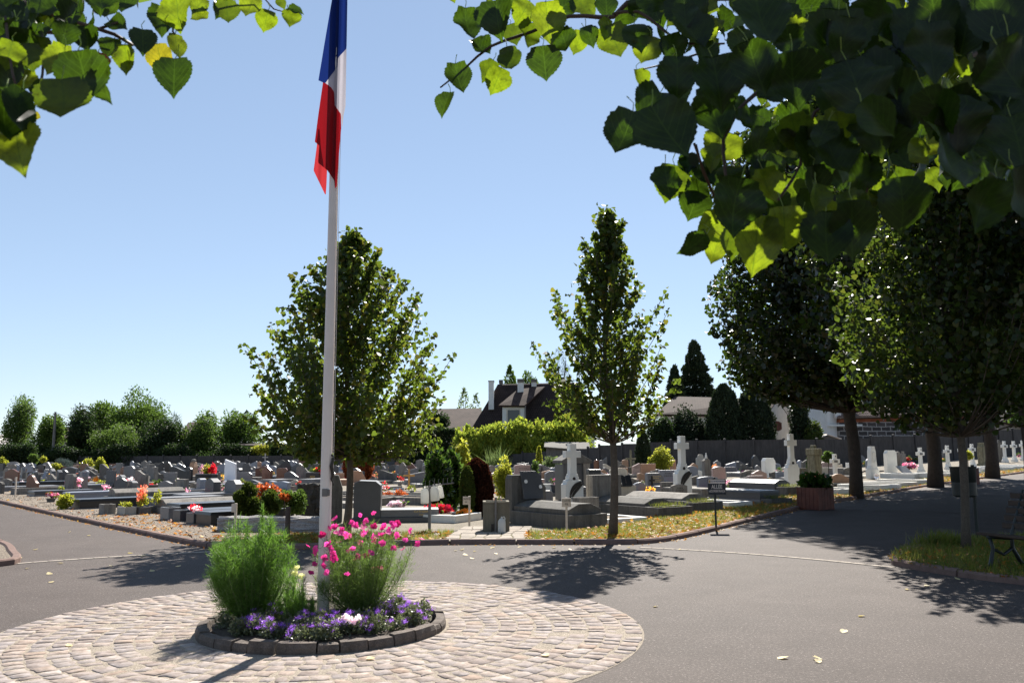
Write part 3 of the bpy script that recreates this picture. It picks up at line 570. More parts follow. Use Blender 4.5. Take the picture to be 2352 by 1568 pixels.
def limeleaf():
    t = np.linspace(0, 1, 26); prof = [(0, .0), (.04, .16), (.08, .30), (.16, .42), (.30, .48), (.45, .47), (.60, .39), (.72, .29), (.82, .18), (.90, .07), (1.0, .0)]
    hw = np.interp(t, [p[0] for p in prof], [p[1] for p in prof]); hw[1:-4] += .013 * np.where(np.arange(21) % 2, 1, -1)
    yy = -t + .09 * np.clip(1 - np.abs(hw - .25) / .25, 0, 1) * (t < .12)
    V = []; Fc = []; UV = []
    for s, y, w_ in zip(t, yy, hw):
        for u in (-1, -.5, 0, .5, 1): V.append((u * w_, y)); UV.append((u * w_, s))
    for i in range(25):
        for j in range(4): Fc.append((i * 5 + j, i * 5 + j + 1, (i + 1) * 5 + j + 1, (i + 1) * 5 + j))
    return np.array(V), np.array(Fc), np.array(UV)
LV, LF, LUV = limeleaf()
def branch(name, label, specs, twigs, base_pts, scale=1.0, shade_canopy=None):
    """specs: (centre x, y, length px, tip angle deg from straight down (+ = to the right), depth m, turn, tone with sun or shade put in, topmost yellow or brown)"""
    o = empty(name, base_pts[0], label=label, cat='branch'); off = Vector(base_pts[0])
    V = []; Fc = []; rn = []; UV = []; pet = MB()
    for sp in specs:
        x, y, L, ang, Y, turn, lit_tone = sp; Lm = L / m * Y; c = P(x, y, Y)
        dx = math.sin(R(ang)); dz = -math.cos(R(ang)); d = np.array([dx, random.uniform(-.35, .45), dz]); d /= np.linalg.norm(d)
        nrm = np.array([math.sin(turn), -math.cos(turn), random.uniform(-.3, .5)]); xx = np.cross(d, nrm); xx /= np.linalg.norm(xx); nn = np.cross(xx, d)
        fold = random.uniform(-.1, .65); curl = random.uniform(-.5, .7); wave = random.uniform(0, .10); ph = random.random() * 6; ws = random.uniform(.75, 1.1)
        u = LV[:, 0] * ws; s = -LV[:, 1]; h = fold * np.abs(u) + curl * (s - .4) ** 2 + wave * np.sin(s * 9 + ph) * np.abs(u) * 3
        q = np.array(c) - d * Lm * .5 + (xx[None] * u[:, None] + d[None] * s[:, None] + nn[None] * h[:, None]) * Lm
        k = len(V) * len(LV); V.append(q - np.array(off)); Fc.append(LF + k); rn += [lit_tone] * len(LF); UV.append(LUV)
        st = Vector(q[2]) - off; pet.tube([st, st + Vector((-d[0] * .3 + random.uniform(-.3, .3), random.uniform(-.1, .3), .75)) * Lm * .22, st + Vector((random.uniform(-.4, .4), random.uniform(-.1, .4), .9)) * Lm * .36], [.0011, .0009, .0012], 4)
    Fa = np.concatenate(Fc); ob = polymesh('foliage', np.concatenate(V), Fa, NEARL, o, rn, smooth=True)
    uvl = ob.data.uv_layers.new(name='UVMap'); U = np.concatenate(UV); uvl.data.foreach_set('uv', U[Fa.ravel()].astype(np.float32).ravel())
    pet.build('leaf_stalks', leafy('leaf_stalk', [(.2, .25, .05)], tf=.3), o, kind='stuff')
    tw = MB()
    for pts, r0, r1 in twigs:
        q = [P(*p) - off for p in pts]; sm = smooth_line(q, .04) if len(q) > 2 else q; tw.tube(sm, [r0 + (r1 - r0) * i / (len(sm) - 1) for i in range(len(sm))], 6)
    tw.build('twigs', TWIG, o, smooth=True)
    if shade_canopy:  # unseen leaves above the frame, added to shade the hanging ones
        n, (x0, x1), (y0, y1), (h0, h1), lim = shade_canopy; c = rng.uniform(0, 1, (n * 5, 3)) * [x1 - x0, y1 - y0, h1 - h0] + [x0, y0, h0]; r_ = c - [0, 0, CAMH]; py = 784 - (r_[:, 2] * math.cos(PITCH) - r_[:, 1] * math.sin(PITCH)) / (r_[:, 1] * math.cos(PITCH) + r_[:, 2] * math.sin(PITCH)) * F_PX
        cl = np.sin(c[:, 0] * 6.1 + 1) * np.sin(c[:, 1] * 5.3) * np.sin(c[:, 2] * 4.7 + 2) > -.25; c = c[(py < -25) & cl & (c[:, 2] - .918 * c[:, 1] > lim)][:n]; leaves('unseen_shade_foliage', c - np.array(off), .095, LIMEL, o, droop=1.2)
        mb = MB()
        for i in range(14): q = Vector(c[i * 7]) - off; mb.tube([Vector((0, 0, 0)), q.lerp(Vector((0, 0, 0)), .5) + Vector((0, 0, .3)), q], [.02, .012, .004], 5)
        mb.build('unseen_boughs', TWIG, o, smooth=True)
    return o
O = lambda x, y: Q('O', x, y); N_ = lambda x, y: Q('N', x, y); PL = lambda x, y: Q('P', x, y)
S = []
def sp(z, x, y, L, ang, Y, turn=0, lit_tone=None):
    zx, zy = Q(z, x, y); S.append((zx, zy, L * ZM[z][1], ang, Y, R(turn) + random.uniform(-.15, .15), random.random() * .85 if lit_tone is None else lit_tone))
for a in [(415, 210, 310, 12, 2.3, 30), (640, 150, 340, 5, 2.2, -20), (830, 100, 230, -30, 2.3, 10, .8), (1020, 190, 340, 8, 2.2, 0, .85), (520, 370, 200, 40, 2.3, 40), (350, 610, 280, 14, 2.3, 10), (245, 790, 230, -18, 2.3, -35, .6), (735, 460, 240, 10, 2.25, -10), (630, 620, 230, -25, 2.3, 20, .8), (560, 540, 200, -30, 2.4, 50, .7), (995, 485, 280, 6, 2.2, 0), (1150, 330, 240, 12, 2.2, -30), (1240, 330, 200, -20, 2.3, 20, .8), (1335, 280, 190, 20, 2.2, 0), (860, 280, 240, -10, 2.3, 40, .7), (760, 270, 220, 15, 2.4, 0), (1450, 230, 200, -10, 2.2, 40, .8), (1530, 330, 320, 15, 2.2, -10), (1600, 120, 230, -60, 2.3, 10), (1700, 280, 280, 10, 2.1, 0), (1760, 390, 250, -20, 2.1, 0), (1720, 610, 190, 20, 2.2, 20, .8), (1850, 260, 150, 0, 2.2, 60), (1960, 380, 240, 20, 2.1, 0), (2085, 300, 240, -5, 2.1, 75), (2200, 250, 270, 40, 2.1, 10, .85), (2200, 430, 260, 5, 2.0, 0), (2130, 90, 260, 25, 2.1, -10), (1990, 150, 200, 0, 2.3, 30), (2010, 640, 320, 20, 2.0, 0), (1590, 1040, 470, -22, 1.75, 0, .1), (1770, 800, 360, -40, 1.9, 0, .2), (1930, 1010, 520, 30, 1.55, 0, .05), (1920, 1380, 300, 5, 2.0, 10), (2080, 1250, 180, 20, 2.1, 0), (2130, 1440, 280, -30, 2.1, 0), (2230, 1340, 170, 20, 2.1, 0), (2270, 860, 430, 15, 1.8, 10, .1), (2270, 1190, 240, -20, 2.0, -20, .8), (1120, 60, 240, -50, 2.3, 0), (1300, 60, 260, 40, 2.3, 20, .7), (1460, 60, 240, 0, 2.3, 0), (700, 0, 220, -60, 2.4, 0), (560, 30, 200, 10, 2.4, 80), (300, -20, 120, 20, 2.6, 0, .8), (1750, 60, 260, 20, 2.2, 0), (1880, 30, 220, -20, 2.3, 20, .8)]: sp('O', *a)
for a in [(110, 1005, 220, -14, 2.1, 0, .7), (240, 1115, 200, -20, 2.1, 0, .4), (205, 895, 120, 0, 2.1), (320, 960, 190, 30, 2.1), (390, 820, 240, -25, 2.1, 0, .85), (590, 830, 280, -5, 2.0, 20), (445, 960, 170, 10, 2.0), (455, 1140, 340, -10, 1.7, 20, .1), (310, 1250, 190, -60, 2.0, 0, .85), (350, 1380, 170, -20, 2.0, 0, .88), (235, 1340, 200, -55, 1.9, 60, .3), (440, 1340, 190, 0, 1.9, 0, .7), (575, 1350, 350, -4, 1.75, 10, .86), (735, 1260, 270, 5, 1.75, -5, .86), (640, 1030, 220, 15, 1.9, 0, .8), (690, 1110, 180, -30, 2.0), (870, 1290, 250, 12, 1.8, 20, .86), (960, 1310, 330, -5, 1.7, 0, .3), (1100, 1260, 340, 5, 1.7, 0, .3), (1380, 1130, 330, 8, 1.7, 0, .3), (1620, 870, 520, -8, 1.5, 35, .4), (1800, 1130, 340, -25, 1.6, 20, .4), (2010, 790, 400, 0, 1.5, -20, .3), (2010, 1090, 360, 20, 1.5, 20, .4), (1300, 880, 240, 8, 1.8, 60), (1170, 1190, 170, 20, 1.9, 10, .85), (1190, 1100, 150, -20, 1.9, 0, .86), (980, 1170, 160, 20, 1.9, 0, .8), (870, 1120, 190, 0, 1.9), (1620, 230, 290, 5, 1.6, 40, .85), (800, 210, 220, -30, 1.9, 0, .85), (610, 130, 420, 8, 1.4, 0, .3), (370, 470, 330, 10, 1.7, 10, .1), (580, 380, 330, 20, 1.6, 0, .1), (780, 450, 340, 10, 1.6, 0, .1), (150, 430, 260, 0, 1.8), (240, 200, 260, 20, 2.0, 0, .6), (220, 60, 280, 40, 2.0), (1130, 480, 420, 8, 1.5, 0, .2), (1000, 570, 260, -20, 1.8), (1250, 350, 260, 20, 1.8), (1430, 350, 280, -10, 1.8), (1560, 100, 360, 10, 1.5, 0, .1), (1720, 170, 340, -10, 1.6, 0, .1), (1900, 150, 420, 10, 1.5, 0, .1), (1400, 560, 240, 10, 1.9), (1550, 640, 260, 0, 1.9), (1900, 420, 400, 0, 1.6, 0, .1), (1000, 860, 330, 10, 1.75), (1150, 960, 260, -15, 1.8), (900, 1010, 220, 10, 1.8), (1220, 740, 300, 15, 1.75), (1340, 720, 280, -10, 1.75), (870, 830, 280, 0, 1.8), (740, 790, 220, 25, 1.9), (960, 440, 180, 20, 1.9, 0, .85), (890, 340, 200, 0, 1.9, 30, .85), (1870, 800, 330, 20, 1.7, 0, .1), (1800, 600, 360, -10, 1.7), (2010, 560, 300, 0, 1.7)]: sp('N', *a)
fillp = [Vector(p + (0,)) for p in [(1480, -30), (1500, 60), (1600, 70), (1610, 160), (1690, 260), (1760, 330), (1760, 420), (1830, 500), (1980, 500), (2080, 430), (2180, 440), (2290, 470), (2420, 480), (2420, -60)]]
q = poly_pts(250, fillp, 0)
for x, y, _ in q: S.append((x, y, random.uniform(48, 105), random.gauss(5, 34), random.uniform(1.6, 3.2), random.gauss(0, .7), random.random() * .9))
q = poly_pts(26, [Vector(p + (0,)) for p in [(1900, -60), (1900, 200), (2100, 330), (2420, 380), (2420, -60)]], 0)
for x, y, _ in q: S.append((x, y, random.uniform(100, 170), random.gauss(5, 25), random.uniform(1.3, 1.8), random.gauss(0, .4), random.random() * .4))
J = lambda z, x, y, Y: (*Q(z, x, y), Y)
tw = [([J('N', 2300, -260, 3.0), J('N', 1470, 110, 1.95), J('N', 1130, 85, 2.05), J('N', 930, -40, 2.2)], .016, .006), ([J('N', 1130, 90, 2.05), J('N', 880, 270, 2.0), J('N', 480, 600, 1.9), J('N', 400, 760, 1.95), J('N', 430, 1090, 1.9)], .009, .003),
      ([J('N', 2100, 160, 2.2), J('N', 1740, 310, 1.9), J('N', 1300, 470, 1.85), J('N', 900, 610, 1.85), J('N', 820, 900, 1.9), J('N', 700, 1090, 1.85)], .010, .003), ([J('N', 1150, 680, 1.8), J('N', 1210, 900, 1.8), J('N', 1180, 1060, 1.8)], .004, .002),
      ([J('N', 250, 790, 2.0), J('N', 290, 940, 2.05), J('N', 350, 1080, 2.1)], .0035, .002), ([J('O', 2500, -20, 2.2), J('O', 1620, 20, 2.25), J('O', 1510, 130, 2.25), J('O', 1180, 125, 2.25), J('O', 900, 240, 2.3), J('O', 590, 350, 2.3), J('O', 400, 510, 2.3), J('O', 210, 660, 2.35)], .009, .0025),
      ([J('O', 1510, 110, 2.25), J('O', 1700, 90, 2.2), J('O', 1930, 260, 2.15), J('O', 2060, 330, 2.1), J('O', 2350, 330, 2.1)], .005, .0025), ([J('O', 2250, 370, 2.1), J('O', 1990, 460, 2.1), J('O', 1740, 520, 2.2)], .003, .002), ([J('O', 2120, 1080, 2.0), J('O', 2200, 1300, 2.05), J('O', 2280, 1490, 2.1)], .0035, .002)]
branch('lime_branch', 'leafy lime branch hanging into the upper right of the view in front of everything', S, tw, [P(2900, -350, 3.2)], shade_canopy=(4200, (.75, 3.9), (2.0, 4.8), (2.9, 5.6), .60))
S = []
for a in [(1215, 175, 280, 5, 2.0, 20, .6), (1340, 110, 320, 5, 1.95, -20, .8), (1330, 360, 230, 12, 2.0, 40, .86), (1210, 460, 260, 10, 2.0, 10, .965), (1310, 590, 370, 5, 1.9, 0, .2), (1490, 50, 170, -30, 2.1, 0, .8), (1500, 130, 150, -50, 2.1, 0, .86), (1710, 100, 210, 8, 2.1, 20, .7), (1880, 60, 220, -10, 2.1, 0, .85), (2000, 165, 180, -20, 2.15, 30, .8), (2190, 155, 160, -5, 2.15, 20, .8), (2230, 90, 130, 80, 2.15, 30, .2), (2120, 30, 110, 30, 2.2), (1640, 80, 150, 0, 2.1, 60), (940, 30, 230, 0, 2.0), (800, 80, 210, 10, 1.9), (890, 190, 210, 60, 1.9), (1075, 320, 270, 10, 1.9, 20, .1), (950, 460, 240, 0, 1.9, 15, .8), (830, 370, 200, -10, 1.9, 0, .6), (660, 310, 240, 10, 1.8, 0, .1), (740, 470, 160, 0, 1.85, 50, 1.0), (640, 600, 420, 12, 1.5, 20, .3), (790, 640, 330, 10, 1.55, -40, .6), (440, 480, 300, -20, 1.6, 0, .86), (480, 790, 440, 14, 1.45, 5, .7), (180, 610, 220, 0, 1.6, 0, .86), (320, 350, 170, 0, 1.7, 10, .7), (140, 1140, 440, 22, 1.4, 10, .9), (140, 850, 430, 8, 1.4, 75, .1), (30, 900, 420, 5, 1.4, 60, .1), (270, 880, 100, 70, 1.8, 20, .965), (225, 790, 100, 80, 1.8, 20, .2), (220, 950, 90, 10, 1.6, 0, .9), (500, 200, 300, 10, 1.8), (140, 330, 330, 0, 1.7, 0, .1), (60, 560, 320, -10, 1.6, 0, .2), (580, 60, 180, 20, 2.0, 0, .8), (230, 440, 240, 10, 1.6, 30, .7), (400, 60, 240, 0, 1.9), (250, 690, 200, 0, 1.7, 60, .3)]: sp('P', *a)
q = poly_pts(75, [Vector(p + (0,)) for p in [(-60, -60), (270, -60), (262, 20), (250, 62), (190, 90), (120, 90), (60, 130), (40, 170), (-60, 210)]], 0)
for x, y, _ in q: S.append((x, y, random.uniform(60, 105), random.gauss(5, 28), random.uniform(1.5, 2.6), random.gauss(0, .7), random.random() * .9))
tw = [([J('P', -700, -350, 2.6), J('P', 150, 10, 1.95), J('P', 520, 150, 1.9), J('P', 860, 260, 1.9), J('P', 1000, 340, 1.95)], .012, .004), ([J('P', 140, 60, 1.95), J('P', 330, 240, 1.9), J('P', 680, 240, 1.9), J('P', 890, 170, 1.9)], .007, .003), ([J('P', 330, 230, 1.8), J('P', 320, 560, 1.7), J('P', 280, 700, 1.65), J('P', 260, 800, 1.65)], .004, .002),
      ([J('P', 700, 250, 1.9), J('P', 760, 350, 1.9), J('P', 830, 380, 1.9)], .003, .0015), ([J('P', 900, -300, 2.3), J('P', 1290, -40, 2.1), J('P', 1300, 240, 2.0), J('P', 1320, 260, 2.0)], .006, .002), ([J('P', 900, -200, 2.3), J('P', 1500, -20, 2.2), J('P', 1990, -10, 2.15), J('P', 2060, 70, 2.15), J('P', 2150, 95, 2.15)], .005, .0015), ([J('P', 40, 130, 1.6), J('P', 120, 645, 1.5), J('P', 280, 700, 1.6)], .003, .002)]
branch('lime_branch', 'leafy lime branch hanging into the upper left corner of the view', S, tw, [P(-420, -350, 2.8)], shade_canopy=(3200, (-3.2, -1.2), (2.0, 4.6), (2.8, 4.8), .65))

# ================================================================== FLAGPOLE, FLAG, FLOWER BED
PX, PY = CC.x, CC.y; PX = P(742, 1385, PY).x
o = empty('flagpole', (PX, PY, 0), label='tall white tapering flagpole rising from the round flower bed', cat='flagpole')
mb = MB(); top = P(766, 430, PY); tx = (top.x - PX) / top.z
prof = [(.058, 0), (.056, .6), (.053, 1.6), (.043, 4.1), (.037, 6), (.033, 7.4)]
mb.tube([(tx * z, 0, z) for r, z in prof], [r for r, z in prof], 12); mb.build('pole', WHPAINT, o, smooth=False)
mb = MB(); mb.lathe([(.005, 7.4), (.06, 7.42), (.07, 7.5), (.04, 7.57), (.003, 7.6)], 12, Matrix.Translation((tx * 7.4, 0, 0))); mb.build('finial', WHPAINT, o, smooth=True)
mb = MB(); zc = P(757, 1130, PY).z; mb.box(-.02, .032, -.062, -.05, zc - .035, zc + .035); mb.box(.028, .05, -.055, .02, zc - .03, zc + .03); mb.build('lock_plate', GREYMET, o, bevel=.003)
zc = P(757, 1075, PY).z; mb = MB(); mb.tube([(.055, -.02, zc + .13), (.075, -.03, zc + .1), (.06, -.04, zc + .02), (.075, -.03, zc - .06), (.06, -.03, zc - .1), (.085, -.03, zc - .16)], [.008, .012, .018, .016, .01, .006], 6); mb.box(.04, .06, -.02, .02, zc - .08, zc + .1); mb.build('cleat', BRONZE, o)
mb = MB()
for dx in (.062, .075): mb.tube([(dx, -.02, zc), (dx - .012 + tx * 4, -.02, 4.2), (dx - .02 + tx * 7.3, -.01, 7.35)], .0025, 5)
mb.build('halyard', WHPAINT, o)
# flag: three stripes of one drooping cloth; each is a folded sheet with a left and a right edge per height
fo = empty('flag', (PX + tx * 6.5, PY, 6.5), label='blue white and red tricolour flag drooping in folds from the flagpole', cat='flag')
fz = lambda x, y: (660.3 + .32945 * x, .32945 * y)
def cloth(name, c, left, right, y0, y1, dep=-.075, amp=.02, ph=0, ny=60, nx=14, folds=2.4):
    V = []; ly = [p[1] for p in left]; ry = [p[1] for p in right]
    for j in range(ny + 1):
        y = y0 + (y1 - y0) * j / ny; xl = np.interp(y, ly, [p[0] for p in left]); xr = max(xl + .5, np.interp(y, ry, [p[0] for p in right]))
        for i in range(nx + 1):
            u = i / nx; x = xl + (xr - xl) * u; xa = x * .018; d = dep + amp * math.sin(xa * folds + ph + y * .0012) + .01 * math.sin(xa * 5.1 + y * .004)
            p = P(*fz(x, y), PY + d); V.append(p - fo.location)
    V = np.array(V); return polymesh(name, V, np.array([(j * (nx + 1) + i, j * (nx + 1) + i + 1, (j + 1) * (nx + 1) + i + 1, (j + 1) * (nx + 1) + i) for j in range(ny) for i in range(nx)]), m_cloth(name + '_cloth', c), fo, smooth=True)
cloth('blue_stripe', (.006, .018, .115), [(365, -520), (310, 0), (262, 280), (215, 565), (262, 582)], [(420, -520), (418, 0), (412, 340), (352, 405), (348, 470), (262, 582)], -520, 580, amp=.03, ph=.6, folds=3.2)
cloth('white_stripe', (.40, .38, .42), [(412, 340), (352, 405), (348, 470), (264, 576), (270, 585), (300, 605), (325, 640), (330, 735), (372, 795), (380, 882)], [(412, 340), (409, 500), (405, 740), (390, 810), (383, 884)], 341, 882, amp=.022, ph=.6, folds=3.2)
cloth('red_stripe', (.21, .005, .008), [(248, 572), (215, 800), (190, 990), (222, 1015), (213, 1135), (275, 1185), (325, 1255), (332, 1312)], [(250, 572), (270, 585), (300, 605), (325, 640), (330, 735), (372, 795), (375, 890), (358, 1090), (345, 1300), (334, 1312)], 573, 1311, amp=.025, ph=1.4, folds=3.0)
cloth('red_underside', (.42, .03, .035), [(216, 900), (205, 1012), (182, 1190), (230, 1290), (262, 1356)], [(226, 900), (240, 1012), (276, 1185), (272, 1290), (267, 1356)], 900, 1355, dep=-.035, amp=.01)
# kerb of the bed
bed = MB(); a = 0
while a < 2 * math.pi - .02:
    s = random.uniform(.13, .30); b_ = min(a + s, 2 * math.pi); h = .095 + random.uniform(-.016, .016); ro = R0 + random.uniform(-.008, .01); ri = R0 - .105
    n = 4; vs = []
    for i in range(n + 1):
        t = a + .006 + (b_ - a - .012) * i / n
        for rr, z in ((ro, -.01), (ro + random.uniform(-.006, .006), h * .55), (ro - .015, h - .004), (ri + .012, h + random.uniform(-.006, .006)), (ri, -.01)): vs.append((rr * math.cos(t), rr * math.sin(t), z))
    fs = [(i * 5 + j, (i + 1) * 5 + j, (i + 1) * 5 + j + 1, i * 5 + j + 1) for i in range(n) for j in range(4)] + [(0, 1, 2, 3, 4), tuple(n * 5 + 4 - j for j in range(5))]
    bed.add(vs, fs); a = b_
KSTONE = stone('aged_bed_edging_stone', (.125, .098, .08), .9, .5, 7, .3, 80, .9, stain=.35, bd=.01)
bo = bed.build('flower_bed_edging', KSTONE, label='low round edging of rough stone blocks enclosing the flower bed', cat='edging'); bo.location = (CC.x, CC.y, 0)
mb = MB(); mb.lathe([(R0 - .13, .07), (.7, .10), (.3, .13), (.001, .14)], 40, Matrix.Translation(CC), cap=False); mb.build('soil', SOIL, kind='structure', smooth=True)
# feathery bushes
def feathery(name, base, H, W, n_st, mat, label, per=420, nl=.075, cone=None, flowers=0, shift=(0, 0), thin=.9, cat='plant', bl='blade'):
    o = empty(name, base, label=label, cat=cat); st = MB(); C = []; D = []; tips = []
    for i in range(n_st):
        a = random.uniform(0, 6.283); rr = math.sqrt(random.random()); top = H * random.uniform(.45, 1.0) * (1 - .38 * rr * rr)
        tip = Vector((math.cos(a) * rr * W + shift[0], math.sin(a) * rr * W * .9 + shift[1], top)); b0 = Vector((math.cos(a) * .1 * rr, math.sin(a) * .1 * rr, 0)); mid = b0.lerp(tip, .5) + Vector((math.cos(a), math.sin(a), 0)) * W * .22 * rr
        pts = [b0 * (1 - t) ** 2 + mid * 2 * t * (1 - t) + tip * t * t for t in (0, .25, .5, .75, 1)]; st.tube(pts, [.006, .005, .004, .003, .0015], 4); tips.append(tip)
        t = .12 + .9 * rng.random(per); t = np.minimum(t, 1.02); b_, m_, e_ = np.array(b0), np.array(mid), np.array(tip)
        pc = ((1 - t) ** 2)[:, None] * b_ + (2 * t * (1 - t))[:, None] * m_ + (t * t)[:, None] * e_; sp_ = rng.normal(size=(per, 3)) * (.055 * (1.25 - t))[:, None] * (W / .38); C.append(pc + sp_)
        d = sp_ * 12 + rng.normal(size=(per, 3)) * .5; d[:, 2] += .75; D.append(d)
    st.build('stems', plain('green_stem', (.10, .13, .04), .6), o); C = np.concatenate(C); D = np.concatenate(D)
    leaves('foliage', C, nl, mat, o, kind='thin', dirs=D)
    return o, tips
def at_bed(x, y, Y): p = P(x, y, Y); return Vector((p.x, Y, .1))
b0 = at_bed(580, 1400, 8.15); feathery('cosmos_bush', b0, .98, .40, 72, FEATH, 'bright green feathery bush without flowers left of the flagpole', per=470, nl=.06, shift=(-.03, 0))
o_, _ = feathery('cosmos_bush', at_bed(590, 1400, 8.3), 1.16, .10, 8, FEATH, 'single tall feathery spire rising from the top of the bright green bush', per=420, nl=.06)
feathery('cosmos_bush', at_bed(682, 1400, 8.0), .42, .16, 22, FEATH, 'small low feathery plant between the green bush and the flagpole', per=320, nl=.05)
o_, tips = feathery('cosmos_bush', at_bed(835, 1400, 8.45), .97, .47, 62, FEATH2, 'airy feathery cosmos bush covered with magenta flowers right of the flagpole', per=480, nl=.055, shift=(.0, 0))
def flower(C, D, mat, size, name, parent, np_=8, centre=None, pw=1):
    C = np.repeat(np.asarray(C, float), np_, 0); n = len(D); D = np.asarray(D, float); D /= np.linalg.norm(D, axis=1, keepdims=True)
    a = np.cross(D, [0.3, .2, .9]); a /= np.linalg.norm(a, axis=1, keepdims=True); b = np.cross(D, a); th = np.tile(np.arange(np_) / np_ * 6.283, n)
    Dr = np.repeat(D, np_, 0); d = np.repeat(a, np_, 0) * np.cos(th)[:, None] + np.repeat(b, np_, 0) * np.sin(th)[:, None] + Dr * .12 + rng.normal(size=Dr.shape) * .12
    return leaves(name, C, size, mat, parent, kind='petal', dirs=d, up=Dr, rnd=np.repeat(rng.random(n), np_))
# individually read blossoms: picture positions in units of the zoomed crop C and of the bed crop
FB = lambda x, y: ((700 + x / 1.96) * .57422, (1950 + y / 1.96) * .57422)
bl = [(1495, 260), (1395, 290), (1255, 310), (1235, 300), (1560, 300), (1700, 275), (1745, 285), (1625, 315), (1675, 330), (1845, 335), (1300, 360), (1365, 380), (1480, 365), (1475, 355), (1560, 410), (1610, 375), (1740, 370), (1805, 405), (1900, 440), (1670, 350), (1155, 370), (1190, 445), (1225, 480), (1235, 510), (1100, 480), (1090, 600), (1065, 665), (1170, 550), (1165, 610), (1185, 665), (1250, 550), (1500, 535), (1600, 632), (1550, 640), (1540, 510), (1620, 435), (1350, 500), (1390, 475), (1435, 540), (1715, 475), (1450, 430), (1305, 330), (1420, 300), (1385, 270), (1095, 510), (1210, 440), (1340, 370), (1640, 300), (1550, 380), (1720, 300)]
C = []; D = []; stm = MB(); off = o_.location
for x, y in bl:
    Y = 8.05 if x < 1260 and y > 340 else random.uniform(8.1, 8.75); p = P(*FB(x, y), Y) - off; C.append(p); D.append((random.gauss(0, .6), -.8 + random.gauss(0, .3), random.uniform(0, .7))); q = min(tips, key=lambda t: (t - p).length); stm = MB(); stm.tube([q, q.lerp(p, .5) + Vector((0, 0, -.03)), p], [.002, .0018, .0015], 4); stm.build('stalk', MATS['green_stem'], o_)
for _ in range(26):
    t = random.choice(tips); p = t + Vector((random.gauss(0, .05), random.gauss(0, .05), random.uniform(0, .12))); C.append(p); D.append((random.gauss(0, .6), random.gauss(0, .6), .8)); stm = MB(); stm.tube([t, p], .0015, 4); stm.build('stalk', MATS['green_stem'], o_)
[flower([c], [d], PINK, random.uniform(.026, .036), 'flower', o_) for c, d in zip(C, D)]
# a few small pale yellow flowers
yo = empty('yellow_flower', at_bed(692, 1390, 8.25), label='thin stalks with three pale yellow flowers between the two feathery bushes', cat='flower'); C = [P(*FB(x, y), 8.2) - yo.location for x, y in [(948, 628), (937, 670), (987, 692)]]
flower(C, [(.1, -.8, .6)] * 3, PALEY, .035, 'petals', yo); s_ = MB(); [s_.tube([(0, 0, 0), (c.x * .4, 0, c.z * .6), c], .002, 4) for c in C]; s_.build('stalks', MATS['green_stem'], yo)
# ageratum: low mounds
def mound(x, Y, r, h, n, label, name='ageratum', fl=VIOL, nf=8, leaf=GREYGREEN, fs=.021):
    o = empty(name, (x, Y, .09), label=label, cat='flowering plant', group='low bedding plants around the flagpole'); p = rng.normal(size=(n, 3)); p /= np.linalg.norm(p, axis=1, keepdims=True); p[:, 2] = np.abs(p[:, 2]); p *= (rng.random((n, 1)) ** .4) * [r, r, h]
    d = p * 6 + rng.normal(size=(n, 3)); leaves('foliage', p, .028, leaf, o, kind='diamond', dirs=d)
    if nf:
        q = rng.normal(size=(nf, 3)); q /= np.linalg.norm(q, axis=1, keepdims=True); q[:, 2] = np.abs(q[:, 2]) + .3; q = q / np.linalg.norm(q, axis=1, keepdims=True) * [r, r, h] * 1.05; q = np.repeat(q, 45, 0) + rng.normal(size=(nf * 45, 3)) * [.014, .014, .007]
        leaves('flower_heads', q, fs, fl, o, kind='blade', dirs=rng.normal(size=(nf * 45, 3)) + [0, 0, .8], droop=0)
    return o
random.seed(11); k = 0
for i in range(96):
    a = random.uniform(math.pi * 1.05, math.pi * 2.12) if i < 80 else random.uniform(0, 6.28); rr = random.uniform(.45, .93); x, y = CC.x + rr * math.cos(a), CC.y + rr * math.sin(a)
    if x < CC.x - .55 and random.random() < .7: continue
    mound(x, y, random.uniform(.07, .11), random.uniform(.09, .17), 200, 'low hairy-leaved plant with small violet pompom flowers in the round bed', nf=random.choice([0, 2, 3, 4, 5]))
wp = P(815, 1392, 7.75); wo = mound(wp.x, 7.6, .1, .13, 150, 'low plant with a cluster of small white flowers in front of the cosmos bush', 'white_flower', nf=0); flower([(random.uniform(-.09, .09), -.05, random.uniform(.1, .17)) for _ in range(9)], [(0, -1, .4)] * 9, WHIF, .03, 'flower_heads', wo, 6)
# ================================================================== BOUNDARY WALL AND BUILDINGS BEHIND IT
ZM['R'] = (1033.6, .21973, 803.9, .21973); ZM['S'] = (1493, .19531, 775.2, .19531); ZM['U'] = (1866.2, .20655, 803.9, .20655)
def panel(name, pts, thick, mat, parent=None, **k):      # slab through 4 (or 3) corner points, thickness going away from the camera, UV in metres
    pts = [Vector(p) for p in pts]; n = (pts[1] - pts[0]).cross(pts[-1] - pts[0]).normalized()
    if n.dot(Vector((0, 0, 1.6)) - pts[0]) < 0: n = -n
    mb = MB(); c = len(pts); vs = pts + [p - n * thick for p in pts]
    mb.add(vs, [tuple(range(c)), tuple(range(2 * c - 1, c - 1, -1))] + [(i, i + c, (i + 1) % c + c, (i + 1) % c) for i in range(c)]); o = mb.build(name, mat, parent, **k)
    if parent: o.location = -Vector(parent.location) if False else (0, 0, 0)
    u = (pts[1] - pts[0]).normalized(); v = n.cross(u); uv = o.data.uv_layers.new(name='UVMap'); l = 0
    for lp in o.data.loops: p = o.data.vertices[lp.vertex_index].co; uv.data[lp.index].uv = ((p - pts[0]).dot(u), (p - pts[0]).dot(v))
    return o
def bld(name, label, cat='building', group=None): return empty(name, (0, 0, 0), label=label, cat=cat, group=group)
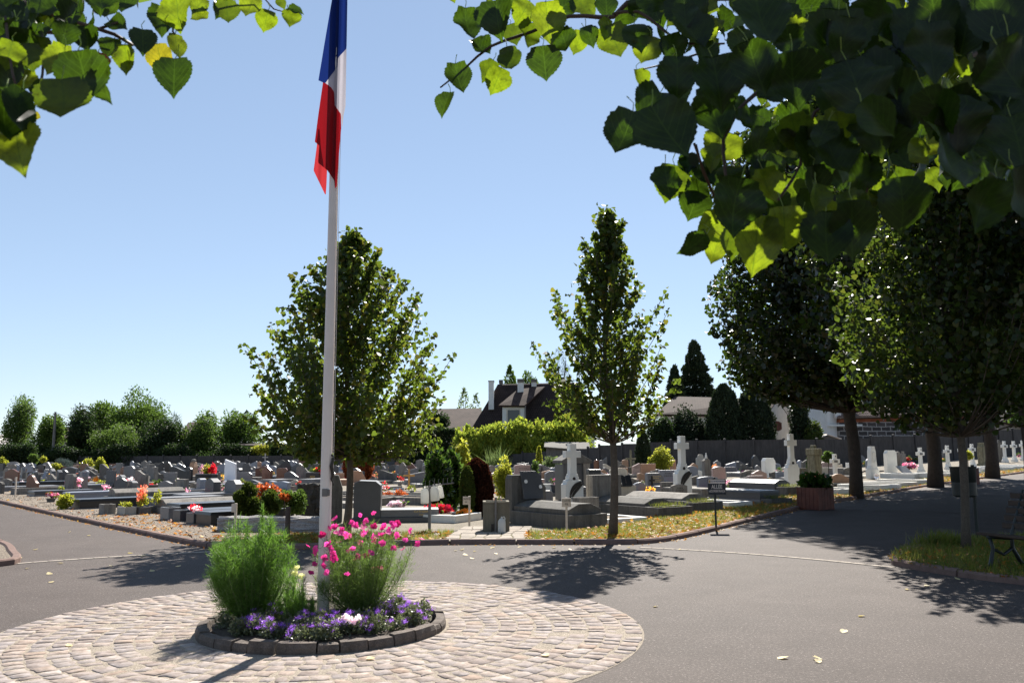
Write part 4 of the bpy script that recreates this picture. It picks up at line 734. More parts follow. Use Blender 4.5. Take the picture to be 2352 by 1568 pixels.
def rel(o):                     # move a building's empty to the base of its own geometry
    ms = [c for c in o.children_recursive if c.type == 'MESH']; pts = [v.co for c in ms for v in c.data.vertices]
    cx = sum(p.x for p in pts) / len(pts); cy = sum(p.y for p in pts) / len(pts); o.location = (cx, cy, 0)
    for c in o.children: c.location = (-cx, -cy, 0)
    for c in o.children:
        for d in c.children: d.location = (0, 0, 0)
    return o
def pr(z, x, y, Y): return P(*Q(z, x, y), Y)
wall = bld('concrete_boundary_wall', 'long grey boundary wall of precast concrete panels and posts behind all the graves', 'wall')
secs = [(-40, 1048, 108), (300, 1047, 105), (610, 1046, 100), (1000, 1047, 90), (1200, 1042, 84), (1350, 1030, 78), (1376, 1025, 76), (1600, 1011, 70), (1800, 1009, 66), (1950, 1009, 67), (2000, 1003, 68), (2150, 999, 71), (2420, 982, 80)]
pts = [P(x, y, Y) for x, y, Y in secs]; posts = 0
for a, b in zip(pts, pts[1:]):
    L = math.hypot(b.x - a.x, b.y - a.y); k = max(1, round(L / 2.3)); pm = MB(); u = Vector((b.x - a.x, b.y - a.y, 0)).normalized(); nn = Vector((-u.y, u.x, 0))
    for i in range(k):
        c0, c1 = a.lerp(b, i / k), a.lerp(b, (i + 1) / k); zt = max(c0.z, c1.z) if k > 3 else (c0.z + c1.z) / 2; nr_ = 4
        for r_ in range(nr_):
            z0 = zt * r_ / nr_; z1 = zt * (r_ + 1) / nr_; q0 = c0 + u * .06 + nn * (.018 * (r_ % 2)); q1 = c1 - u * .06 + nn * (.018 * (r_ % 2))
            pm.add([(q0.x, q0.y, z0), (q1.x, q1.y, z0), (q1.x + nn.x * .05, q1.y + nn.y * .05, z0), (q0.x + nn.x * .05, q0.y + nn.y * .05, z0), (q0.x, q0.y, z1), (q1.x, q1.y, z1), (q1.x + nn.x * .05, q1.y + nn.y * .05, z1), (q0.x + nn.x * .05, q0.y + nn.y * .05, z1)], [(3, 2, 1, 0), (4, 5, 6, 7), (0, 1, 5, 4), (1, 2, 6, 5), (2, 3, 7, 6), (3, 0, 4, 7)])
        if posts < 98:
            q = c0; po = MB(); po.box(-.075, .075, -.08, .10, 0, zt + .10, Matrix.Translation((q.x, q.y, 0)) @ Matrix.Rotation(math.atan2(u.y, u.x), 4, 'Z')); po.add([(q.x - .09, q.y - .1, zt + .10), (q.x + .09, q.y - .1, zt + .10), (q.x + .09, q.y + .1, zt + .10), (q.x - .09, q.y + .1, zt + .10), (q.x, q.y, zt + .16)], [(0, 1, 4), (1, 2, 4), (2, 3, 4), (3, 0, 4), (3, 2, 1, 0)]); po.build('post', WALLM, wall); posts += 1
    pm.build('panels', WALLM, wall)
rel(wall)
# main house with dormer
h = bld('house', 'large house with steep dark brown roof, white dormer and white chimneys behind the bamboo', 'house')
Yr, Ye = 100, 97.2
panel('roof', [pr('R', 235, 800, Ye), pr('R', 1560, 800, Ye), pr('R', 1360, 345, Yr), pr('R', 498, 366, Yr)], .25, ROOFD, h)
e0, e1 = pr('R', 235, 800, Ye), pr('R', 1560, 800, Ye); back = lambda p: Vector((p.x, 2 * Yr - p.y, p.z))
panel('roof', [back(e0), back(e1), pr('R', 1360, 345, Yr), pr('R', 498, 366, Yr)], .25, ROOFD, h)
w0, w1 = e0 + Vector((.5, .5, 0)), back(e0) + Vector((.5, -.5, 0)); panel('wall', [Vector((w0.x, w0.y, 0)), Vector((w1.x, w1.y, 0)), w1, pr('R', 520, 385, Yr), w0], .3, RENDER_W, h)
w2 = e1 + Vector((-.5, .5, 0)); panel('wall', [Vector((w0.x, w0.y, 0)), Vector((w2.x, w2.y, 0)), w2, w0], .3, RENDER_W, h)
def boxpx(name, z, x0, x1, y0, y1, Y, dep, mat, parent, zb=None, **k):
    a = pr(z, x0, y0, Y); b = pr(z, x1, y1, Y); mb = MB(); mb.box(a.x, b.x, Y, Y + dep, b.z if zb is None else zb, a.z); return mb.build(name, mat, parent, **k)
c = boxpx('chimney', 'R', 402, 458, 324, 620, 98.0, 1.3, RENDER_W, h); boxpx('chimney_cap', 'R', 398, 462, 318, 324, 97.9, 1.5, CONCD, c)
c = boxpx('chimney', 'R', 706, 771, 335, 460, 98.6, 1.2, RENDER_W, h); boxpx('chimney_cap', 'R', 702, 775, 300, 335, 98.5, 1.3, CONCD, c)
c = boxpx('chimney', 'R', 852, 905, 333, 380, 99.6, 1.2, RENDER_W, h); boxpx('chimney_cap', 'R', 848, 909, 300, 333, 99.5, 1.3, CONCD, c)
c = boxpx('chimney', 'R', 515, 550, 340, 400, 100.6, 1, CONC, h); boxpx('chimney_cap', 'R', 511, 554, 310, 340, 100.5, 1.2, CONCD, c)
Yd = 96.2; dw = boxpx('dormer_wall', 'R', 547, 780, 578, 830, Yd, 3.5, RENDER_W, h)
panel('dormer_roof', [pr('R', 508, 574, Yd - .4), pr('R', 778, 578, Yd - .4), pr('R', 992, 380, 99.6), pr('R', 722, 398, 99.6)], .22, ROOFB, h)
wf = boxpx('window', 'R', 588, 736, 612, 760, Yd - .06, .1, RENDER_C, h); boxpx('pane', 'R', 602, 728, 625, 752, Yd - .08, .03, GLASS, wf)
mb = MB(); a, b = pr('R', 786, 580, Yd - .15), pr('R', 786, 760, Yd - .15); mb.tube([a, b], .08, 6); mb.build('drainpipe', GREYMET, h)
rel(h)
h = bld('house', 'low house with brown tiled roof left of the big dark-roofed house', 'house')
panel('roof', [pr('R', -330, 850, 97), pr('R', 330, 850, 97), pr('R', 330, 606, 104), pr('R', -130, 613, 104)], .25, ROOFB, h); a, b = pr('R', -310, 850, 97.5), pr('R', 330, 850, 97.5); panel('wall', [Vector((a.x, a.y, 0)), Vector((b.x, b.y, 0)), b, a], .3, RENDER_C, h); rel(h)
# tiled house right of the slender tree, gable with lantern-shaped shutter
h = bld('house', 'house with long brown tiled roof and pale gable showing between the conifers', 'house')
Yg = 86; ap = pr('S', 1498, 722, Yg + 2); gl, gr = pr('S', 1330, 985, Yg), pr('S', 1620, 985, Yg + 4)
panel('roof', [pr('S', 60, 900, 93), pr('S', 1385, 900, Yg), ap, pr('S', 295, 690, 97)], .25, ROOFB, h)
panel('roof', [pr('S', 1655, 960, Yg + 5), pr('S', 1750, 930, 110), pr('S', 1560, 700, 105), ap], .25, ROOFD, h)
panel('wall', [Vector((gl.x, gl.y, 0)), Vector((gr.x, gr.y, 0)), pr('S', 1612, 905, Yg + 4), ap + Vector((0, 0, -.15)), pr('S', 1395, 905, Yg)], .3, RENDER_C, h)
a = pr('S', 120, 900, 93); b = pr('S', 1395, 905, Yg + .3); panel('wall', [Vector((a.x, a.y, 0)), Vector((b.x, b.y, 0)), b, a], .25, RENDER_C, h)
sh = MB(); c0 = pr('S', 1495, 1040, Yg + .9); k_ = Yg / F_PX * .19531
for dx, z0, z1 in ((-30, -48, 48), (-14, -58, 58), (4, -58, 58), (20, -50, 50), (34, -40, 40)): sh.box(c0.x + dx * k_ - .06, c0.x + dx * k_ + .1, c0.y - .25, c0.y - .1, c0.z + z0 * k_, c0.z + z1 * k_)
sh.box(c0.x - 36 * k_, c0.x + 40 * k_, c0.y - .28, c0.y - .12, c0.z + 20 * k_, c0.z + 26 * k_); sh.box(c0.x - 36 * k_, c0.x + 40 * k_, c0.y - .28, c0.y - .12, c0.z - 30 * k_, c0.z - 24 * k_)
sh.build('shutter', stone('red_brown_wood', (.16, .06, .04), .8), h); rel(h)
h = bld('house', 'distant house with dark slate roof between the gable and the white house', 'house')
panel('roof', [pr('S', 1560, 960, 100), pr('S', 2045, 930, 100), pr('S', 2010, 800, 106), pr('S', 1590, 806, 106)], .3, stone('slate', (.045, .04, .045), .6, .2), h)
a, b = pr('S', 1570, 950, 100.5), pr('S', 2080, 930, 100.5); panel('wall', [Vector((a.x, a.y, 0)), Vector((b.x, b.y, 0)), b, a], .3, RENDER_C, h); rel(h)
h = bld('house', 'white rendered house with a tall shuttered window behind the first thick trunk', 'house')
Yw = 80; a, b = pr('S', 2070, 775, Yw), pr('S', 2420, 775, Yw + 1); panel('wall', [Vector((a.x, a.y, 0)), Vector((b.x, b.y, 0)), b, a], .3, RENDER_W, h); a2 = a + Vector((-.5, 7, 0)); panel('wall', [Vector((a.x, a.y, 0)), Vector((a2.x, a2.y, 0)), a2, a], .3, RENDER_W, h)
panel('roof', [a + Vector((-.5, -.5, 0)), b + Vector((.5, -.5, 0)), b + Vector((.5, 4, 3)), a + Vector((-.5, 4, 3))], .25, ROOFB, h)
wf = boxpx('window', 'S', 2166, 2250, 797, 950, Yw - .1, .1, WHPAINT, h); boxpx('pane', 'S', 2178, 2240, 808, 838, Yw - .13, .03, GLASS, wf); boxpx('pane', 'S', 2178, 2240, 845, 940, Yw - .13, .03, RENDER_W, wf)
mb = MB(); q = pr('S', 2100, 1040, Yw - .1); mb.box(a.x - .1, b.x, Yw - .25, Yw - .05, q.z, q.z + .15); mb.build('ledge', RENDER_W, h)
rel(h)
h = bld('garden_shed', 'small low shed with a light two-sloped roof just behind the wall', 'shed'); Ys = 73
a, b, c_ = pr('S', 1962, 1192, Ys), pr('S', 2222, 1192, Ys), pr('S', 2075, 1144, Ys); panel('wall', [Vector((a.x, a.y, 0)), Vector((b.x, b.y, 0)), b, c_, a], .1, CONCD, h)
for p, s in ((a, -1), (b, 1)): panel('roof', [p + Vector((s * .15, -.2, 0)), c_ + Vector((0, -.2, .05)), c_ + Vector((0, 3, .05)), p + Vector((s * .15, 3, 0))], .06, WHPAINT, h)
rel(h)
# stone barn
h = bld('stone_barn', 'long low barn of dark rubble blocks with a brick band and rounded roof tiles', 'barn')
Y0, Y1 = 80, 84
def wq(x, y, Yo=0): u = (x - 290) / 1600; return pr('U', x, y, Y0 + (Y1 - Y0) * u + Yo)
a, b = wq(292, 802), wq(1900, 782)
panel('wall', [Vector((a.x, a.y, 0)), Vector((b.x, b.y, 0)), b, a], .4, BLOCKS, h)
panel('brick_band', [wq(292, 803, -.02), wq(1900, 783, -.02), wq(1900, 735, -.02), wq(292, 768, -.02)], .4, BRICK, h)
panel('beam', [wq(292, 769, -.12), wq(1900, 736, -.12), wq(1900, 705, -.12), wq(292, 742, -.12)], .3, stone('dark_wood_beam', (.04, .03, .025), .9), h)
# corrugated roof: rows of rounded tiles as real ribs
A, B, C_, D_ = wq(270, 745, -.5), wq(1900, 705, -.5), wq(1900, 560, 4.5), wq(500, 592, 4.5); mb = MB(); nrib = 74
nrm = (B - A).cross(D_ - A).normalized()
for i in range(nrib):
    u = (i + .5) / nrib; p, q = A.lerp(B, u), D_.lerp(C_, u); w_ = (B - A).length / nrib * .36; sd_ = (B - A).normalized()
    for j in range(6):
        s, e = p.lerp(q, j / 6), p.lerp(q, (j + 1) / 6 - .004); lift = .02 * (j % 2); vs = []
        for pt, l_, k_ in ((s, .04, 1.0), (e, .0, .85)):
            for t in range(5): th = math.pi * t / 4; vs.append(pt + sd_ * math.cos(th) * w_ * k_ + nrm * (math.sin(th) * w_ * .9 + l_))
        mb.add(vs, [(t, t + 1, t + 6, t + 5) for t in range(4)] + [(0, 5, 9, 4), (4, 3, 2, 1, 0)])
mb.build('tiles', ROOFR, panel('roof', [A, B, C_, D_], .12, ROOFR, h)); rel(h)
h = bld('house', 'far roof ridge showing over the rounded-tile barn roof', 'house'); panel('roof', [pr('U', 560, 620, 86), pr('U', 1000, 610, 86), pr('U', 880, 530, 90), pr('U', 740, 545, 90)], .3, ROOFB, h); a, b = pr('U', 600, 612, 86.3), pr('U', 980, 604, 86.3); panel('wall', [Vector((a.x, a.y, 0)), Vector((b.x, b.y, 0)), b, a], .3, RENDER_C, h); rel(h)
h = bld('house', 'pale gabled house with dark roof edge at the far right beyond the barn', 'house')
a, b, c_ = pr('U', 2000, 760, 98), pr('U', 2175, 790, 96), pr('U', 2060, 610, 97); panel('wall', [Vector((a.x, a.y, 0)), Vector((b.x, b.y, 0)), b, pr('U', 2172, 705, 96), c_, pr('U', 2000, 640, 98)], .3, RENDER_C, h)
panel('roof', [pr('U', 2200, 745, 95.5), pr('U', 2500, 700, 108), pr('U', 2330, 560, 108), pr('U', 2055, 598, 96.5)], .25, ROOFB, h); rel(h)
h = bld('garage', 'low garage with a sloping roof edge at the far right behind the wall', 'garage')
a, b = pr('U', 2005, 790, 88), pr('U', 2600, 925, 88); panel('wall', [Vector((a.x, a.y, 0)), Vector((b.x, b.y, 0)), b, a], .3, CONC, h); panel('roof', [a + Vector((0, -.3, .02)), b + Vector((0, -.3, .02)), b + Vector((0, 6, .3)), a + Vector((0, 6, .3))], .12, ROOFB, h); rel(h)
# left background
h = bld('warehouse', 'distant building with bright white sheet roof at the far left edge', 'building'); panel('roof', [pr('I', -150, 650, 130), pr('I', 95, 648, 130), pr('I', 80, 560, 138), pr('I', -150, 555, 138)], .3, WHPAINT, h); a, b = pr('I', -150, 650, 130.5), pr('I', 95, 648, 130.5); panel('wall', [Vector((a.x, a.y, 0)), Vector((b.x, b.y, 0)), b, a], .3, RENDER_C, h); rel(h)
h = bld('house', 'low roof of grey tiles at the far left under the white sheet roof', 'house'); panel('roof', [pr('I', -150, 718, 118), pr('I', 120, 720, 118), pr('I', 100, 650, 124), pr('I', -150, 650, 124)], .3, stone('grey_tiles', (.25, .24, .24), .8, .2, 3), h); a, b = pr('I', -150, 715, 118.3), pr('I', 118, 716, 118.3); panel('wall', [Vector((a.x, a.y, 0)), Vector((b.x, b.y, 0)), b, a], .3, RENDER_C, h); rel(h)
h = bld('house', 'low brown roof behind the concrete telegraph pole', 'house'); panel('roof', [pr('I', 380, 600, 122), pr('I', 700, 600, 122), pr('I', 700, 487, 130), pr('I', 460, 485, 130)], .3, ROOFB, h); a, b = pr('I', 380, 600, 122.3), pr('I', 700, 600, 122.3); panel('wall', [Vector((a.x, a.y, 0)), Vector((b.x, b.y, 0)), b, a], .3, RENDER_C, h); rel(h)
h = bld('house', 'small grey roof corner between the two round bushy trees', 'house'); panel('roof', [pr('I', 1690, 560, 122), pr('I', 1900, 600, 122), pr('I', 1900, 430, 130), pr('I', 1770, 445, 130)], .3, ROOFB, h); a, b = pr('I', 1690, 560, 122.3), pr('I', 1900, 600, 122.3); panel('wall', [Vector((a.x, a.y, 0)), Vector((b.x, b.y, 0)), b, a], .3, RENDER_C, h); rel(h)
h = bld('outbuilding', 'windowless dark grey shed rising above the wall left of the round lime tree', 'shed')
a, b = pr('B', 1000, 90, 112), pr('B', 1900, 118, 108); panel('wall', [Vector((a.x, a.y, 0)), Vector((b.x, b.y, 0)), b, a], 3, stone('brown_grey_render', (.12, .10, .09), .9, .2), h); panel('roof', [a + Vector((-.2, -.2, .02)), b + Vector((.2, -.2, .02)), b + Vector((.2, 4, .3)), a + Vector((-.2, 4, .3))], .12, ROOFD, h); rel(h)
h = bld('lean_to', 'tumbledown lean-to roof on the wall behind the left white cross', 'shed')
a, b = pr('E', 120, 125, 80), pr('E', 700, 175, 79); panel('wall', [Vector((a.x, a.y, 0)), Vector((b.x, b.y, 0)), b, a], .3, CONCD, h); panel('roof', [a + Vector((-.2, -.3, 0)), b + Vector((.2, -.3, 0)), b + Vector((.4, 3, .75)), a + Vector((0, 3, .5))], .08, CONCD, h); rel(h)
# telegraph pole
tp0 = pr('I', 522, 345, 112); o = empty('telegraph_pole', (tp0.x, 112, 0), label='thin concrete telegraph pole with two wires rising beyond the far wall', cat='pole'); mb = MB(); mb.tube([(0, 0, 0), (0, 0, tp0.z)], [.22, .14], 8); mb.build('pole', CONC, o); mb = MB()
for (x, y), (x2, y2) in (((540, 358), (720, 415)), ((540, 358), (470, 400)), ((590, 435), (720, 462))):
    p, q = pr('I', x, y, 112) - o.location, pr('I', x2, y2, 112) - o.location; mb.tube([p, p.lerp(q, .5) + Vector((0, 0, -.15)), q], .03, 4)
mb.build('wires', DARKMET, o)

# ================================================================== TREES, HEDGES AND SHRUBS BEYOND AND AMONG THE GRAVES
def bush(name, z, x0, x1, y0, y1, Y, mat, label, cat='shrub', n=2600, ls=None, dens=1.5, lump=.46, kind='diamond', lumps=16, shape='round', stem=True, base=None, group=None, depth=None, droop=.5, dirs=None, trunkmat=None):
    """crown read from a picture box; stands on the ground at depth Y (Y None: base row y1 is its ground line)"""
    px0, py0 = Q(z, x0, y0); px1, py1 = Q(z, x1, y1); cx = (px0 + px1) / 2
    if Y is None: g_ = G(cx, py1); Y = g_.y
    w_ = (px1 - px0) / F_PX * Y / 2; zt = P(cx, py0, Y).z; zb = max(0.0, P(cx, py1, Y).z) if base is None else base; X = P(cx, py0, Y).x; gz = T(X, Y); zb = max(zb, gz); hh = (zt - zb)
    o = empty(name, (X, Y, gz), label=label, cat=cat, group=group); d = depth or w_; ls = (ls or max(.03, Y / F_PX * 4.2)) * (1.25 if Y > 60 else 1.15); n = int(n * (dens if Y > 60 else 1.3) * (2.2 if shape == 'box' else 1))
    if shape == 'round': p = blob(n, (0, 0, zb - gz + hh / 2), (w_, d, hh / 2), lumps, lump=lump)
    elif shape == 'box': p = rng.uniform(-1, 1, (n, 3)); j = rng.integers(0, 3, n); s = np.sign(rng.normal(size=n)); j = np.where(rng.random(n) < .6, 1, j); p[np.arange(n), j] = s * (1 + .04 * rng.normal(size=n)); p[:, 1] = np.where(j == 1, -abs(p[:, 1]), p[:, 1]); p = p * [w_, d, hh / 2] + [0, 0, zb - gz + hh / 2]
    else:
        t = rng.random(n); 
        if shape == 'cone': t = 1 - np.sqrt(1 - t * .999); r = (1 - t) ** .75 * (.62 + .38 * np.abs(np.sin(t * 26 + rng.random(n) * .8))) + .03
        elif shape == 'flame': r = np.interp(t, [0, .15, .45, .8, 1], [.6, .9, 1, .55, .04])
        elif shape == 'egg': r = np.interp(t, [0, .12, .4, .7, .9, 1], [.55, .85, 1, .9, .6, .12])
        elif shape == 'column': r = np.interp(t, [0, .1, .6, .9, 1], [.9, 1, .9, .5, .1])
        a = rng.random(n) * 6.283; lob = 1 + .10 * np.sin(a * 5 + t * 3) + .06 * np.sin(a * 11 + t * 17); q = r * lob * (.8 + .25 * rng.random(n)); p = np.stack([w_ * q * np.cos(a), d * q * np.sin(a), zb - gz + t * hh], 1)
        if shape in ('cone',): p[:, 2] -= .12 * hh * q * .6
    if dirs == 'up': dd = rng.normal(size=(n, 3)) * .5; dd[:, 2] += 1
    elif dirs == 'out': dd = p - [0, 0, zb - gz + hh * .35]; dd = dd / (np.linalg.norm(dd, axis=1, keepdims=True) + 1e-6) + rng.normal(size=(n, 3)) * .45
    else: dd = None
    if name == 'bamboo_clump':
        for i in range(26):
            a0 = random.uniform(-.85, .85); h0 = hh * random.uniform(.7, 1.06) * (1 - .35 * a0 * a0); u = rng.random(70); pc = np.stack([a0 * w_ + .25 * rng.normal(size=70) * (1.1 - u), rng.uniform(-.5, .5) * d + .2 * rng.normal(size=70), h0 * (.55 + .45 * u)], 1); p = np.concatenate([p, pc]); dd = np.concatenate([dd, rng.normal(size=(70, 3)) * .6 + [0, 0, 1]])
    leaves('crown' if cat == 'tree' else 'foliage', p, ls, mat, o, kind=kind, droop=droop, dirs=dd)
    if stem:
        mb = MB(); r0 = max(.015, w_ * .07); mb.tube([(0, 0, 0), (.02 * w_, 0, (zb - gz) + hh * .35), (-.03 * w_, 0, zb - gz + hh * .75)], [r0, r0 * .8, r0 * .3], 7)
        for i in range(5): a = i * 1.3; mb.tube([(0, 0, zb - gz + hh * .15), (math.cos(a) * w_ * .5, math.sin(a) * d * .5, zb - gz + hh * (.5 + .08 * i))], [r0 * .6, r0 * .2], 5)
        mb.build('trunk' if cat == 'tree' else 'stem', trunkmat or BARK, o)
    return o
B_ = bush
B_('birch_tree', 'I', 0, 385, 170, 760, 118, GREEN1, 'feathery pale birch at the far left edge beyond the wall', 'tree', 6000, .2, lumps=20, base=.5, droop=1.2)
B_('shrub_tree', 'I', 330, 640, 330, 780, 114, GREEN1, 'loose sprawling bush tree around the telegraph pole', 'tree', 3600, .22, lumps=22, base=.3, dirs='out')
B_('dark_shrub', 'I', -20, 620, 640, 790, 113, GREEN2, 'dark hedge mass at the foot of the birch', 'hedge', 5000, .24, lumps=18, depth=2, base=0)
B_('ivy_clad_tree', 'I', 640, 1040, 310, 780, 112, GREEN2, 'dark leaning mass of foliage right of the telegraph pole', 'tree', 7500, .22, lumps=18, base=0)
for i_, (x0, x1, y0) in enumerate(((-60, 420, 640), (380, 900, 660), (860, 1420, 640), (1380, 1980, 650), (1900, 2500, 640))):
    B_('dark_hedge', 'I', x0, x1, y0, 800, 107 - i_ * .6, GREEN2, 'dense dark hedge section along the far wall, ' + ['at the far left edge', 'under the telegraph pole', 'under the light leafy tree top', 'under the dark conifer mass', 'left of the round lime tree'][i_], 'hedge', 5200, .2, lumps=26, depth=1.2, base=0, stem=False)
B_('ash_tree', 'I', 700, 1180, 230, 560, 124, GREEN1, 'light leafy tree top rising behind the dark leaning mass', 'tree', 4500, .26, lumps=22, base=3.2, dirs='out')
B_('chestnut_tree', 'I', 1020, 1560, 155, 640, 119, GREEN1, 'tallest round green tree left of the flagpole beyond the wall', 'tree', 9000, .25, lumps=26, base=1, dirs='out')
B_('shrub_tree', 'I', 880, 1430, 440, 790, 110, GREEN1, 'pale green rounded bush in front of the tallest round tree', 'tree', 8000, .2, lumps=24, base=0)
B_('dark_conifer', 'I', 1310, 1740, 400, 790, 108, GREEN2, 'dark conical conifer mass between the two round green trees', 'tree', 7500, .22, lumps=16, base=0)
B_('shrub_tree', 'I', 1700, 2130, 335, 780, 110, GREEN1, 'broad rounded willow-like tree above the far wall left of the round lime', 'tree', 8500, .22, lumps=22, base=0)
B_('shrub_tree', 'I', 2020, 2480, 330, 700, 116, GREEN1, 'yellowish loose tree just left of the round lime tree crown', 'tree', 6500, .24, lumps=24, base=0, dirs='out')
mk = B_('monkey_puzzle', 'I', 1570, 1720, 345, 520, 117, GREEN2, 'small sparse spiky tree top between the round trees', 'tree', 420, .5, lumps=12, base=2.5, kind='blade', dirs='out')
B_('wall_creeper', 'B', 1330, 1880, 40, 240, 104, YELGR, 'light green creeper tumbling over the wall beside the grey shed', 'creeper', 1500, .2, lumps=12, depth=1)
B_('dark_hedge', 'B', 1660, 2400, 110, 260, 101, GREEN2, 'dark green clipped hedge above the wall under the round lime crown', 'hedge', 2500, .2, shape='box', depth=.8, base=0, stem=False)
B_('tall_clipped_hedge', 'J', 872, 1050, 987, 1058, 90, GREEN2, 'tall dark clipped hedge between the round lime tree and the bamboo', 'hedge', 7000, .17, shape='box', depth=1, base=0, stem=False)
B_('tree', 'J', 975, 1035, 938, 1000, 95, GREEN2, 'small dark tree in front of the low brown tiled roof', 'tree', 1800, .22)
for (x0, x1, y0, lb) in ((1036, 1122, 972, 'left'), (1085, 1195, 968, 'second from the left'), (1155, 1240, 958, 'middle, in front of the dormer'), (1200, 1300, 964, 'second from the right'), (1255, 1364, 952, 'rightmost and yellowest')):
    B_('bamboo_clump', 'J', x0, x1, y0, 1052, 86 - (x0 % 7) * .3, BAMB, 'feathery yellow-green bamboo clump behind the wall, ' + lb, 'bamboo', 7000, .22, kind='diamond', lumps=60, base=0, dirs='up', group='bamboo clumps behind the wall', lump=.28)
B_('poplar', 'J', 1150, 1192, 842, 900, 118, GREEN1, 'small poplar top left of two over the dormered roof', 'tree', 900, .3, shape='flame', base=5, dirs='up')
B_('poplar', 'J', 1180, 1246, 834, 905, 119, GREEN1, 'broad poplar top over the middle of the dormered roof', 'tree', 1700, .3, lumps=12, base=5, dirs='up')
B_('spruce', 'J', 1222, 1345, 795, 960, 110, BLUEC, 'grey-green drooping conifer behind the left edge of the slender lime', 'tree', 5200, .3, shape='cone', base=4, kind='blade', dirs='out')
B_('young_birch', 'J', 1046, 1085, 892, 950, 125, GREEN3, 'thin young birch left of the white chimney, taller one', 'tree', 380, .26, shape='flame', base=3)
B_('young_birch', 'J', 1078, 1108, 903, 950, 125, GREEN3, 'thin young birch left of the white chimney, shorter one', 'tree', 300, .26, shape='flame', base=3)
B_('cedar', 'S', 240, 790, 10, 720, 104, CONIF, 'dark pointed cedar rising behind the brown tiled roof', 'tree', 12000, .26, shape='cone', base=5.5, kind='diamond', dirs='out')
B_('cedar', 'S', 110, 460, 310, 720, 101, CONIF, 'smaller dark conifer leaning on the left of the pointed cedar', 'tree', 6500, .26, shape='cone', base=4.5, dirs='out')
B_('laurel_hedge', 'S', -40, 320, 900, 1260, 76, GREEN2, 'low dark laurel hedge right of the slender lime tree', 'hedge', 6500, .17, lumps=22, base=0)
B_('thuja_hedge', 'S', 230, 720, 790, 1250, 77, CONIF, 'broad dark thuja bush under the brown tiled roof', 'hedge', 9000, .17, lumps=22, base=0)
B_('cypress', 'S', 640, 1080, 560, 1250, 75, CONIF, 'tall dark cypress, left of the pair in front of the tiled roof', 'tree', 12000, .17, shape='column', base=0, dirs='up')
B_('cypress', 'S', 950, 1440, 590, 1240, 76, CONIF, 'tall dark cypress beside the pale gable, right of the pair', 'tree', 12000, .17, shape='column', base=0, dirs='up')
B_('shrub', 'S', 1600, 1850, 720, 1180, 74, CONIF, 'dull brown-green conifer right of the pale gable', 'tree', 4500, .17, lumps=14, base=0)
B_('shrub', 'S', 1800, 2050, 920, 1180, 73, THUJ, 'yellowish green clipped bush left of the small light shed', 'shrub', 3600, .16, lumps=14, base=0)
B_('tree', 'S', 1690, 2140, 640, 900, 112, GREEN1, 'distant tree with sunlit leaves above the slate roof', 'tree', 3000, .28, lumps=16, base=3)
B_('tree', 'U', 2150, 2420, 560, 860, 92, GREEN1, 'sunlit leafy tree at the far right over the garage', 'tree', 4000, .17, lumps=18, base=.5, dirs='out')
B_('small_cypress', 'R', 1935, 2085, 810, 1120, 66, CONIF, 'small dark cypress standing among the graves right of the slender lime', 'tree', 4200, .12, shape='flame', base=0, dirs='up')
# plants among the graves
B_('photinia', 'I', 770, 880, 780, 900, 72, YELGR, 'yellow-green bush in the left block, left of two', 'shrub', 1300, .13, base=0)
B_('photinia', 'I', 870, 1000, 770, 935, 66, YELGR, 'yellow-green pointed bush in the left block, right of two', 'shrub', 1600, .12, lumps=12, base=0)
B_('juniper', 'I', 520, 700, 775, 880, 78, BLUEC, 'flat-topped blue-green juniper among the far left graves', 'shrub', 1700, .15, lumps=14, kind='blade', dirs='out')
B_('golden_shrub', 'I', 490, 580, 825, 905, 66, YELGR, 'small bright yellow-green shrub beside the black double headstone', 'shrub', 900, .1)
B_('golden_shrub', 'I', 380, 440, 760, 820, 88, YELGR, 'small pale shrub by the wall at far left', 'shrub', 500, .13)
B_('golden_shrub', 'I', -20, 70, 770, 880, 84, YELGR, 'yellowish bush at the extreme left among the far graves', 'shrub', 900, .15)
B_('golden_shrub', 'I', 270, 360, 740, 830, 90, GREEN1, 'green bush by the wall behind the far left headstones', 'shrub', 800, .16)
B_('golden_shrub', 'A', 530, 670, 940, 1100, None, YELGR, 'low yellow-green bush growing at the edge of the gravel path', 'shrub', 900, .055, dirs='out')
B_('conifer_bush', 'B', 1150, 1500, 640, 1150, 19.2, THUJ, 'dark green cushion conifer planted on the rough stone grave, left half', 'shrub', 9000, .05, lumps=14, kind='diamond', base=.25, dirs='out', depth=.35)
B_('conifer_bush', 'B', 1480, 1760, 690, 1130, 19.3, THUJ, 'dark green cushion conifer planted on the rough stone grave, right half', 'shrub', 7000, .05, lumps=12, kind='diamond', base=.25, depth=.35, dirs='out')
B_('berry_bush', 'B', 1320, 1800, 620, 790, 20.2, REDB, 'bright orange-red flowering plant behind the cushion conifers', 'flowering plant', 900, .06, lumps=12, base=.5, kind='oval')
B_('rose_bush', 'B', 1720, 2110, 680, 1050, 19.2, GREEN1, 'bushy rose shrub with reddish tips beside the rough dark stele', 'shrub', 2600, .05, lumps=16, base=.3, dirs='out')
B_('berry_bush', 'B', 1730, 1890, 740, 910, 18.9, REDB, 'small spray of orange berries in front of the rose shrub', 'flowering plant', 260, .05, lumps=8, base=.6, kind='oval')
B_('rusty_conifer', 'C', 760, 1130, 150, 540, 50, RUSTC, 'withered rust-red conifer behind the lime tree trunk', 'tree', 7500, .1, shape='egg', base=0, dirs='up', kind='diamond')
B_('laurel_shrub', 'D', 190, 500, 190, 880, 24, LAUR, 'glossy green laurel shrub behind the hanging plastic jugs, left part', 'shrub', 2400, .12, lumps=20, base=0, kind='oval', dirs='out')
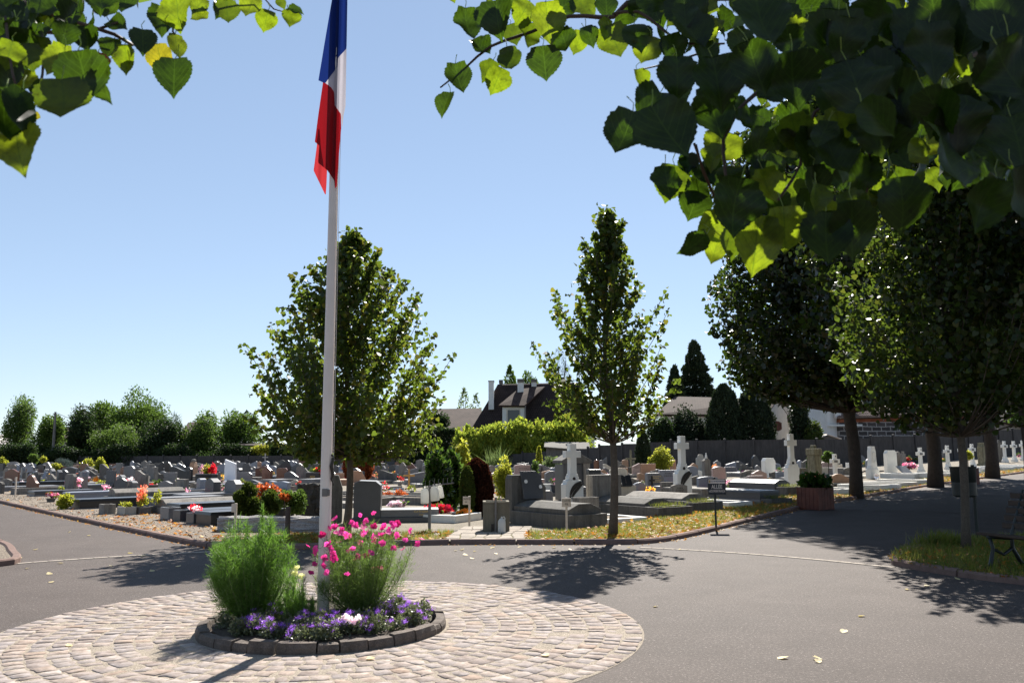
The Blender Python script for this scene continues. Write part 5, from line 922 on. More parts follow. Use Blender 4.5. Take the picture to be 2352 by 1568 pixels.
B_('laurel_shrub', 'D', 420, 680, 170, 860, 24.6, LAUR, 'glossy green laurel shrub between the jugs and the brown thuja', 'shrub', 2200, .12, lumps=18, base=0, kind='oval', dirs='out')
B_('maple_sapling', 'D', 560, 800, 70, 520, 27, YELGR, 'light yellow-green young maple behind the laurel', 'tree', 900, .12, lumps=16, base=.4, kind='tuft')
B_('brown_thuja', 'D', 700, 1090, 320, 900, 22.6, DEADC, 'dense egg-shaped thuja turned dark brown behind the concrete basin', 'shrub', 14000, .07, shape='egg', base=0, kind='diamond', dirs='up')
B_('green_thuja', 'D', 665, 850, 420, 880, 22.1, THUJ, 'green flank of the egg-shaped thuja beside the laurel', 'shrub', 6000, .06, shape='egg', base=0, kind='diamond', dirs='up')
B_('golden_privet', 'D', 1140, 1430, 320, 680, 31, YELGR, 'golden yellow shrub behind the grey cylinder pot', 'shrub', 2600, .075, lumps=16, base=0, dirs='out')
B_('golden_cypress', 'D', 1720, 1810, 130, 400, 55, YELGR, 'narrow bright yellow-green cypress flame by the lean-to', 'shrub', 1500, .1, shape='flame', base=0, dirs='up')
B_('pampas_grass', 'D', 1010, 1330, 270, 400, 52, GREEN3, 'tuft of arching grass beside the far stone cross', 'ornamental grass', 260, .8, kind='needle', lumps=6, base=0, dirs='up')
B_('wild_shrub', 'D', 1780, 2100, 230, 410, 52, GREEN3, 'mixed pale shrub patch left of the left white cross', 'shrub', 2000, .1, lumps=14, base=0)
B_('young_shrub', 'D', 1660, 1750, 260, 460, 45, GREEN1, 'slim green shrub under the golden cypress flame', 'shrub', 500, .1, base=0)
B_('round_golden_shrub', 'E', 1540, 1870, 150, 380, 56, YELGR, 'round clipped yellow-green shrub against the wall left of the middle white cross', 'shrub', 3600, .11, lumps=18, base=0)
B_('orange_shrub', 'G', 385, 530, 580, 710, 44, GREEN1, 'reddish green shrub behind the mossy column stump', 'shrub', 1300, .09, lumps=12)
B_('yellow_shrub', 'H', 525, 600, 420, 500, 52, YELGR, 'bright yellow bush behind the far soldiers crosses', 'shrub', 800, .12)
B_('small_cypress', 'G', 215, 248, 650, 760, 42, GREEN2, 'narrow green cypress left of the mossy column stump', 'shrub', 400, .08, shape='flame', base=0)
B_('heather_tuft', 'C', 1480, 1670, 300, 360, 58, THUJ, 'low yellowish shrub behind the light slanted headstones', 'shrub', 700, .1)

# ================================================================== STREET FURNITURE
def text(body, size, mat, parent, loc, rot=(R(90), 0, 0), ext=.001, name='lettering', bold=0, sx=1):
    c = bpy.data.curves.new(name, 'FONT'); c.body = body; c.size = size; c.align_x = 'CENTER'; c.align_y = 'CENTER'; c.extrude = ext; c.offset = bold
    t = bpy.data.objects.new('t', c); link(t); bpy.context.view_layer.update(); me = bpy.data.meshes.new_from_object(t.evaluated_get(bpy.context.evaluated_depsgraph_get())); bpy.data.objects.remove(t)
    me.materials.clear(); me.materials.append(mat); o = link(bpy.data.objects.new(name, me), parent); o.location = loc; o.rotation_euler = rot; o.scale = (sx, 1, 1); return o
# street name sign
g = G(1645, 1217); o = empty('alley_sign', g, R(-4), label='dark enamel alley name sign on a post at the edge of the road', cat='sign'); s = g.y / F_PX; hz = lambda y: P(1645, y, g.y).z
mb = MB(); mb.lathe([(.022, 0), (.022, hz(1097))], 10); mb.lathe([(.028, hz(1097)), (.02, hz(1095))], 10); mb.build('post', DARKMET, o)
x0, x1, z0, z1 = (1632 - 1645) * s * 1.06, (1671 - 1645) * s, hz(1135), hz(1099); cx, cz = (x0 + x1) / 2 - .02, (z0 + z1) / 2; ww, hh = (x1 - x0) / 2, (z1 - z0) / 2
mb = MB(); mb.box(cx - ww, cx + ww, -.05, -.03, z0, z1); mb.build('plate', plain('dark_blue_enamel', (.008, .010, .022), .25), o, bevel=.003)
mb = MB(); mb.box(cx - ww * .93, cx + ww * .93, -.053, -.051, z1 - hh * .58, z1 - hh * .08); mb.build('header_band', WHPAINT, o)
mb = MB()
for a in (z0, z1 - .012): mb.box(cx - ww, cx + ww, -.058, -.046, a, a + .012)
for a in (cx - ww, cx + ww - .012): mb.box(a, a + .012, -.0585, -.0455, z0 + .012, z1 - .012)
mb.build('frame', DARKMET, o)
ink = plain('blue_ink', (.02, .03, .09), .5)
text('VILLE DE MONTMORENCY', .038, ink, o, (cx + .03, -.0545, z1 - hh * .32), sx=.72, bold=.0006); mb = MB(); mb.box(cx - ww * .86, cx - ww * .72, -.0545, -.0535, z1 - hh * .5, z1 - hh * .16); mb.build('emblem', plain('ochre_emblem', (.35, .22, .05), .5), o)
text('ALLÉE', .115, WHPAINT, o, (cx, -.0525, cz - hh * .02), sx=.72, bold=.001); text('DU', .045, WHPAINT, o, (cx - ww * .80, -.0525, cz - hh * .60), sx=.6, bold=.0006); text('SOUVENIR FRANÇAIS', .070, WHPAINT, o, (cx + ww * .12, -.0525, cz - hh * .56), sx=.46, bold=.0006)
def marker(z, x, yt, yb, label, txt=None, w_=.22, h_=.16, mat=CREAMP, plate=True, side=0):
    g = G(*Q(z, x, yb)); dx = Q(z, x, yb)[0]; o = empty('marker_post', g, label=label, cat='marker post', group='square marker posts'); zt = P(dx, Q(z, x, yt)[1], g.y).z - g.z
    mb = MB(); mb.box(-.022, .022, -.022, .022, 0, zt); mb.build('post', mat, o, bevel=.003)
    if plate:
        mb = MB(); mb.box(side - w_ / 2, side + w_ / 2, -.036, -.024, zt - h_ - .02, zt - .01); mb.build('plate', CREAMP, o, bevel=.002)
        if txt:
            text(txt[0], .062, DARKMET, o, (side, -.0375, zt - h_ * .38), sx=.9); text(txt[1], .062, DARKMET, o, (side, -.0375, zt - h_ * .8))
    return o
marker('E', 408, 832, 1290, 'cream plate on a thin cream post in the grass before the left white cross', ('CARRÉ', 'FB'), w_=.19, h_=.17)
marker('D', 793, 812, 1243, 'cream marker post between the jug rack and the concrete basin', ('CARRÉ', 'H'), w_=.14, h_=.16, side=-.07)
marker('B', 1140, 878, 1330, 'short cream marker post beside the dark cushion conifers', None, w_=.09, h_=.15, side=-.03)
marker('A', 134, 800, 990, 'thin pale marker post on the gravel at the far left', None, w_=.07, h_=.1)
marker('A', 1330, 790, 880, 'small white marker standing among the left graves', None, w_=.16, h_=.12)
g = G(*Q('B', 1845, 1372)); o = empty('wooden_stake', g, label='thick dark wooden stake standing in the verge left of the flagpole', cat='stake'); mb = MB(); zt = P(660, Q('B', 0, 935)[1], g.y).z; mb.lathe([(.05, 0), (.048, zt), (.03, zt + .015)], 12); mb.build('stake', WOODP, o)
# jug rack
g = G(*Q('C', 1908, 1290)); s = g.y / F_PX * .17089; o = empty('jug_rack', g, label='dark metal post with a bar of hooks carrying plastic watering jugs', cat='rack'); zC = lambda y: P(985, Q('C', 0, y)[1], g.y).z
mb = MB(); mb.box(-.028, .028, -.028, .028, 0, zC(655)); mb.build('post', GREYMET, o); mb = MB(); A = Vector((-.30, -.10, zC(668))); Bq = Vector((.48, .10, zC(610))); mb.tube([A, Bq], .014, 6); mb.build('bar', GREYMET, o)
for i in range(9):
    p = A.lerp(Bq, .05 + i * .112); mb = MB(); mb.tube([p, p + Vector((0, 0, .10)), p + Vector((.015, -.02, .115))], .006, 5); mb.build('hook', GREYMET, o)
def jug(name, M, H, W, label, group='plastic watering jugs', tilt=0):
    o = empty(name, M, label=label, cat='jug', group=group); o.rotation_euler = (0, R(tilt), R(random.uniform(-30, 30))); mb = MB(); prof = [(.0, .82, .55), (.03, .98, .9), (.1, 1, 1), (.55, 1, 1), (.74, .93, .93), (.86, .55, .6), (.91, .24, .3), (.96, .2, .26), (1, .2, .26)]; vs = []; n = 16
    for z, a, b in prof:
        for i in range(n): t = 6.283 * i / n; c, s_ = math.cos(t), math.sin(t); k = .5 / (abs(c) ** 3 + abs(s_) ** 3) ** (1 / 3); vs.append((c * k * W * a, s_ * k * W * .75 * b, z * H))
    mb.add(vs, [(j * n + i, j * n + (i + 1) % n, (j + 1) * n + (i + 1) % n, (j + 1) * n + i) for j in range(len(prof) - 1) for i in range(n)] + [tuple(range(n))]); mb.build('body', JUG, o, smooth=True)
    mb = MB(); mb.tube([(W * .12, 0, H * .95), (W * .3, 0, H * 1.0), (W * .42, 0, H * .9), (W * .4, 0, H * .78)], .011, 6); mb.build('handle', JUG, o); return o
def PC(x, y, Y): return P(*Q('C', x, y), Y)
jug('plastic_jug', PC(1845, 885, g.y - .1), 225 * s, 105 * s, 'translucent white plastic jug hanging alone on the left of the rack'); jug('plastic_jug', PC(1985, 848, g.y - .0), 215 * s, 120 * s, 'white plastic jug hanging next to the rack post, nearer of the right pair', tilt=-6); jug('plastic_jug', PC(2055, 812, g.y + .12), 190 * s, 105 * s, 'white plastic jug at the right end of the rack, partly behind its neighbour', tilt=-10)
# concrete basin with standpipe
g = G(*Q('D', 1168, 1345)); s = g.y / F_PX * .16476; o = empty('water_basin', g, R(2), label='tall square concrete water basin with a pipe in front, standing on the paved crossing', cat='water basin'); H_ = 440 * s; W_h = 182 * s
mb = MB(); mb.box(-W_h, W_h, 0, .5, .05, H_ * .93); mb.box(-W_h + .0, W_h, 0, .06, H_ * .93, H_); mb.box(-W_h, W_h, .44, .5, H_ * .93, H_); mb.box(-W_h, -W_h + .06, .06, .44, H_ * .93, H_); mb.box(W_h - .06, W_h, .06, .44, H_ * .93, H_); mb.box(-W_h, -.1, 0, .5, -.02, .05); mb.box(.06, W_h, 0, .5, -.02, .05)
mb.build('basin', stone('olive_concrete', (.16, .14, .10), .9, .2, 3, .25, 80, .3, stain=.4), o, bevel=.008); mb = MB(); mb.box(-W_h + .06, W_h - .06, .06, .44, H_ * .90, H_ * .94); mb.build('water', GLASS, o)
mb = MB(); mb.tube([(-.01, -.05, 0), (-.01, -.05, H_ * 1.14)], .022, 8); mb.tube([(-.01, -.05, H_ * 1.08), (-.01, .06, H_ * 1.1)], .014, 6); mb.box(-.04, .02, -.075, .01, H_ * .62, H_ * .65); mb.build('standpipe', GREYMET, o)
mb = MB(); mb.box(-.10, -.045, -.02, -.002, .02, H_ * .32); mb.build('drain_slot', BRONZE, o)
jug('plastic_jug', G(*Q('D', 1245, 1360)) + Vector((0, 0, .05)), 215 * s, 106 * s, 'translucent plastic jug standing on the ground in front of the concrete basin')
# bench, litter bin, planters
gb = G(2275, 1262); o = empty('park_bench', (6.70, 11.0, .06), R(-72), label='dark slatted bench with curved iron legs in the shade at the right edge', cat='bench')
BW = plain('dark_bench_wood', (.04, .026, .018), .6, vary=.3)
for i in range(4):
    mb = MB(); z = .43 + .01 * (i == 0) - .012 * i; y = -.22 + i * .115; mb.box(-.9, .9, y - .05, y + .05, z - .02, z + .018); mb.build('seat_slat', BW, o, bevel=.006)
for i in range(5):
    mb = MB(); z = .53 + i * .098; y = .19 + i * .035 + .01 * i; mb.box(-.9, .9, y - .012, y + .02, z - .036, z + .036); mb.build('back_slat', BW, o, bevel=.006)
for x in (-.72, .72):
    mb = MB(); mb.tube([(x, -.32, .0), (x, -.25, .06), (x, -.19, .25), (x, -.24, .41)], [.03, .028, .024, .022], 8); mb.tube([(x, .34, .0), (x, .26, .06), (x, .14, .25), (x, .14, .42), (x, .22, .6), (x, .40, 1.0)], [.03, .028, .026, .024, .02, .016], 8); mb.tube([(x, -.19, .25), (x, -.02, .17), (x, .14, .25)], .02, 8); mb.tube([(x, -.27, .405), (x, .16, .37)], .022, 8); mb.build('leg', DARKMET, o, smooth=True)
gq = G(2246, 1246); o = empty('litter_bin', gq, label='dark green litter bin on a post beside the thin tree trunk', cat='litter bin'); k = gq.y / F_PX; zt = P(2246, 1071, gq.y).z; zb = P(2246, 1140, gq.y).z
mb = MB(); mb.lathe([(.03, 0), (.03, zt + .03)], 8); mb.build('post', DARKMET, o); mb = MB(); M_ = Matrix.Translation((-.20, -.06, 0)); mb.lathe([(.14, zb), (.19, zb + .02), (.21, zt - .03), (.22, zt)], 18, M_, cap=False); mb.lathe([(.001, zb), (.14, zb)], 18, M_, cap=False); mb.lathe([(.20, zb + .03), (.20, zt)], 18, M_, cap=False); mb.build('basket', DARKMET, o, smooth=True)
def planter(z, x0, x1, yt, yb, label, plant=True, Wm=None):
    cx = (x0 + x1) / 2; g = G(*Q(z, cx, yb)); s = g.y / F_PX * ZM[z][1]; H_ = (yb - yt) * s; W_ = (Wm or (x1 - x0) * s * .74); o = empty('wooden_planter', g, R(35), label=label, cat='planter'); h = W_ / 2; n = 5
    bd = MB(); e = .03; bd.box(-h + e, h - e, -h + e, h - e, .03, H_ - .1); bd.build('lining', BRONZE, o)
    for sd in range(4):
        mb = MB(); Mr = Matrix.Rotation(R(90) * sd, 4, 'Z')
        for i in range(n): a = -h + .03 + (2 * h - .06) * i / n; mb.box(a + .004, a + (2 * h - .06) / n - .004, -h, -h + .025, 0.01, H_, Mr)
        mb.box(-h, -h + .035, -h - .008, -h + .03, 0, H_ + .01, Mr); mb.build('side_boards', WOODB, o, bevel=.003)
    if plant:
        q = blob(900, (0, 0, H_ + .12), (h * 1.0, h * 1.0, .28), 10); leaves('foliage', q, .14, LAUR, o, kind='oval', dirs=q - [0, 0, H_ - .1] + rng.normal(size=(900, 3)) * .2)
        q = rng.uniform(-1, 1, (26, 3)) * [h, h, .1] + [0, 0, H_ + .3]; leaves('blossoms', q, .05, SALF, o, kind='petal')
    return o
planter('G', 135, 515, 1000, 1245, 'square dark red-brown wooden planter with leafy plants, in front of the mossy column stump')
planter('H', 455, 655, 572, 705, 'dark red wooden planter farther along the verge behind the litter bin', False)
# ================================================================== GRAVES
def outline(kind, w, h):
    a = w / 2; f = lambda pts: [(x * a, z * h) for x, z in pts]; sm = lambda g_, n=14: [(-1 + 2 * i / n, g_(-1 + 2 * i / n)) for i in range(n, -1, -1)]
    base = [(-1, 0), (1, 0)]
    if kind == 'rect': return f(base + [(1, 1), (-1, 1)])
    if kind == 'arch': return f(base + sm(lambda x: .80 + .20 * math.sqrt(max(0, 1 - x * x))))
    if kind == 'flatarch': return f(base + sm(lambda x: .92 + .08 * (1 - x * x)))
    if kind == 'ogee': return f(base + sm(lambda x: .82 + .18 * (.5 + .5 * math.cos(math.pi * x)) ** .9))
    if kind == 'wave': return f(base + sm(lambda x: .88 + .12 * math.sin(-x * 2.2)))
    if kind == 'bigwave': return f(base + sm(lambda x: .78 + .22 * math.cos((x + .35) * 2.1)))
    if kind == 'dip': return f(base + sm(lambda x: .86 + .14 * x * math.cos(x * 2.4) * math.cos(x * 1.1) + .02))
    if kind == 'chamf': return f(base + [(1, .86), (.7, 1), (-.7, 1), (-1, .86)])
    if kind == 'bigchamf': return f(base + [(1, .72), (.45, 1), (-.9, 1), (-1, .92)])
    if kind == 'octagon': return f([(-.6, 0), (.6, 0), (1, .25), (1, .75), (.55, 1), (-.55, 1), (-1, .75), (-1, .25)])
    if kind == 'gable': return f(base + [(1, .8), (.15, 1), (-.15, 1), (-1, .8)])
    if kind == 'slantR': return f(base + [(1, .80), (-.8, 1), (-1, .97)])
    if kind == 'slantL': return f(base + [(1, .96), (.9, 1), (-1, .76)])
    if kind == 'wedge': return f([(-1, 0), (1, 0), (.55, .55), (.1, 1), (-1, 1)])
    if kind == 'stepped': return f(base + [(1, .82), (.35, .82), (.35, 1), (-.35, 1), (-.35, .82), (-1, .82)])
    if kind == 'leaf': return f([(-.75, 0), (.8, 0), (1, .4), (1, .7), (.8, .95), (.6, 1), (.3, .98), (-.1, .88), (-.5, .74), (-1, .62), (-.95, .3)])
    if kind == 'heart': return f(base + [(1, .55), (.93, .72), (.7, .78), (.5, .72), (.42, .86), (.1, .99), (-.3, 1), (-.65, .92), (-.88, .72), (-1, .5)])
    if kind == 'curvy': return f([(-.6, 0), (1, 0), (1, .9), (.6, 1), (.1, .88), (-.5, 1), (-1, .9), (-.9, .6), (-.45, .35)])
    if kind == 'tallslant': return f([(-1, 0), (1, 0), (.95, .82), (-.95, 1)])
    if kind == 'shoulder': return f(base + [(1, .74), (.88, .8), (.62, .8), (.6, .9), (.35, 1), (-.35, 1), (-.6, .9), (-.62, .8), (-.88, .8), (-1, .74)])
    raise KeyError(kind)
BLK = {'L': R(-46), 'R': R(35), 'C': R(62), '0': 0.0, 'M': R(-20), 'N': R(12)}
def inscr(parent, w, h, y, mat, n=4, z0=.8):
    mb = MB(); r_ = random.Random(int(w * 1000) + n)
    for i in range(n):
        L = w * r_.uniform(.3, .62); z = h * (z0 - .09 * i); x = -L / 2
        while x < L / 2: d = r_.uniform(.03, .09); mb.box(x, min(x + d, L / 2 + .02), y - .0025, y + .001, z, z + .022); x += d + .02
    return mb.build('inscription', mat, parent)
def stonecross(mb, H, W, t, a=None, x=0, z=0, y=0):
    a = a or t; mb.box(x - a / 2, x + a / 2, y - t / 2, y + t / 2, z, z + H); mb.box(x - W / 2, x - a / 2 + .001, y - t / 2 + .002, y + t / 2 - .002, z + H * .58, z + H * .58 + a); mb.box(x + a / 2 - .001, x + W / 2, y - t / 2 + .002, y + t / 2 - .002, z + H * .58, z + H * .58 + a)
def hs(z, xc, yt, yb, w, kind, mat, label, blk='L', slab=None, sm=None, L=1.9, t=.12, gold=0, group=None, name='grave', full=None, hh=None, pl=True, cross=None, dark=None):
    """headstone whose picture box is known, with the slab of its grave running out from its foot"""
    px, py = Q(z, xc, yb); g = G(px, py); Y = g.y; k = Y / F_PX; H = (py - Q(z, xc, yt)[1]) * k; th = BLK[blk] if isinstance(blk, str) else R(blk)
    ph = th + math.atan2(g.x, g.y); wp = w * ZM[z][1] * k; W = full or max(.35, min(1.5, (wp - t * abs(math.sin(ph))) / max(.42, abs(math.cos(ph)))))
    o = empty(name, g, th, label=label, cat='grave' if slab else 'headstone', group=group)
    hb = .12 if pl else 0; mb = MB(); Mt = Matrix.Translation((0, 0, hb)); mb.prism(outline(kind, W, H - hb), -t / 2, t / 2, Mt); ho = mb.build('headstone', mat, o, bevel=.012 if t > .1 else .006)
    if pl: mb = MB(); mb.box(-W / 2 - .05, W / 2 + .05, -t / 2 - .06, t / 2 + .06, -.02, hb - .001); mb.build('plinth', sm or mat, o, bevel=.01)
    if not gold and random.random() < .5 and g.y < 45: gold = -3
    if gold: inscr(ho, W, H, -t / 2 - .001, GOLD if gold > 0 else BRONZE, abs(gold))
    if dark: mb = MB(); mb.prism([(x * .84, .1 * H + z_ * .84) for x, z_ in outline(kind, W, H - hb)], -t / 2 - .012, -t / 2 - .001, Matrix.Translation((0, 0, hb * .5))); mb.build('panel', dark, ho)
    if cross: mb = MB(); stonecross(mb, H * .62, W * .34, .03, .06, x=-W * .25, z=H * .22, y=-t / 2 - .015); mb.build('cross', cross, ho)
    if slab: slabs(o, W + .12, L, -t / 2 - .061, slab, sm or mat)
    return o
SLABM = {}
def sunlit_slabmat(m):
    c = {GRANG: (.33, .32, .31), GRANB: (.31, .32, .34), GRAND: (.12, .118, .118), BLACK: (.055, .055, .057)}.get(m)
    return stone(m.name + '_sunlit_slab', c, .52, .15, 5, .35, 170, .05, .8) if c else m
def hs(z, xc, yt, yb, w, kind, mat, label, blk='L', slab=None, sm=None, L=1.9, t=.12, gold=0, group=None, name='grave', full=None, hh=None, pl=True, cross=None, dark=None):
    """headstone whose picture box is known, with the slab of its grave running out from its foot"""
    px, py = Q(z, xc, yb); g = G(px, py); Y = g.y; k = Y / F_PX; H = (py - Q(z, xc, yt)[1]) * k; th = BLK[blk] if isinstance(blk, str) else R(blk)
    ph = th + math.atan2(g.x, g.y); wp = w * ZM[z][1] * k; W = full or max(.35, min(1.5, (wp - t * abs(math.sin(ph))) / max(.42, abs(math.cos(ph)))))
    o = empty(name, g, th, label=label, cat='grave' if slab else 'headstone', group=group)
    hb = .12 if pl else 0; mb = MB(); Mt = Matrix.Translation((0, 0, hb)); mb.prism(outline(kind, W, H - hb), -t / 2, t / 2, Mt); ho = mb.build('headstone', mat, o, bevel=.012 if t > .1 else .006)
    if pl: mb = MB(); mb.box(-W / 2 - .05, W / 2 + .05, -t / 2 - .06, t / 2 + .06, -.02, hb - .001); mb.build('plinth', sm or mat, o, bevel=.01)
    if gold: inscr(ho, W, H, -t / 2 - .001, GOLD if gold > 0 else BRONZE, abs(gold))
    if dark: mb = MB(); mb.prism([(x * .84, .1 * H + z_ * .84) for x, z_ in outline(kind, W, H - hb)], -t / 2 - .012, -t / 2 - .001, Matrix.Translation((0, 0, hb * .5))); mb.build('panel', dark, ho)
    if cross: mb = MB(); stonecross(mb, H * .62, W * .34, .03, .06, x=-W * .25, z=H * .22, y=-t / 2 - .015); mb.build('cross', cross, ho)
    if slab: slabs(o, W + .12, L, -t / 2 - .061, slab, sm or mat)
    return o
SLABM = {}
def sunlit_slabmat(m):
    c = {GRANG: (.33, .32, .31), GRANB: (.31, .32, .34), GRAND: (.12, .118, .118), BLACK: (.055, .055, .057)}.get(m)  # lighter copies of the stones; sun glare on slabs put into the colour
    return stone(m.name + '_sunlit_slab', c, .52, .15, 5, .35, 170, .05, .8) if c else m
def slabs(o, W, L, y1, style, mat, h=.28, hb=.1):
    w = W / 2; y0 = y1 - L
    if style == 'frame':
        mb = MB(); e = .12; mb.box(-w, w, y0, y0 + e, -.02, h * .7); mb.box(-w, w, y1 - e, y1, -.02, h * .7); mb.box(-w, -w + e, y0 + e, y1 - e, -.02, h * .7); mb.box(w - e, w, y0 + e, y1 - e, -.02, h * .7); mb.build('kerb_surround', mat, o, bevel=.008)
        mb = MB(); mb.box(-w + e, w - e, y0 + e, y1 - e, .0, h * .55); mb.build('gravel_bed', GRAV, o)
    elif style == 'flat':
        mb = MB(); mb.box(-w, w, y0, y1, -.02, hb); mb.build('base', GRANG if mat in (BLACK, GRAND) else mat, o, bevel=.008); mb = MB(); mb.box(-w + .05, w - .05, y0 + .05, y1 - .02, hb + .001, h - .07); mb.build('tomb_body', mat, o); mb = MB(); mb.box(-w + .02, w - .02, y0 + .02, y1 - .0, h - .069, h, tx=.012, ty=.012); mb.build('slab', mat, o, bevel=.004)
    elif style == 'ridge':
        mb = MB(); mb.box(-w, w, y0, y1, -.02, hb + .08); mb.build('base', mat, o, bevel=.01); mb = MB(); z0 = hb + .081; z1 = h - .04; z2 = h + .08; a = w - .07
        mb.prism([(-a, z0), (a, z0), (a, z1), (a * .35, z2), (-a * .35, z2), (-a, z1)], y0 + .12, y1 - .01); mb.build('slab', mat, o, bevel=.012)
    elif style == 'low':
        mb = MB(); mb.box(-w, w, y0, y1, -.02, .13); mb.build('slab', mat, o, bevel=.008)
def tomb(z, x, y, W, L, blk, style, mat, label, h=.28, hb=.1, name='grave', group=None, head=None, planter_=None, extra=None):
    """grave placed by the picture position of the foot corner nearest the camera"""
    g = G(*Q(z, x, y)); th = BLK[blk] if isinstance(blk, str) else R(blk); s = 1 if th < 0 else -1; Rm = Matrix.Rotation(th, 3, 'Z'); o = empty(name, g - Rm @ Vector((s * W / 2, -L, 0)), th, label=label, cat='grave', group=group)
    slabs(o, W, L, 0, style, mat, h, hb)
    if head:
        kind, hw, hh_, t, hm = head[:5]; mb = MB(); mb.prism(outline(kind, hw, hh_), .01, .01 + t); ho = mb.build('headstone', hm, o, bevel=.012)
        if len(head) > 5: inscr(ho, hw, hh_, .005, GOLD, head[5])
    if planter_:
        pw, pd, ph, pm = planter_; mb = MB(); yy = -L - .01; mb.box(-pw / 2, pw / 2, yy - pd, yy - pd + .05, 0, ph); mb.box(-pw / 2, pw / 2, yy - .05, yy, 0, ph); mb.box(-pw / 2, -pw / 2 + .05, yy - pd + .05, yy - .05, 0, ph); mb.box(pw / 2 - .05, pw / 2, yy - pd + .05, yy - .05, 0, ph); mb.build('planting_trough', pm, o, bevel=.008)
        q = rng.uniform(-1, 1, (380, 3)) * [pw / 2 - .06, pd / 2 - .05, .05] + [0, yy - pd / 2, ph + .02]; leaves('plants', q, .07, GREYGREEN if random.random() < .5 else GRASSM, o, kind='blade', dirs=rng.normal(size=(380, 3)) * .5 + [0, 0, 1]); mb = MB(); mb.box(-pw / 2 + .05, pw / 2 - .05, yy - pd + .05, yy - .05, 0, ph - .04); mb.build('earth', SOIL, o)
    return o
# --- left block: far to near (crop I, units of that crop)
LT = [
 ('I', 115, 815, 897, 95, 'flatarch', GRANG, 'wide pale grey headstone with slightly arched top at the far left edge', 0),
 ('I', 212, 826, 897, 80, 'ogee', GRANG, 'grey curved-top headstone left of the blue-grey one in the far left row', 0),
 ('I', 290, 824, 900, 84, 'ogee', GRANB, 'blue-grey headstone with curved top in the far left row', 0),
 ('I', 370, 816, 872, 84, 'bigwave', GRAND, 'dark wavy-topped headstone between the blue-grey and the pale one, far left', 0),
 ('I', 455, 820, 892, 112, 'flatarch', GRANG, 'pale grey broad headstone left of the small golden shrub', 0),
 ('I', 655, 862, 962, 145, 'ogee', GRANG, 'grey framed headstone with black inscribed panel and curved top', 5),
 ('I', 735, 840, 895, 48, 'rect', LIME, 'small white square headstone near the flat-topped juniper', 0),
 ('I', 855, 862, 962, 118, 'bigwave', CONC, 'rounded brown-grey concrete headstone below the two yellow-green bushes', 0),
 ('I', 1040, 900, 1078, 88, 'rect', GRAND, 'tall narrow dark slab headstone at the left of the brown rounded one', 0),
 ('I', 1125, 858, 970, 130, 'ogee', GRANR, 'dark brown headstone with peaked top behind the grey bell-shaped stone', 0),
 ('I', 1025, 866, 930, 50, 'rect', GRAND, 'small dark pillar headstone behind the tall narrow dark slab', 0),
 ('I', 1180, 800, 868, 52, 'rect', CONCD, 'small dark rectangular stone by the far wall under the conifer', 0),
 ('I', 1252, 799, 872, 28, 'rect', CONCD, 'thin dark stone post by the far wall, left-middle', 0),
 ('I', 1293, 824, 880, 70, 'bigwave', GRAND, 'low dark wavy headstone by the far wall', 0),
 ('I', 1236, 885, 985, 40, 'rect', GRANG, 'narrow grey upright stone left of the weathered stepped one', 0),
 ('I', 1300, 895, 985, 45, 'slantL', GRANB, 'light blue-grey slanted stone beside the weathered stepped one', 0),
 ('I', 1485, 826, 880, 60, 'rect', CONCD, 'small square dark stone by the wall behind the stepped headstone', 0),
 ('I', 1555, 808, 884, 82, 'rect', BLACK, 'black square headstone with thin white border near the far wall', 0),
 ('I', 1618, 834, 892, 76, 'arch', LIME, 'small pale niche-shaped stone with arched top near the far wall', 0),
 ('I', 1552, 905, 990, 92, 'wave', GRANG, 'plain grey wavy headstone between the stepped stone and the big black one', 0),
 ('I', 1680, 862, 1046, 176, 'wave', BLACK, 'large glossy black headstone with wavy top, left of the magenta heather', 0),
 ('I', 1960, 838, 915, 122, 'ogee', BLACK, 'black headstone with peaked top and gold letters behind the heather planter', 4),
 ('I', 2062, 834, 968, 108, 'slantL', GRANB, 'dark blue-grey slant-topped headstone left of the white marble slab', 0),
 ('I', 1885, 828, 880, 90, 'wave', GRANG, 'grey headstone seen behind the brick-coloured pillar', 0),
 ('I', 1440, 812, 870, 60, 'slantR', GRANG, 'small far grey stone above the stepped headstone', 0),
 ('B', 1530, 385, 585, 228, 'ogee', GRANR, 'reddish brown curved headstone with gold lettering', 3),
 ('B', 1270, 390, 562, 200, 'gable', GRANG, 'light grey wide gabled headstone behind the dark chamfered one', 0),
 ('B', 1220, 346, 430, 110, 'flatarch', GRANR, 'small brown headstone by the wall above the light grey gabled one', 0),
 ('B', 1462, 322, 420, 95, 'ogee', SAND, 'small reddish headstone by the wall left of the stone cross', 0),
 ('B', 1795, 310, 575, 195, 'leaf', BLACK, 'tall black leaf-shaped headstone', 0),
 ('B', 1930, 322, 470, 90, 'arch', GRANB, 'tall dark blue-grey rounded headstone behind the leaf-shaped one', 0),
 ('B', 1690, 350, 430, 60, 'slantL', CONC, 'tiny slanted stone by the wall left of the leaf-shaped headstone', 0),
 ('B', 2035, 380, 565, 82, 'curvy', GRANP, 'pinkish curvy-sided headstone left of the flagpole', 0),
 ('B', 1950, 565, 700, 108, 'shoulder', LIME, 'small white urn-like headstone in front of the white-topped slab', 0),
]
for a in LT:
    tgt = a[0], a[1], a[2], a[3], a[4], a[5], a[6], a[7]
    hs(*tgt, blk=-20 if a[0] == 'B' else -24, slab=random.choice(['low', 'frame', 'low', 'flat']), L=1.4, gold=a[8], sm=random.choice([GRANG, CONC, None, GRAND]), dark=BLACK if 'black inscribed panel' in a[7] else None)
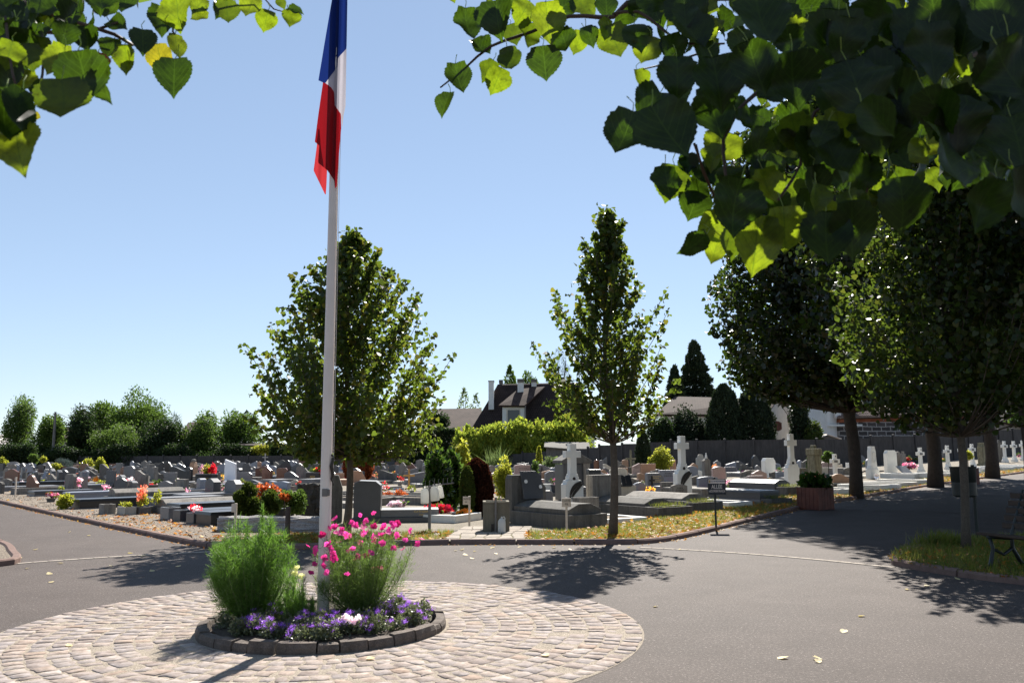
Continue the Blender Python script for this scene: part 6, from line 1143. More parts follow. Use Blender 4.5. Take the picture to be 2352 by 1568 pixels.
# polished stones whose sides catch the light (seen end on, slabs towards the road)
LT2 = [
 ('I', 113, 885, 992, 50, 'bigchamf', GRAND, 'dark polished headstone with a bright sloping top, leftmost of the end-on row', 'flat', .2),
 ('I', 212, 870, 1000, 52, 'bigchamf', GRANG, 'grey polished headstone with sloping top, second of the end-on row', 'flat', .2),
 ('I', 268, 912, 1030, 44, 'rect', BLACK, 'plain black block headstone beside the orange flower vase', 'flat', .25),
 ('I', 430, 883, 1010, 50, 'arch', GRANG, 'polished grey round-topped headstone near the left middle', 'flat', .18),
 ('I', 490, 880, 1018, 52, 'slantR', GRANG, 'polished grey headstone between the round-topped one and the dark slanted one', 'flat', .2),
 ('I', 555, 892, 1020, 52, 'slantR', GRAND, 'polished dark headstone with slanted top left of the framed black panel', 'flat', .2),
 ('I', 782, 910, 1092, 82, 'bigchamf', GRANG, 'polished grey headstone with a bright sloping edge, right of the large pink bouquet', 'flat', .25),
 ('I', 1138, 940, 1072, 98, 'ogee', GRANG, 'polished bell-shaped light grey headstone', 'flat', .2),
 ('I', 1243, 996, 1072, 108, 'bigchamf', GRANG, 'low light grey headstone with cut corner right of the bell-shaped one', None, .25),
 ('I', 1333, 966, 1040, 45, 'rect', GRANG, 'short grey square pillar stone near the long concrete tomb', None, .2),
 ('I', 1410, 838, 1030, 192, 'stepped', CONC, 'large weathered concrete headstone with stepped top and pale lichen streaks', 'frame', .22),
 ('B', 1175, 412, 590, 165, 'chamf', GRAND, 'dark granite chamfered pillar headstone right of the white marble slab', 'flat', .3),
 ('B', 430, 560, 780, 170, 'rect', CONC, 'plain rough concrete headstone behind the long sloping tomb', 'flat', .2),
 ('B', 590, 605, 770, 105, 'chamf', CONC, 'small concrete stone with moulded cap next to the round-topped polished one', None, .2),
 ('B', 685, 548, 775, 90, 'arch', GRANB, 'blue-grey polished round-shouldered headstone with bright edge', 'flat', .25),
 ('B', 840, 552, 830, 200, 'gable', GRAND, 'dark speckled gabled headstone left of the octagonal one', 'flat', .28),
 ('B', 1115, 572, 840, 225, 'octagon', GRANG, 'polished octagonal headstone in front of the white marble slab', 'flat', .25),
 ('B', 1400, 565, 690, 225, 'bigwave', GRAND, 'dark sweeping wave-topped headstone above the conifers', 'flat', .16),
 ('B', 1740, 572, 780, 285, 'dip', GRANB, 'light blue-grey broad headstone with a curved shoulder behind the orange flowers', 'flat', .16),
]
for a in LT2: hs(*a[:8], blk='L', slab=a[8], t=a[9], L=1.8)
hs('B', 1075, 296, 640, 160, 'tallslant', MARB, 'tall slanted white marble slab headstone', blk=-14, slab='flat', sm=MARB, t=.14)
# brick-coloured pillar with cap, block planters
g = G(*Q('B', 580, 520)); k = g.y / F_PX * .17089; o = empty('grave_pillar', g, R(-20), label='brick-red stone pillar with a mushroom cap behind the magenta heather', cat='pillar'); mb = MB(); mb.prism([(-.22, 0), (.22, 0), (.22, 125 * k), (.12, 190 * k), (-.12, 190 * k), (-.22, 125 * k)], -.2, .2); mb.build('pillar', SAND, o, bevel=.02); mb = MB(); mb.lathe([(.1, 190 * k), (.16, 200 * k), (.17, 215 * k), (.1, 228 * k), (.01, 230 * k)], 14); mb.build('cap', CONC, o, smooth=True)
def blockpl(z, xc, yt, yb, w, mat, label, gold=3, blk=-14, fl=None, d=.5, leaf=GREEN1, fh=.25):
    g = G(*Q(z, xc, yb)); k = g.y / F_PX * ZM[z][1]; H = (yb - yt) * k; W = w * k; o = empty('stone_planter', g, R(blk), label=label, cat='planter'); mb = MB(); mb.box(-W / 2, W / 2, 0, d, 0, H - .05); mb.build('block', mat, o, bevel=.01); mb = MB(); mb.box(-W / 2 - .03, W / 2 + .03, -.03, d + .03, H - .049, H); mb.build('rim', GRANG, o, bevel=.006)
    if gold: inscr(o, W, H, -.002, GOLD, gold, .6)
    if fl:
        for i, (u, m_) in enumerate(fl): q = blob(420, ((u - .5) * W * .9, d / 2, H + fh * .4), (W * .24, d * .45, fh), 8, lump=.5); leaves('foliage' if m_ in (GREEN1, YELGR, GRASSM) else 'flowers', q, k * 22, m_, o, kind='blade' if i == 0 else 'oval', dirs=rng.normal(size=(420, 3)) + [0, 0, 1])
    return o
blockpl('B', 715, 487, 640, 250, BLACK, 'black stone planter with gold letters topped by magenta heather and orange flowers', fl=[(.2, ROSF), (.5, YELGR), (.9, REDF)], fh=.35)
blockpl('B', 2180, 466, 600, 190, BLACK, 'black stone planter with gold letters just left of the flagpole', fl=[(.3, GREEN1), (.7, YELGR), (.92, REDF)], fh=.2)
# small crosses near the far wall
def crossmon(z, xc, yt, yb, w, mat, label, rock=False, a=.5, blk=10, name='stone_cross', flare=False, cat='cross'):
    g = G(*Q(z, xc, yb)); k = g.y / F_PX * ZM[z][1]; H = (yb - yt) * k; W = w * k; o = empty(name, g, R(blk), label=label, cat=cat); mb = MB(); b = H * .28 if rock else H * .08
    if rock: mb.prism([(-W * .6, 0), (W * .6, 0), (W * .4, b * .6), (W * .2, b), (-W * .2, b), (-W * .4, b * .6)], -W * .4, W * .4)
    else: mb.box(-W * .25, W * .25, -.12, .12, 0, b)
    mb.build('base', ROCKL if rock else mat, o, bevel=.01); mb = MB(); stonecross(mb, H - b, W, max(.05, W * .16), W * .17, z=b)
    if flare:
        for (x, z_) in ((0, H), (-W / 2, b + (H - b) * .58 + W * .085), (W / 2, b + (H - b) * .58 + W * .085)): mb.lathe([(.001, -.05), (W * .14, 0), (.001, .05)], 8, Matrix.Translation((x, 0, z_)))
    mb.build('cross', mat, o, bevel=.006); return o
crossmon('B', 1543, 212, 410, 72, ROCKL, 'grey stone cross on a pile of rocks by the far wall', True)
crossmon('B', 950, 212, 380, 40, ROCKL, 'small far stone monument with thin top by the wall left of the marble slab', True)
crossmon('I', 722, 803, 880, 50, CONCD, 'dark stone cross in the far row beside the flat-topped juniper')
crossmon('D', 1315, 130, 335, 70, MOSS, 'ornate lichen-covered stone cross by the wall between the bamboo clumps', flare=True)
crossmon('E', 1305, 176, 525, 145, MOSS, 'tall thin weathered stone cross right of the slender lime trunk')
crossmon('E', 1520, 218, 380, 26, CONCD, 'small dark cross in front of the round golden shrub')
# --- near polished tombs of the left block
tomb('B', 800, 1217, .85, 2.1, 'L', 'flat', BLACK, 'glossy black slab tomb nearest the gravel path, beside the rough stone trough', h=.34, hb=.02)
tomb('B', 640, 1165, .85, 2.1, 'L', 'flat', BLACK, 'second glossy black slab tomb behind the nearest one', h=.32, hb=.02)
tomb('B', 390, 1090, .9, 2.2, 'L', 'flat', BLACK, 'third glossy black slab tomb left of the conifers', h=.36, hb=.05)
tomb('B', 165, 1045, .9, 2.4, 'L', 'ridge', CONC, 'long grey concrete coffin-shaped tomb left of the octagonal headstone', h=.32, hb=.12)
tomb('A', 1000, 1038, .8, 2.5, 'L', 'ridge', CONC, 'long sloping brown concrete tomb behind the yellow sedum', h=.38, hb=.14)
tomb('A', 700, 1103, .9, 2.2, 'L', 'flat', BLACK, 'low black slab tomb reflecting the sky next to the gravel path bush', h=.32, hb=.06)
tomb('A', 620, 1010, .9, 2.2, 'L', 'flat', GRANB, 'blue-grey polished slab behind the black one that reflects the sky', h=.28, hb=.05)
tomb('A', 300, 986, .9, 2.2, 'L', 'flat', GRAND, 'low stepped dark granite slab behind the pink bouquet pot', h=.25)
tomb('A', 150, 968, .9, 2.3, 'L', 'frame', CONC, 'open concrete grave surround filled with gravel at the left by the thin marker post', h=.42)
tomb('A', 160, 915, .9, 2.4, 'L', 'flat', BLACK, 'long black slab tomb with two small open-book plaques', h=.36)
tomb('A', 30, 940, .9, 2.2, 'L', 'flat', GRANG, 'grey slab at the left edge of the view behind the marker post', h=.25)
tomb('A', -60, 905, .9, 2.2, 'L', 'flat', BLACK, 'black slab cut by the left edge of the view', h=.3)
tomb('A', 1375, 1090, .9, 2.2, 'L', 'flat', GRANG, 'grey stepped slab right of the yellow sedum box', h=.32)
tomb('A', 1480, 985, .9, 2.0, 'L', 'flat', GRANG, 'grey slab beside the round dark vase', h=.25)
def bookp(z, x, y, h, label, mat=BLACK, blk=-46, w=1.5):
    g = G(*Q(z, x, y)); k = g.y / F_PX * ZM[z][1]; H = h * k; o = empty('book_plaque', g + Vector((0, 0, 0)), R(blk), label=label, cat='plaque'); mb = MB()
    for s in (-1, 1): mb.prism([(s * .01, 0), (s * H * w / 2, 0), (s * H * w / 2, H), (s * H * w / 3, H * 1.06), (s * H * w / 6, H * 1.03), (s * .01, H * .96)], -.02, .02, Matrix.Rotation(R(-20), 4, 'X') @ Matrix.Rotation(R(-12 * s), 4, 'Z'))
    mb.build('pages', mat, o, bevel=.004); mb = MB(); mb.box(-H * .5, H * .5, -.04, .12, -.01, .03); mb.build('foot', mat, o); return o
for q in [('A', 255, 872, 42, 'small dark open-book plaque on the long black slab, left one'), ('A', 395, 865, 52, 'small grey open-book plaque on the long black slab, right one')]: b_ = bookp(*q, mat=GRANB); b_.location.z += .36
# stone boxes by the gravel
def box_(z, x, y, w, d, h, mat, label, blk='L', hollow=True, fl=None, name='stone_planter', n=260, ls=.05, soil=True):
    g = G(*Q(z, x, y)); th = BLK[blk] if isinstance(blk, str) else R(blk); s = 1 if th < 0 else -1; Rm = Matrix.Rotation(th, 3, 'Z'); o = empty(name, g - Rm @ Vector((s * w / 2, -d / 2, 0)), th, label=label, cat='planter'); mb = MB(); a, b, e = w / 2, d / 2, .045
    mb.box(-a, a, -b, -b + e, 0, h); mb.box(-a, a, b - e, b, 0, h); mb.box(-a, -a + e, -b + e, b - e, 0, h); mb.box(a - e, a, -b + e, b - e, 0, h); mb.build('box', mat, o, bevel=.005)
    mb = MB(); mb.box(-a + e, a - e, -b + e, b - e, 0, h - .05); mb.build('earth', SOIL, o)
    for m_, hh_ in (fl or []): q = blob(n, (0, 0, h + hh_ / 2), (a, b, hh_ / 2), 8, lump=.5); leaves('flowers' if m_ not in (YELGR, GREEN1, GREYGREEN) else 'foliage', q, ls, m_, o, kind='oval', dirs=rng.normal(size=(n, 3)) + [0, 0, .6])
    return o
box_('B', 245, 1135, .5, .3, .34, GRANG, 'polished stone box planter in front of the black slabs, left one')
box_('B', 400, 1152, .4, .28, .30, GRAND, 'small dark stone box planter between the black slabs')
box_('B', 582, 1186, .4, .28, .28, GRAND, 'small stone box planter with red and white flowers at the foot of the black slab', fl=[(WHIF, .16), (REDF, .2)], n=120)
box_('A', 930, 1150, .4, .3, .30, CONC, 'empty mossy stone box planter behind the yellow-green bush')
box_('A', 1115, 1155, .55, .3, .24, LIME, 'pale stone box filled with low yellow-green plants', fl=[(YELGR, .12)])
box_('A', 1250, 1150, .5, .3, .22, CONCD, 'box of golden sedum with brown flower heads by the gravel path', fl=[(YELGR, .34), (SALF, .55)], n=300)
box_('A', 1370, 1140, .35, .3, .22, CONCD, 'box with an upright yellow-green sprig by the gravel path', fl=[(YELGR, .42)], n=200)
# rough stone trough and rough dark stele
def rough(z, x0, x1, y0, y1, dep, mat, label, name, blk=0, sub=7, amp=.03):
    px, py = Q(z, (x0 + x1) / 2, y1); g = G(px, py); k = g.y / F_PX * ZM[z][1]; W = (x1 - x0) * k; H = (y1 - y0) * k; o = empty(name, g, R(blk), label=label, cat=name.split('_')[-1]); bm = bmesh.new(); bmesh.ops.create_cube(bm, size=1); bmesh.ops.subdivide_edges(bm, edges=bm.edges, cuts=sub, use_grid_fill=True)
    for v in bm.verts:
        c = v.co; c.x *= W; c.y = (c.y + .5) * dep; c.z = (c.z + .5) * H; r = Vector((random.gauss(0, amp), random.gauss(0, amp), random.gauss(0, amp * .7) if c.z > .01 else 0)); v.co = c + r * .5
    me = bpy.data.meshes.new('stone'); bm.to_mesh(me); bm.free(); me.materials.append(mat); link(bpy.data.objects.new('stone', me), o); return o
rough('B', 885, 2290, 1085, 1290, .5, ROCKL, 'long low trough of rough-hewn stone at the edge of the verge', 'stone_trough', -6, 9)
rough('B', 1985, 2290, 640, 1130, .35, ROCK, 'big rough dark standing stone just left of the flagpole', 'standing_stone', 8, 7, .06)
# --- middle block
hs('C', 632, 520, 1130, 105, 'bigchamf', CONCD, 'grey concrete stele between the flagpole and the lime trunk', blk=10, t=.3, pl=False)
g = G(*Q('C', 1250, 1130)); k = g.y / F_PX * .17089; o = empty('grave', g, R(6), label='large dark granite tomb with thick headstone and gold lettering, in front of the jug rack', cat='grave'); W_ = 355 * k
mb = MB(); mb.prism([(-W_, 0), (0, 0), (0, (1130 - 655) * k), (-.12, (1130 - 600) * k), (-W_ * .8, (1130 - 590) * k), (-W_, (1130 - 625) * k)], 0, .75); mb.build('headstone', GRAND, o, bevel=.015)
L_ = 765 * k; mb = MB(); mb.box(.002, L_, .02, .85, .101, (1130 - 975) * k); mb.build('slab', sunlit_slabmat(GRAND), o, bevel=.008); mb = MB(); mb.box(-W_ - .03, 965 * k, -.06, 1.0, -.02, .10); mb.build('base', GRAND, o, bevel=.01)
text('CATHERINE', .062, GOLD, o, (L_ * .72, .018, .225), sx=1.2); text('1937 -', .055, GOLD, o, (L_ * .72, .018, .150), sx=1.2)
a_ = hs('C', 1225, 345, 575, 255, 'chamf', GRANG, 'wide grey granite headstone with chamfered corners and small oval medallion', blk=30, slab='frame', t=.32, L=2.0)
hs('C', 1385, 270, 420, 158, 'heart', GRAND, 'dark heart-shaped double headstone behind the wide grey one', blk=20)
hs('C', 1510, 362, 480, 300, 'slantL', GRANG, 'light grey low headstone with slanted top by the red-leaved shrub', blk=25, slab='flat')
hs('C', 1740, 460, 640, 225, 'slantL', GRANG, 'plain light grey headstone with a rising top edge right of the yellow wooden cross', blk=20, slab='low', t=.18)
hs('C', 1880, 340, 440, 120, 'gable', GRANG, 'small light grey headstone left of the laurel shrub', blk=20)
hs('C', 1810, 325, 400, 100, 'bigwave', GRANB, 'dark curved headstone by the wall left of the laurel', blk=20)
hs('C', 978, 448, 640, 190, 'wedge', SAND, 'brown headstone with cut-away right corner under the rusty conifer', blk=15, slab='low', t=.2)
hs('C', 815, 447, 590, 130, 'ogee', GRANP, 'small pinkish curved headstone beside the brown wooden cross', blk=15, slab='low')
hs('C', 700, 480, 620, 120, 'rect', SAND, 'low brown headstone between flagpole and lime trunk', blk=15, slab='flat')
hs('C', 640, 375, 520, 90, 'flatarch', GRAND, 'dark round-cornered headstone just right of the flagpole', blk=15)
hs('C', 600, 340, 440, 60, 'arch', GRANG, 'tiny grey rounded headstone by the wall right of the flagpole', blk=15)
hs('C', 1245, 335, 400, 90, 'flatarch', GRANG, 'far grey headstone edge behind the wide chamfered one', blk=15)
hs('C', 1600, 378, 450, 110, 'slantL', GRANB, 'blue-grey low headstone next to the orange round shrub', blk=15)
def woodcross(z, xc, yt, yb, w, mat, label, box=False):
    g = G(*Q(z, xc, yb)); k = g.y / F_PX * ZM[z][1]; H = (yb - yt) * k; W = w * k; o = empty('wooden_cross', g, R(8), label=label, cat='cross'); mb = MB(); mb.box(-.04, .04, -.022, .022, 0, H); mb.build('post', mat, o, bevel=.005); mb = MB(); z_ = H * .68; mb.box(-W / 2, W / 2, -.036, -.0225, z_, z_ + .075); mb.build('arm', mat, o, bevel=.005); return o
woodcross('C', 1632, 432, 722, 152, WOODY, 'bright yellow wooden cross standing on a grave left of the jugs')
woodcross('C', 838, 438, 730, 60, SAND, 'brown wooden cross right of the lime trunk')
woodcross('C', 1500, 345, 400, 40, WOODY, 'small wooden cross below the yellowish shrub')
for a in [('C', 1240, 800, 1.3, 2.4, 'frame', LIME, 'pale kerbed grave with gravel behind the potted heathers', .25), ('C', 1640, 560 + 60, 1.2, 2.2, 'low', LIME, 'low pale slab behind the yellow wooden cross', .2), ('C', 1330, 700, 1.2, 2.2, 'low', CONC, 'low grave edge in front of the wide grey headstone', .2), ('C', 1800, 800, 1.2, 2.2, 'frame', LIME, 'kerbed gravel grave right of the white flower trough', .25), ('C', 800, 820, 1.1, 2.2, 'frame', CONC, 'concrete kerbed grave right of the lime trunk', .3), ('C', 800, 940, 1.1, 2.2, 'low', CONC, 'low concrete grave slab right of the lime trunk', .3), ('C', 1900, 900, 1.2, 2.4, 'frame', CONC, 'kerbed grave with withered plants under the laurel shrub', .3), ('D', 600, 1180, 1.2, 2.0, 'frame', WHITE, 'white-edged gravel grave between the jug rack and the basin', .22), ('C', 1250, 905, 1.3, 2.4, 'frame', CONC, 'kerbed grave holding the heap of artificial flowers', .3)]:
    tomb(*a[:5], 62, a[5], a[6], a[7], h=a[8])
# --- right block
T1 = tomb('E', 450, 1272, 1.05, 2.15, 'R', 'ridge', CONCD, 'massive mossy concrete tomb with leaning plaques, right of the water basin', h=.42, hb=.2, head=('bigchamf', 1.0, 1.08, .26, CONCD))
mb = MB(); mb.prism([(-.36, 0), (.36, 0), (.40, .70), (.2, .84), (-.36, .84)], -.03, .03, Matrix.Translation((.02, -.14, .52)) @ Matrix.Rotation(R(-13), 4, 'X') @ Matrix.Scale(.78, 4)); lp_ = mb.build('tablet', GRAND, T1, bevel=.01)
for x, z_ in ((-.2, .93), (.22, .80)): mb = MB(); mb.lathe([(.045, 0), (.045, .012)], 14, Matrix.Translation((x, -.14, z_)) @ Matrix.Rotation(R(80), 4, 'X')); mb.build('medallion', WHPOT, lp_)
box_('E', 590, 1130, .62, .28, .24, CONC, 'empty cracked concrete trough at the foot of the mossy tomb', blk=35).location.z = .26
T2 = tomb('E', 1512, 1128, 1.1, 2.0, 'R', 'ridge', CONCD, 'grey tomb with bronze palm leaf and planted trough, right of the slender lime trunk', h=.38, hb=.2, head=('rect', 1.0, 1.0, .28, CONC), planter_=(1.15, .45, .28, CONCD))
b_ = bookp('E', 1250, 930, 150, 'large dark open-book plaque lying on the tomb with the bronze palm', blk=35, w=1.25); b_.location.z = .55
T3 = tomb('F', 292, 1240, 1.1, 2.3, 'R', 'ridge', CONC, 'stepped concrete tomb in front of the middle white cross', h=.42, hb=.25, planter_=(1.1, .35, .3, CONCD))
tomb('F', 400, 1245, .9, .5, 'R', 'low', CONCD, 'mossy concrete block step in front of the stepped tomb', h=.2)
tomb('E', 932, 1232, 1.28, 1.5, 'R', 'frame', WHITE, 'low white-edged gravel grave beside the slender lime trunk', h=.2)
tomb('F', 930, 1178, .98, 1.5, 'R', 'frame', WHITE, 'white-edged gravel grave behind the alley name sign', h=.28)
tomb('F', 1368, 1116, .95, 2.1, 'R', 'flat', GRAND, 'dark slab tomb with planted foot right of the alley name sign', h=.42, hb=.16, planter_=(.95, .4, .2, CONCD))
tomb('F', 1592, 1000, 1.0, 2.2, 'R', 'ridge', GRAND, 'massive dark granite ridged tomb left of the right white cross', h=.5, hb=.1, planter_=(1.1, .5, .35, CONCD))
tomb('F', 560, 1010, 1.0, 2.0, 'R', 'flat', CONC, 'pale slab tomb left of the alley name sign', h=.3)
tomb('F', 640, 920, 1.0, 2.0, 'R', 'low', CONC, 'low pale slab behind the alley name sign', h=.3)
# big white crosses with bronze palm
def bigcross(z, xc, yt, yb, wpx, label, blk=30, palm=True, base_h=.0, extra=0):
    g = G(*Q(z, xc, yb)); k = g.y / F_PX * ZM[z][1]; H = (yb - yt) * k; W = wpx * k / (math.cos(R(blk) + math.atan2(g.x, g.y)) + .35 * abs(math.sin(R(blk) + math.atan2(g.x, g.y)))); t = W * .42; o = empty('memorial_cross', g, R(blk), label=label, cat='memorial', group=None)
    mb = MB(); h1 = H * .455 + extra; a = W / 2; ol = [(-a, 0), (a, 0), (a, h1 * .93), (a * .82, h1 * .97), (a * .80, h1 * 1.02), (a * .72, h1 * 1.06), (-a * .72, h1 * 1.06), (-a * .80, h1 * 1.02), (-a * .82, h1 * .97), (-a, h1 * .93)]
    mb.prism(ol, -t / 2, t / 2); mb.build('pedestal', WHITE, o, bevel=.008)
    z1 = h1 * 1.06; mb = MB(); mb.prism([(-a * .56, z1 + .001), (a * .56, z1 + .001), (a * .54, z1 + H * .045), (a * .46, z1 + H * .052), (a * .44, z1 + H * .085), (-a * .44, z1 + H * .085), (-a * .46, z1 + H * .052), (-a * .54, z1 + H * .045)], -t * .42, t * .42); mb.build('foot', WHITE, o, bevel=.006)
    zc = z1 + H * .085; s_ = a * .34; A0, A1 = H * .80, H * .895; mb = MB(); mb.prism([(-s_ * 1.12, zc + .001), (s_ * 1.12, zc + .001), (s_, zc + H * .05), (s_, A0), (a * .84, A0), (a * .84, A1), (s_, A1), (s_, H), (-s_, H), (-s_, A1), (-a * .84, A1), (-a * .84, A0), (-s_, A0), (-s_, zc + H * .05)], -s_ * .9, s_ * .9); mb.build('cross', WHITE, o, bevel=.006)
    mb = MB(); mb.lathe([(.045, 0), (.045, .012), (.02, .016)], 16, Matrix.Translation((0, -t * .42 - .0, z1 + H * .02)) @ Matrix.Rotation(R(90), 4, 'X') @ Matrix.Scale(H / 1.9, 4)); mb.build('badge', BRONZE, o)
    if palm:
        mb = MB(); n = 15; 
        for i in range(n):
            u = i / (n - 1); x = -a * .45 + a * 1.15 * u ** 1.3; z_ = h1 * (.50 + .42 * u ** .7); ln = a * (.30 + .22 * math.sin(u * 3)) 
            for s in (-1, 1): ang = math.atan2(.52 * h1, a) + s * 1.0 * (1 - .3 * u); dx, dz = math.cos(ang) * ln, math.sin(ang) * ln; nx, nz = -math.sin(ang) * ln * .24, math.cos(ang) * ln * .24; mb.prism([(x, z_), (x + dx * .5 + nx, z_ + dz * .5 + nz), (x + dx, z_ + dz), (x + dx * .5 - nx, z_ + dz * .5 - nz)], -t / 2 - .018 - .0006 * i - .0003 * s, -t / 2 - .002)
        mb.build('bronze_palm', BRONZE, o)
    return o
bigcross('E', 490, 105, 1065, 300, 'large white memorial cross with bronze palm, leftmost of the three large ones', blk=28)
bigcross('F', 288, 170, 1060, 245, 'large white memorial cross with bronze palm, middle one of the three large ones', blk=26)
bigcross('F', 1815, 140, 935, 200, 'large white memorial cross without palm, rightmost of the three large ones', blk=22, palm=False)
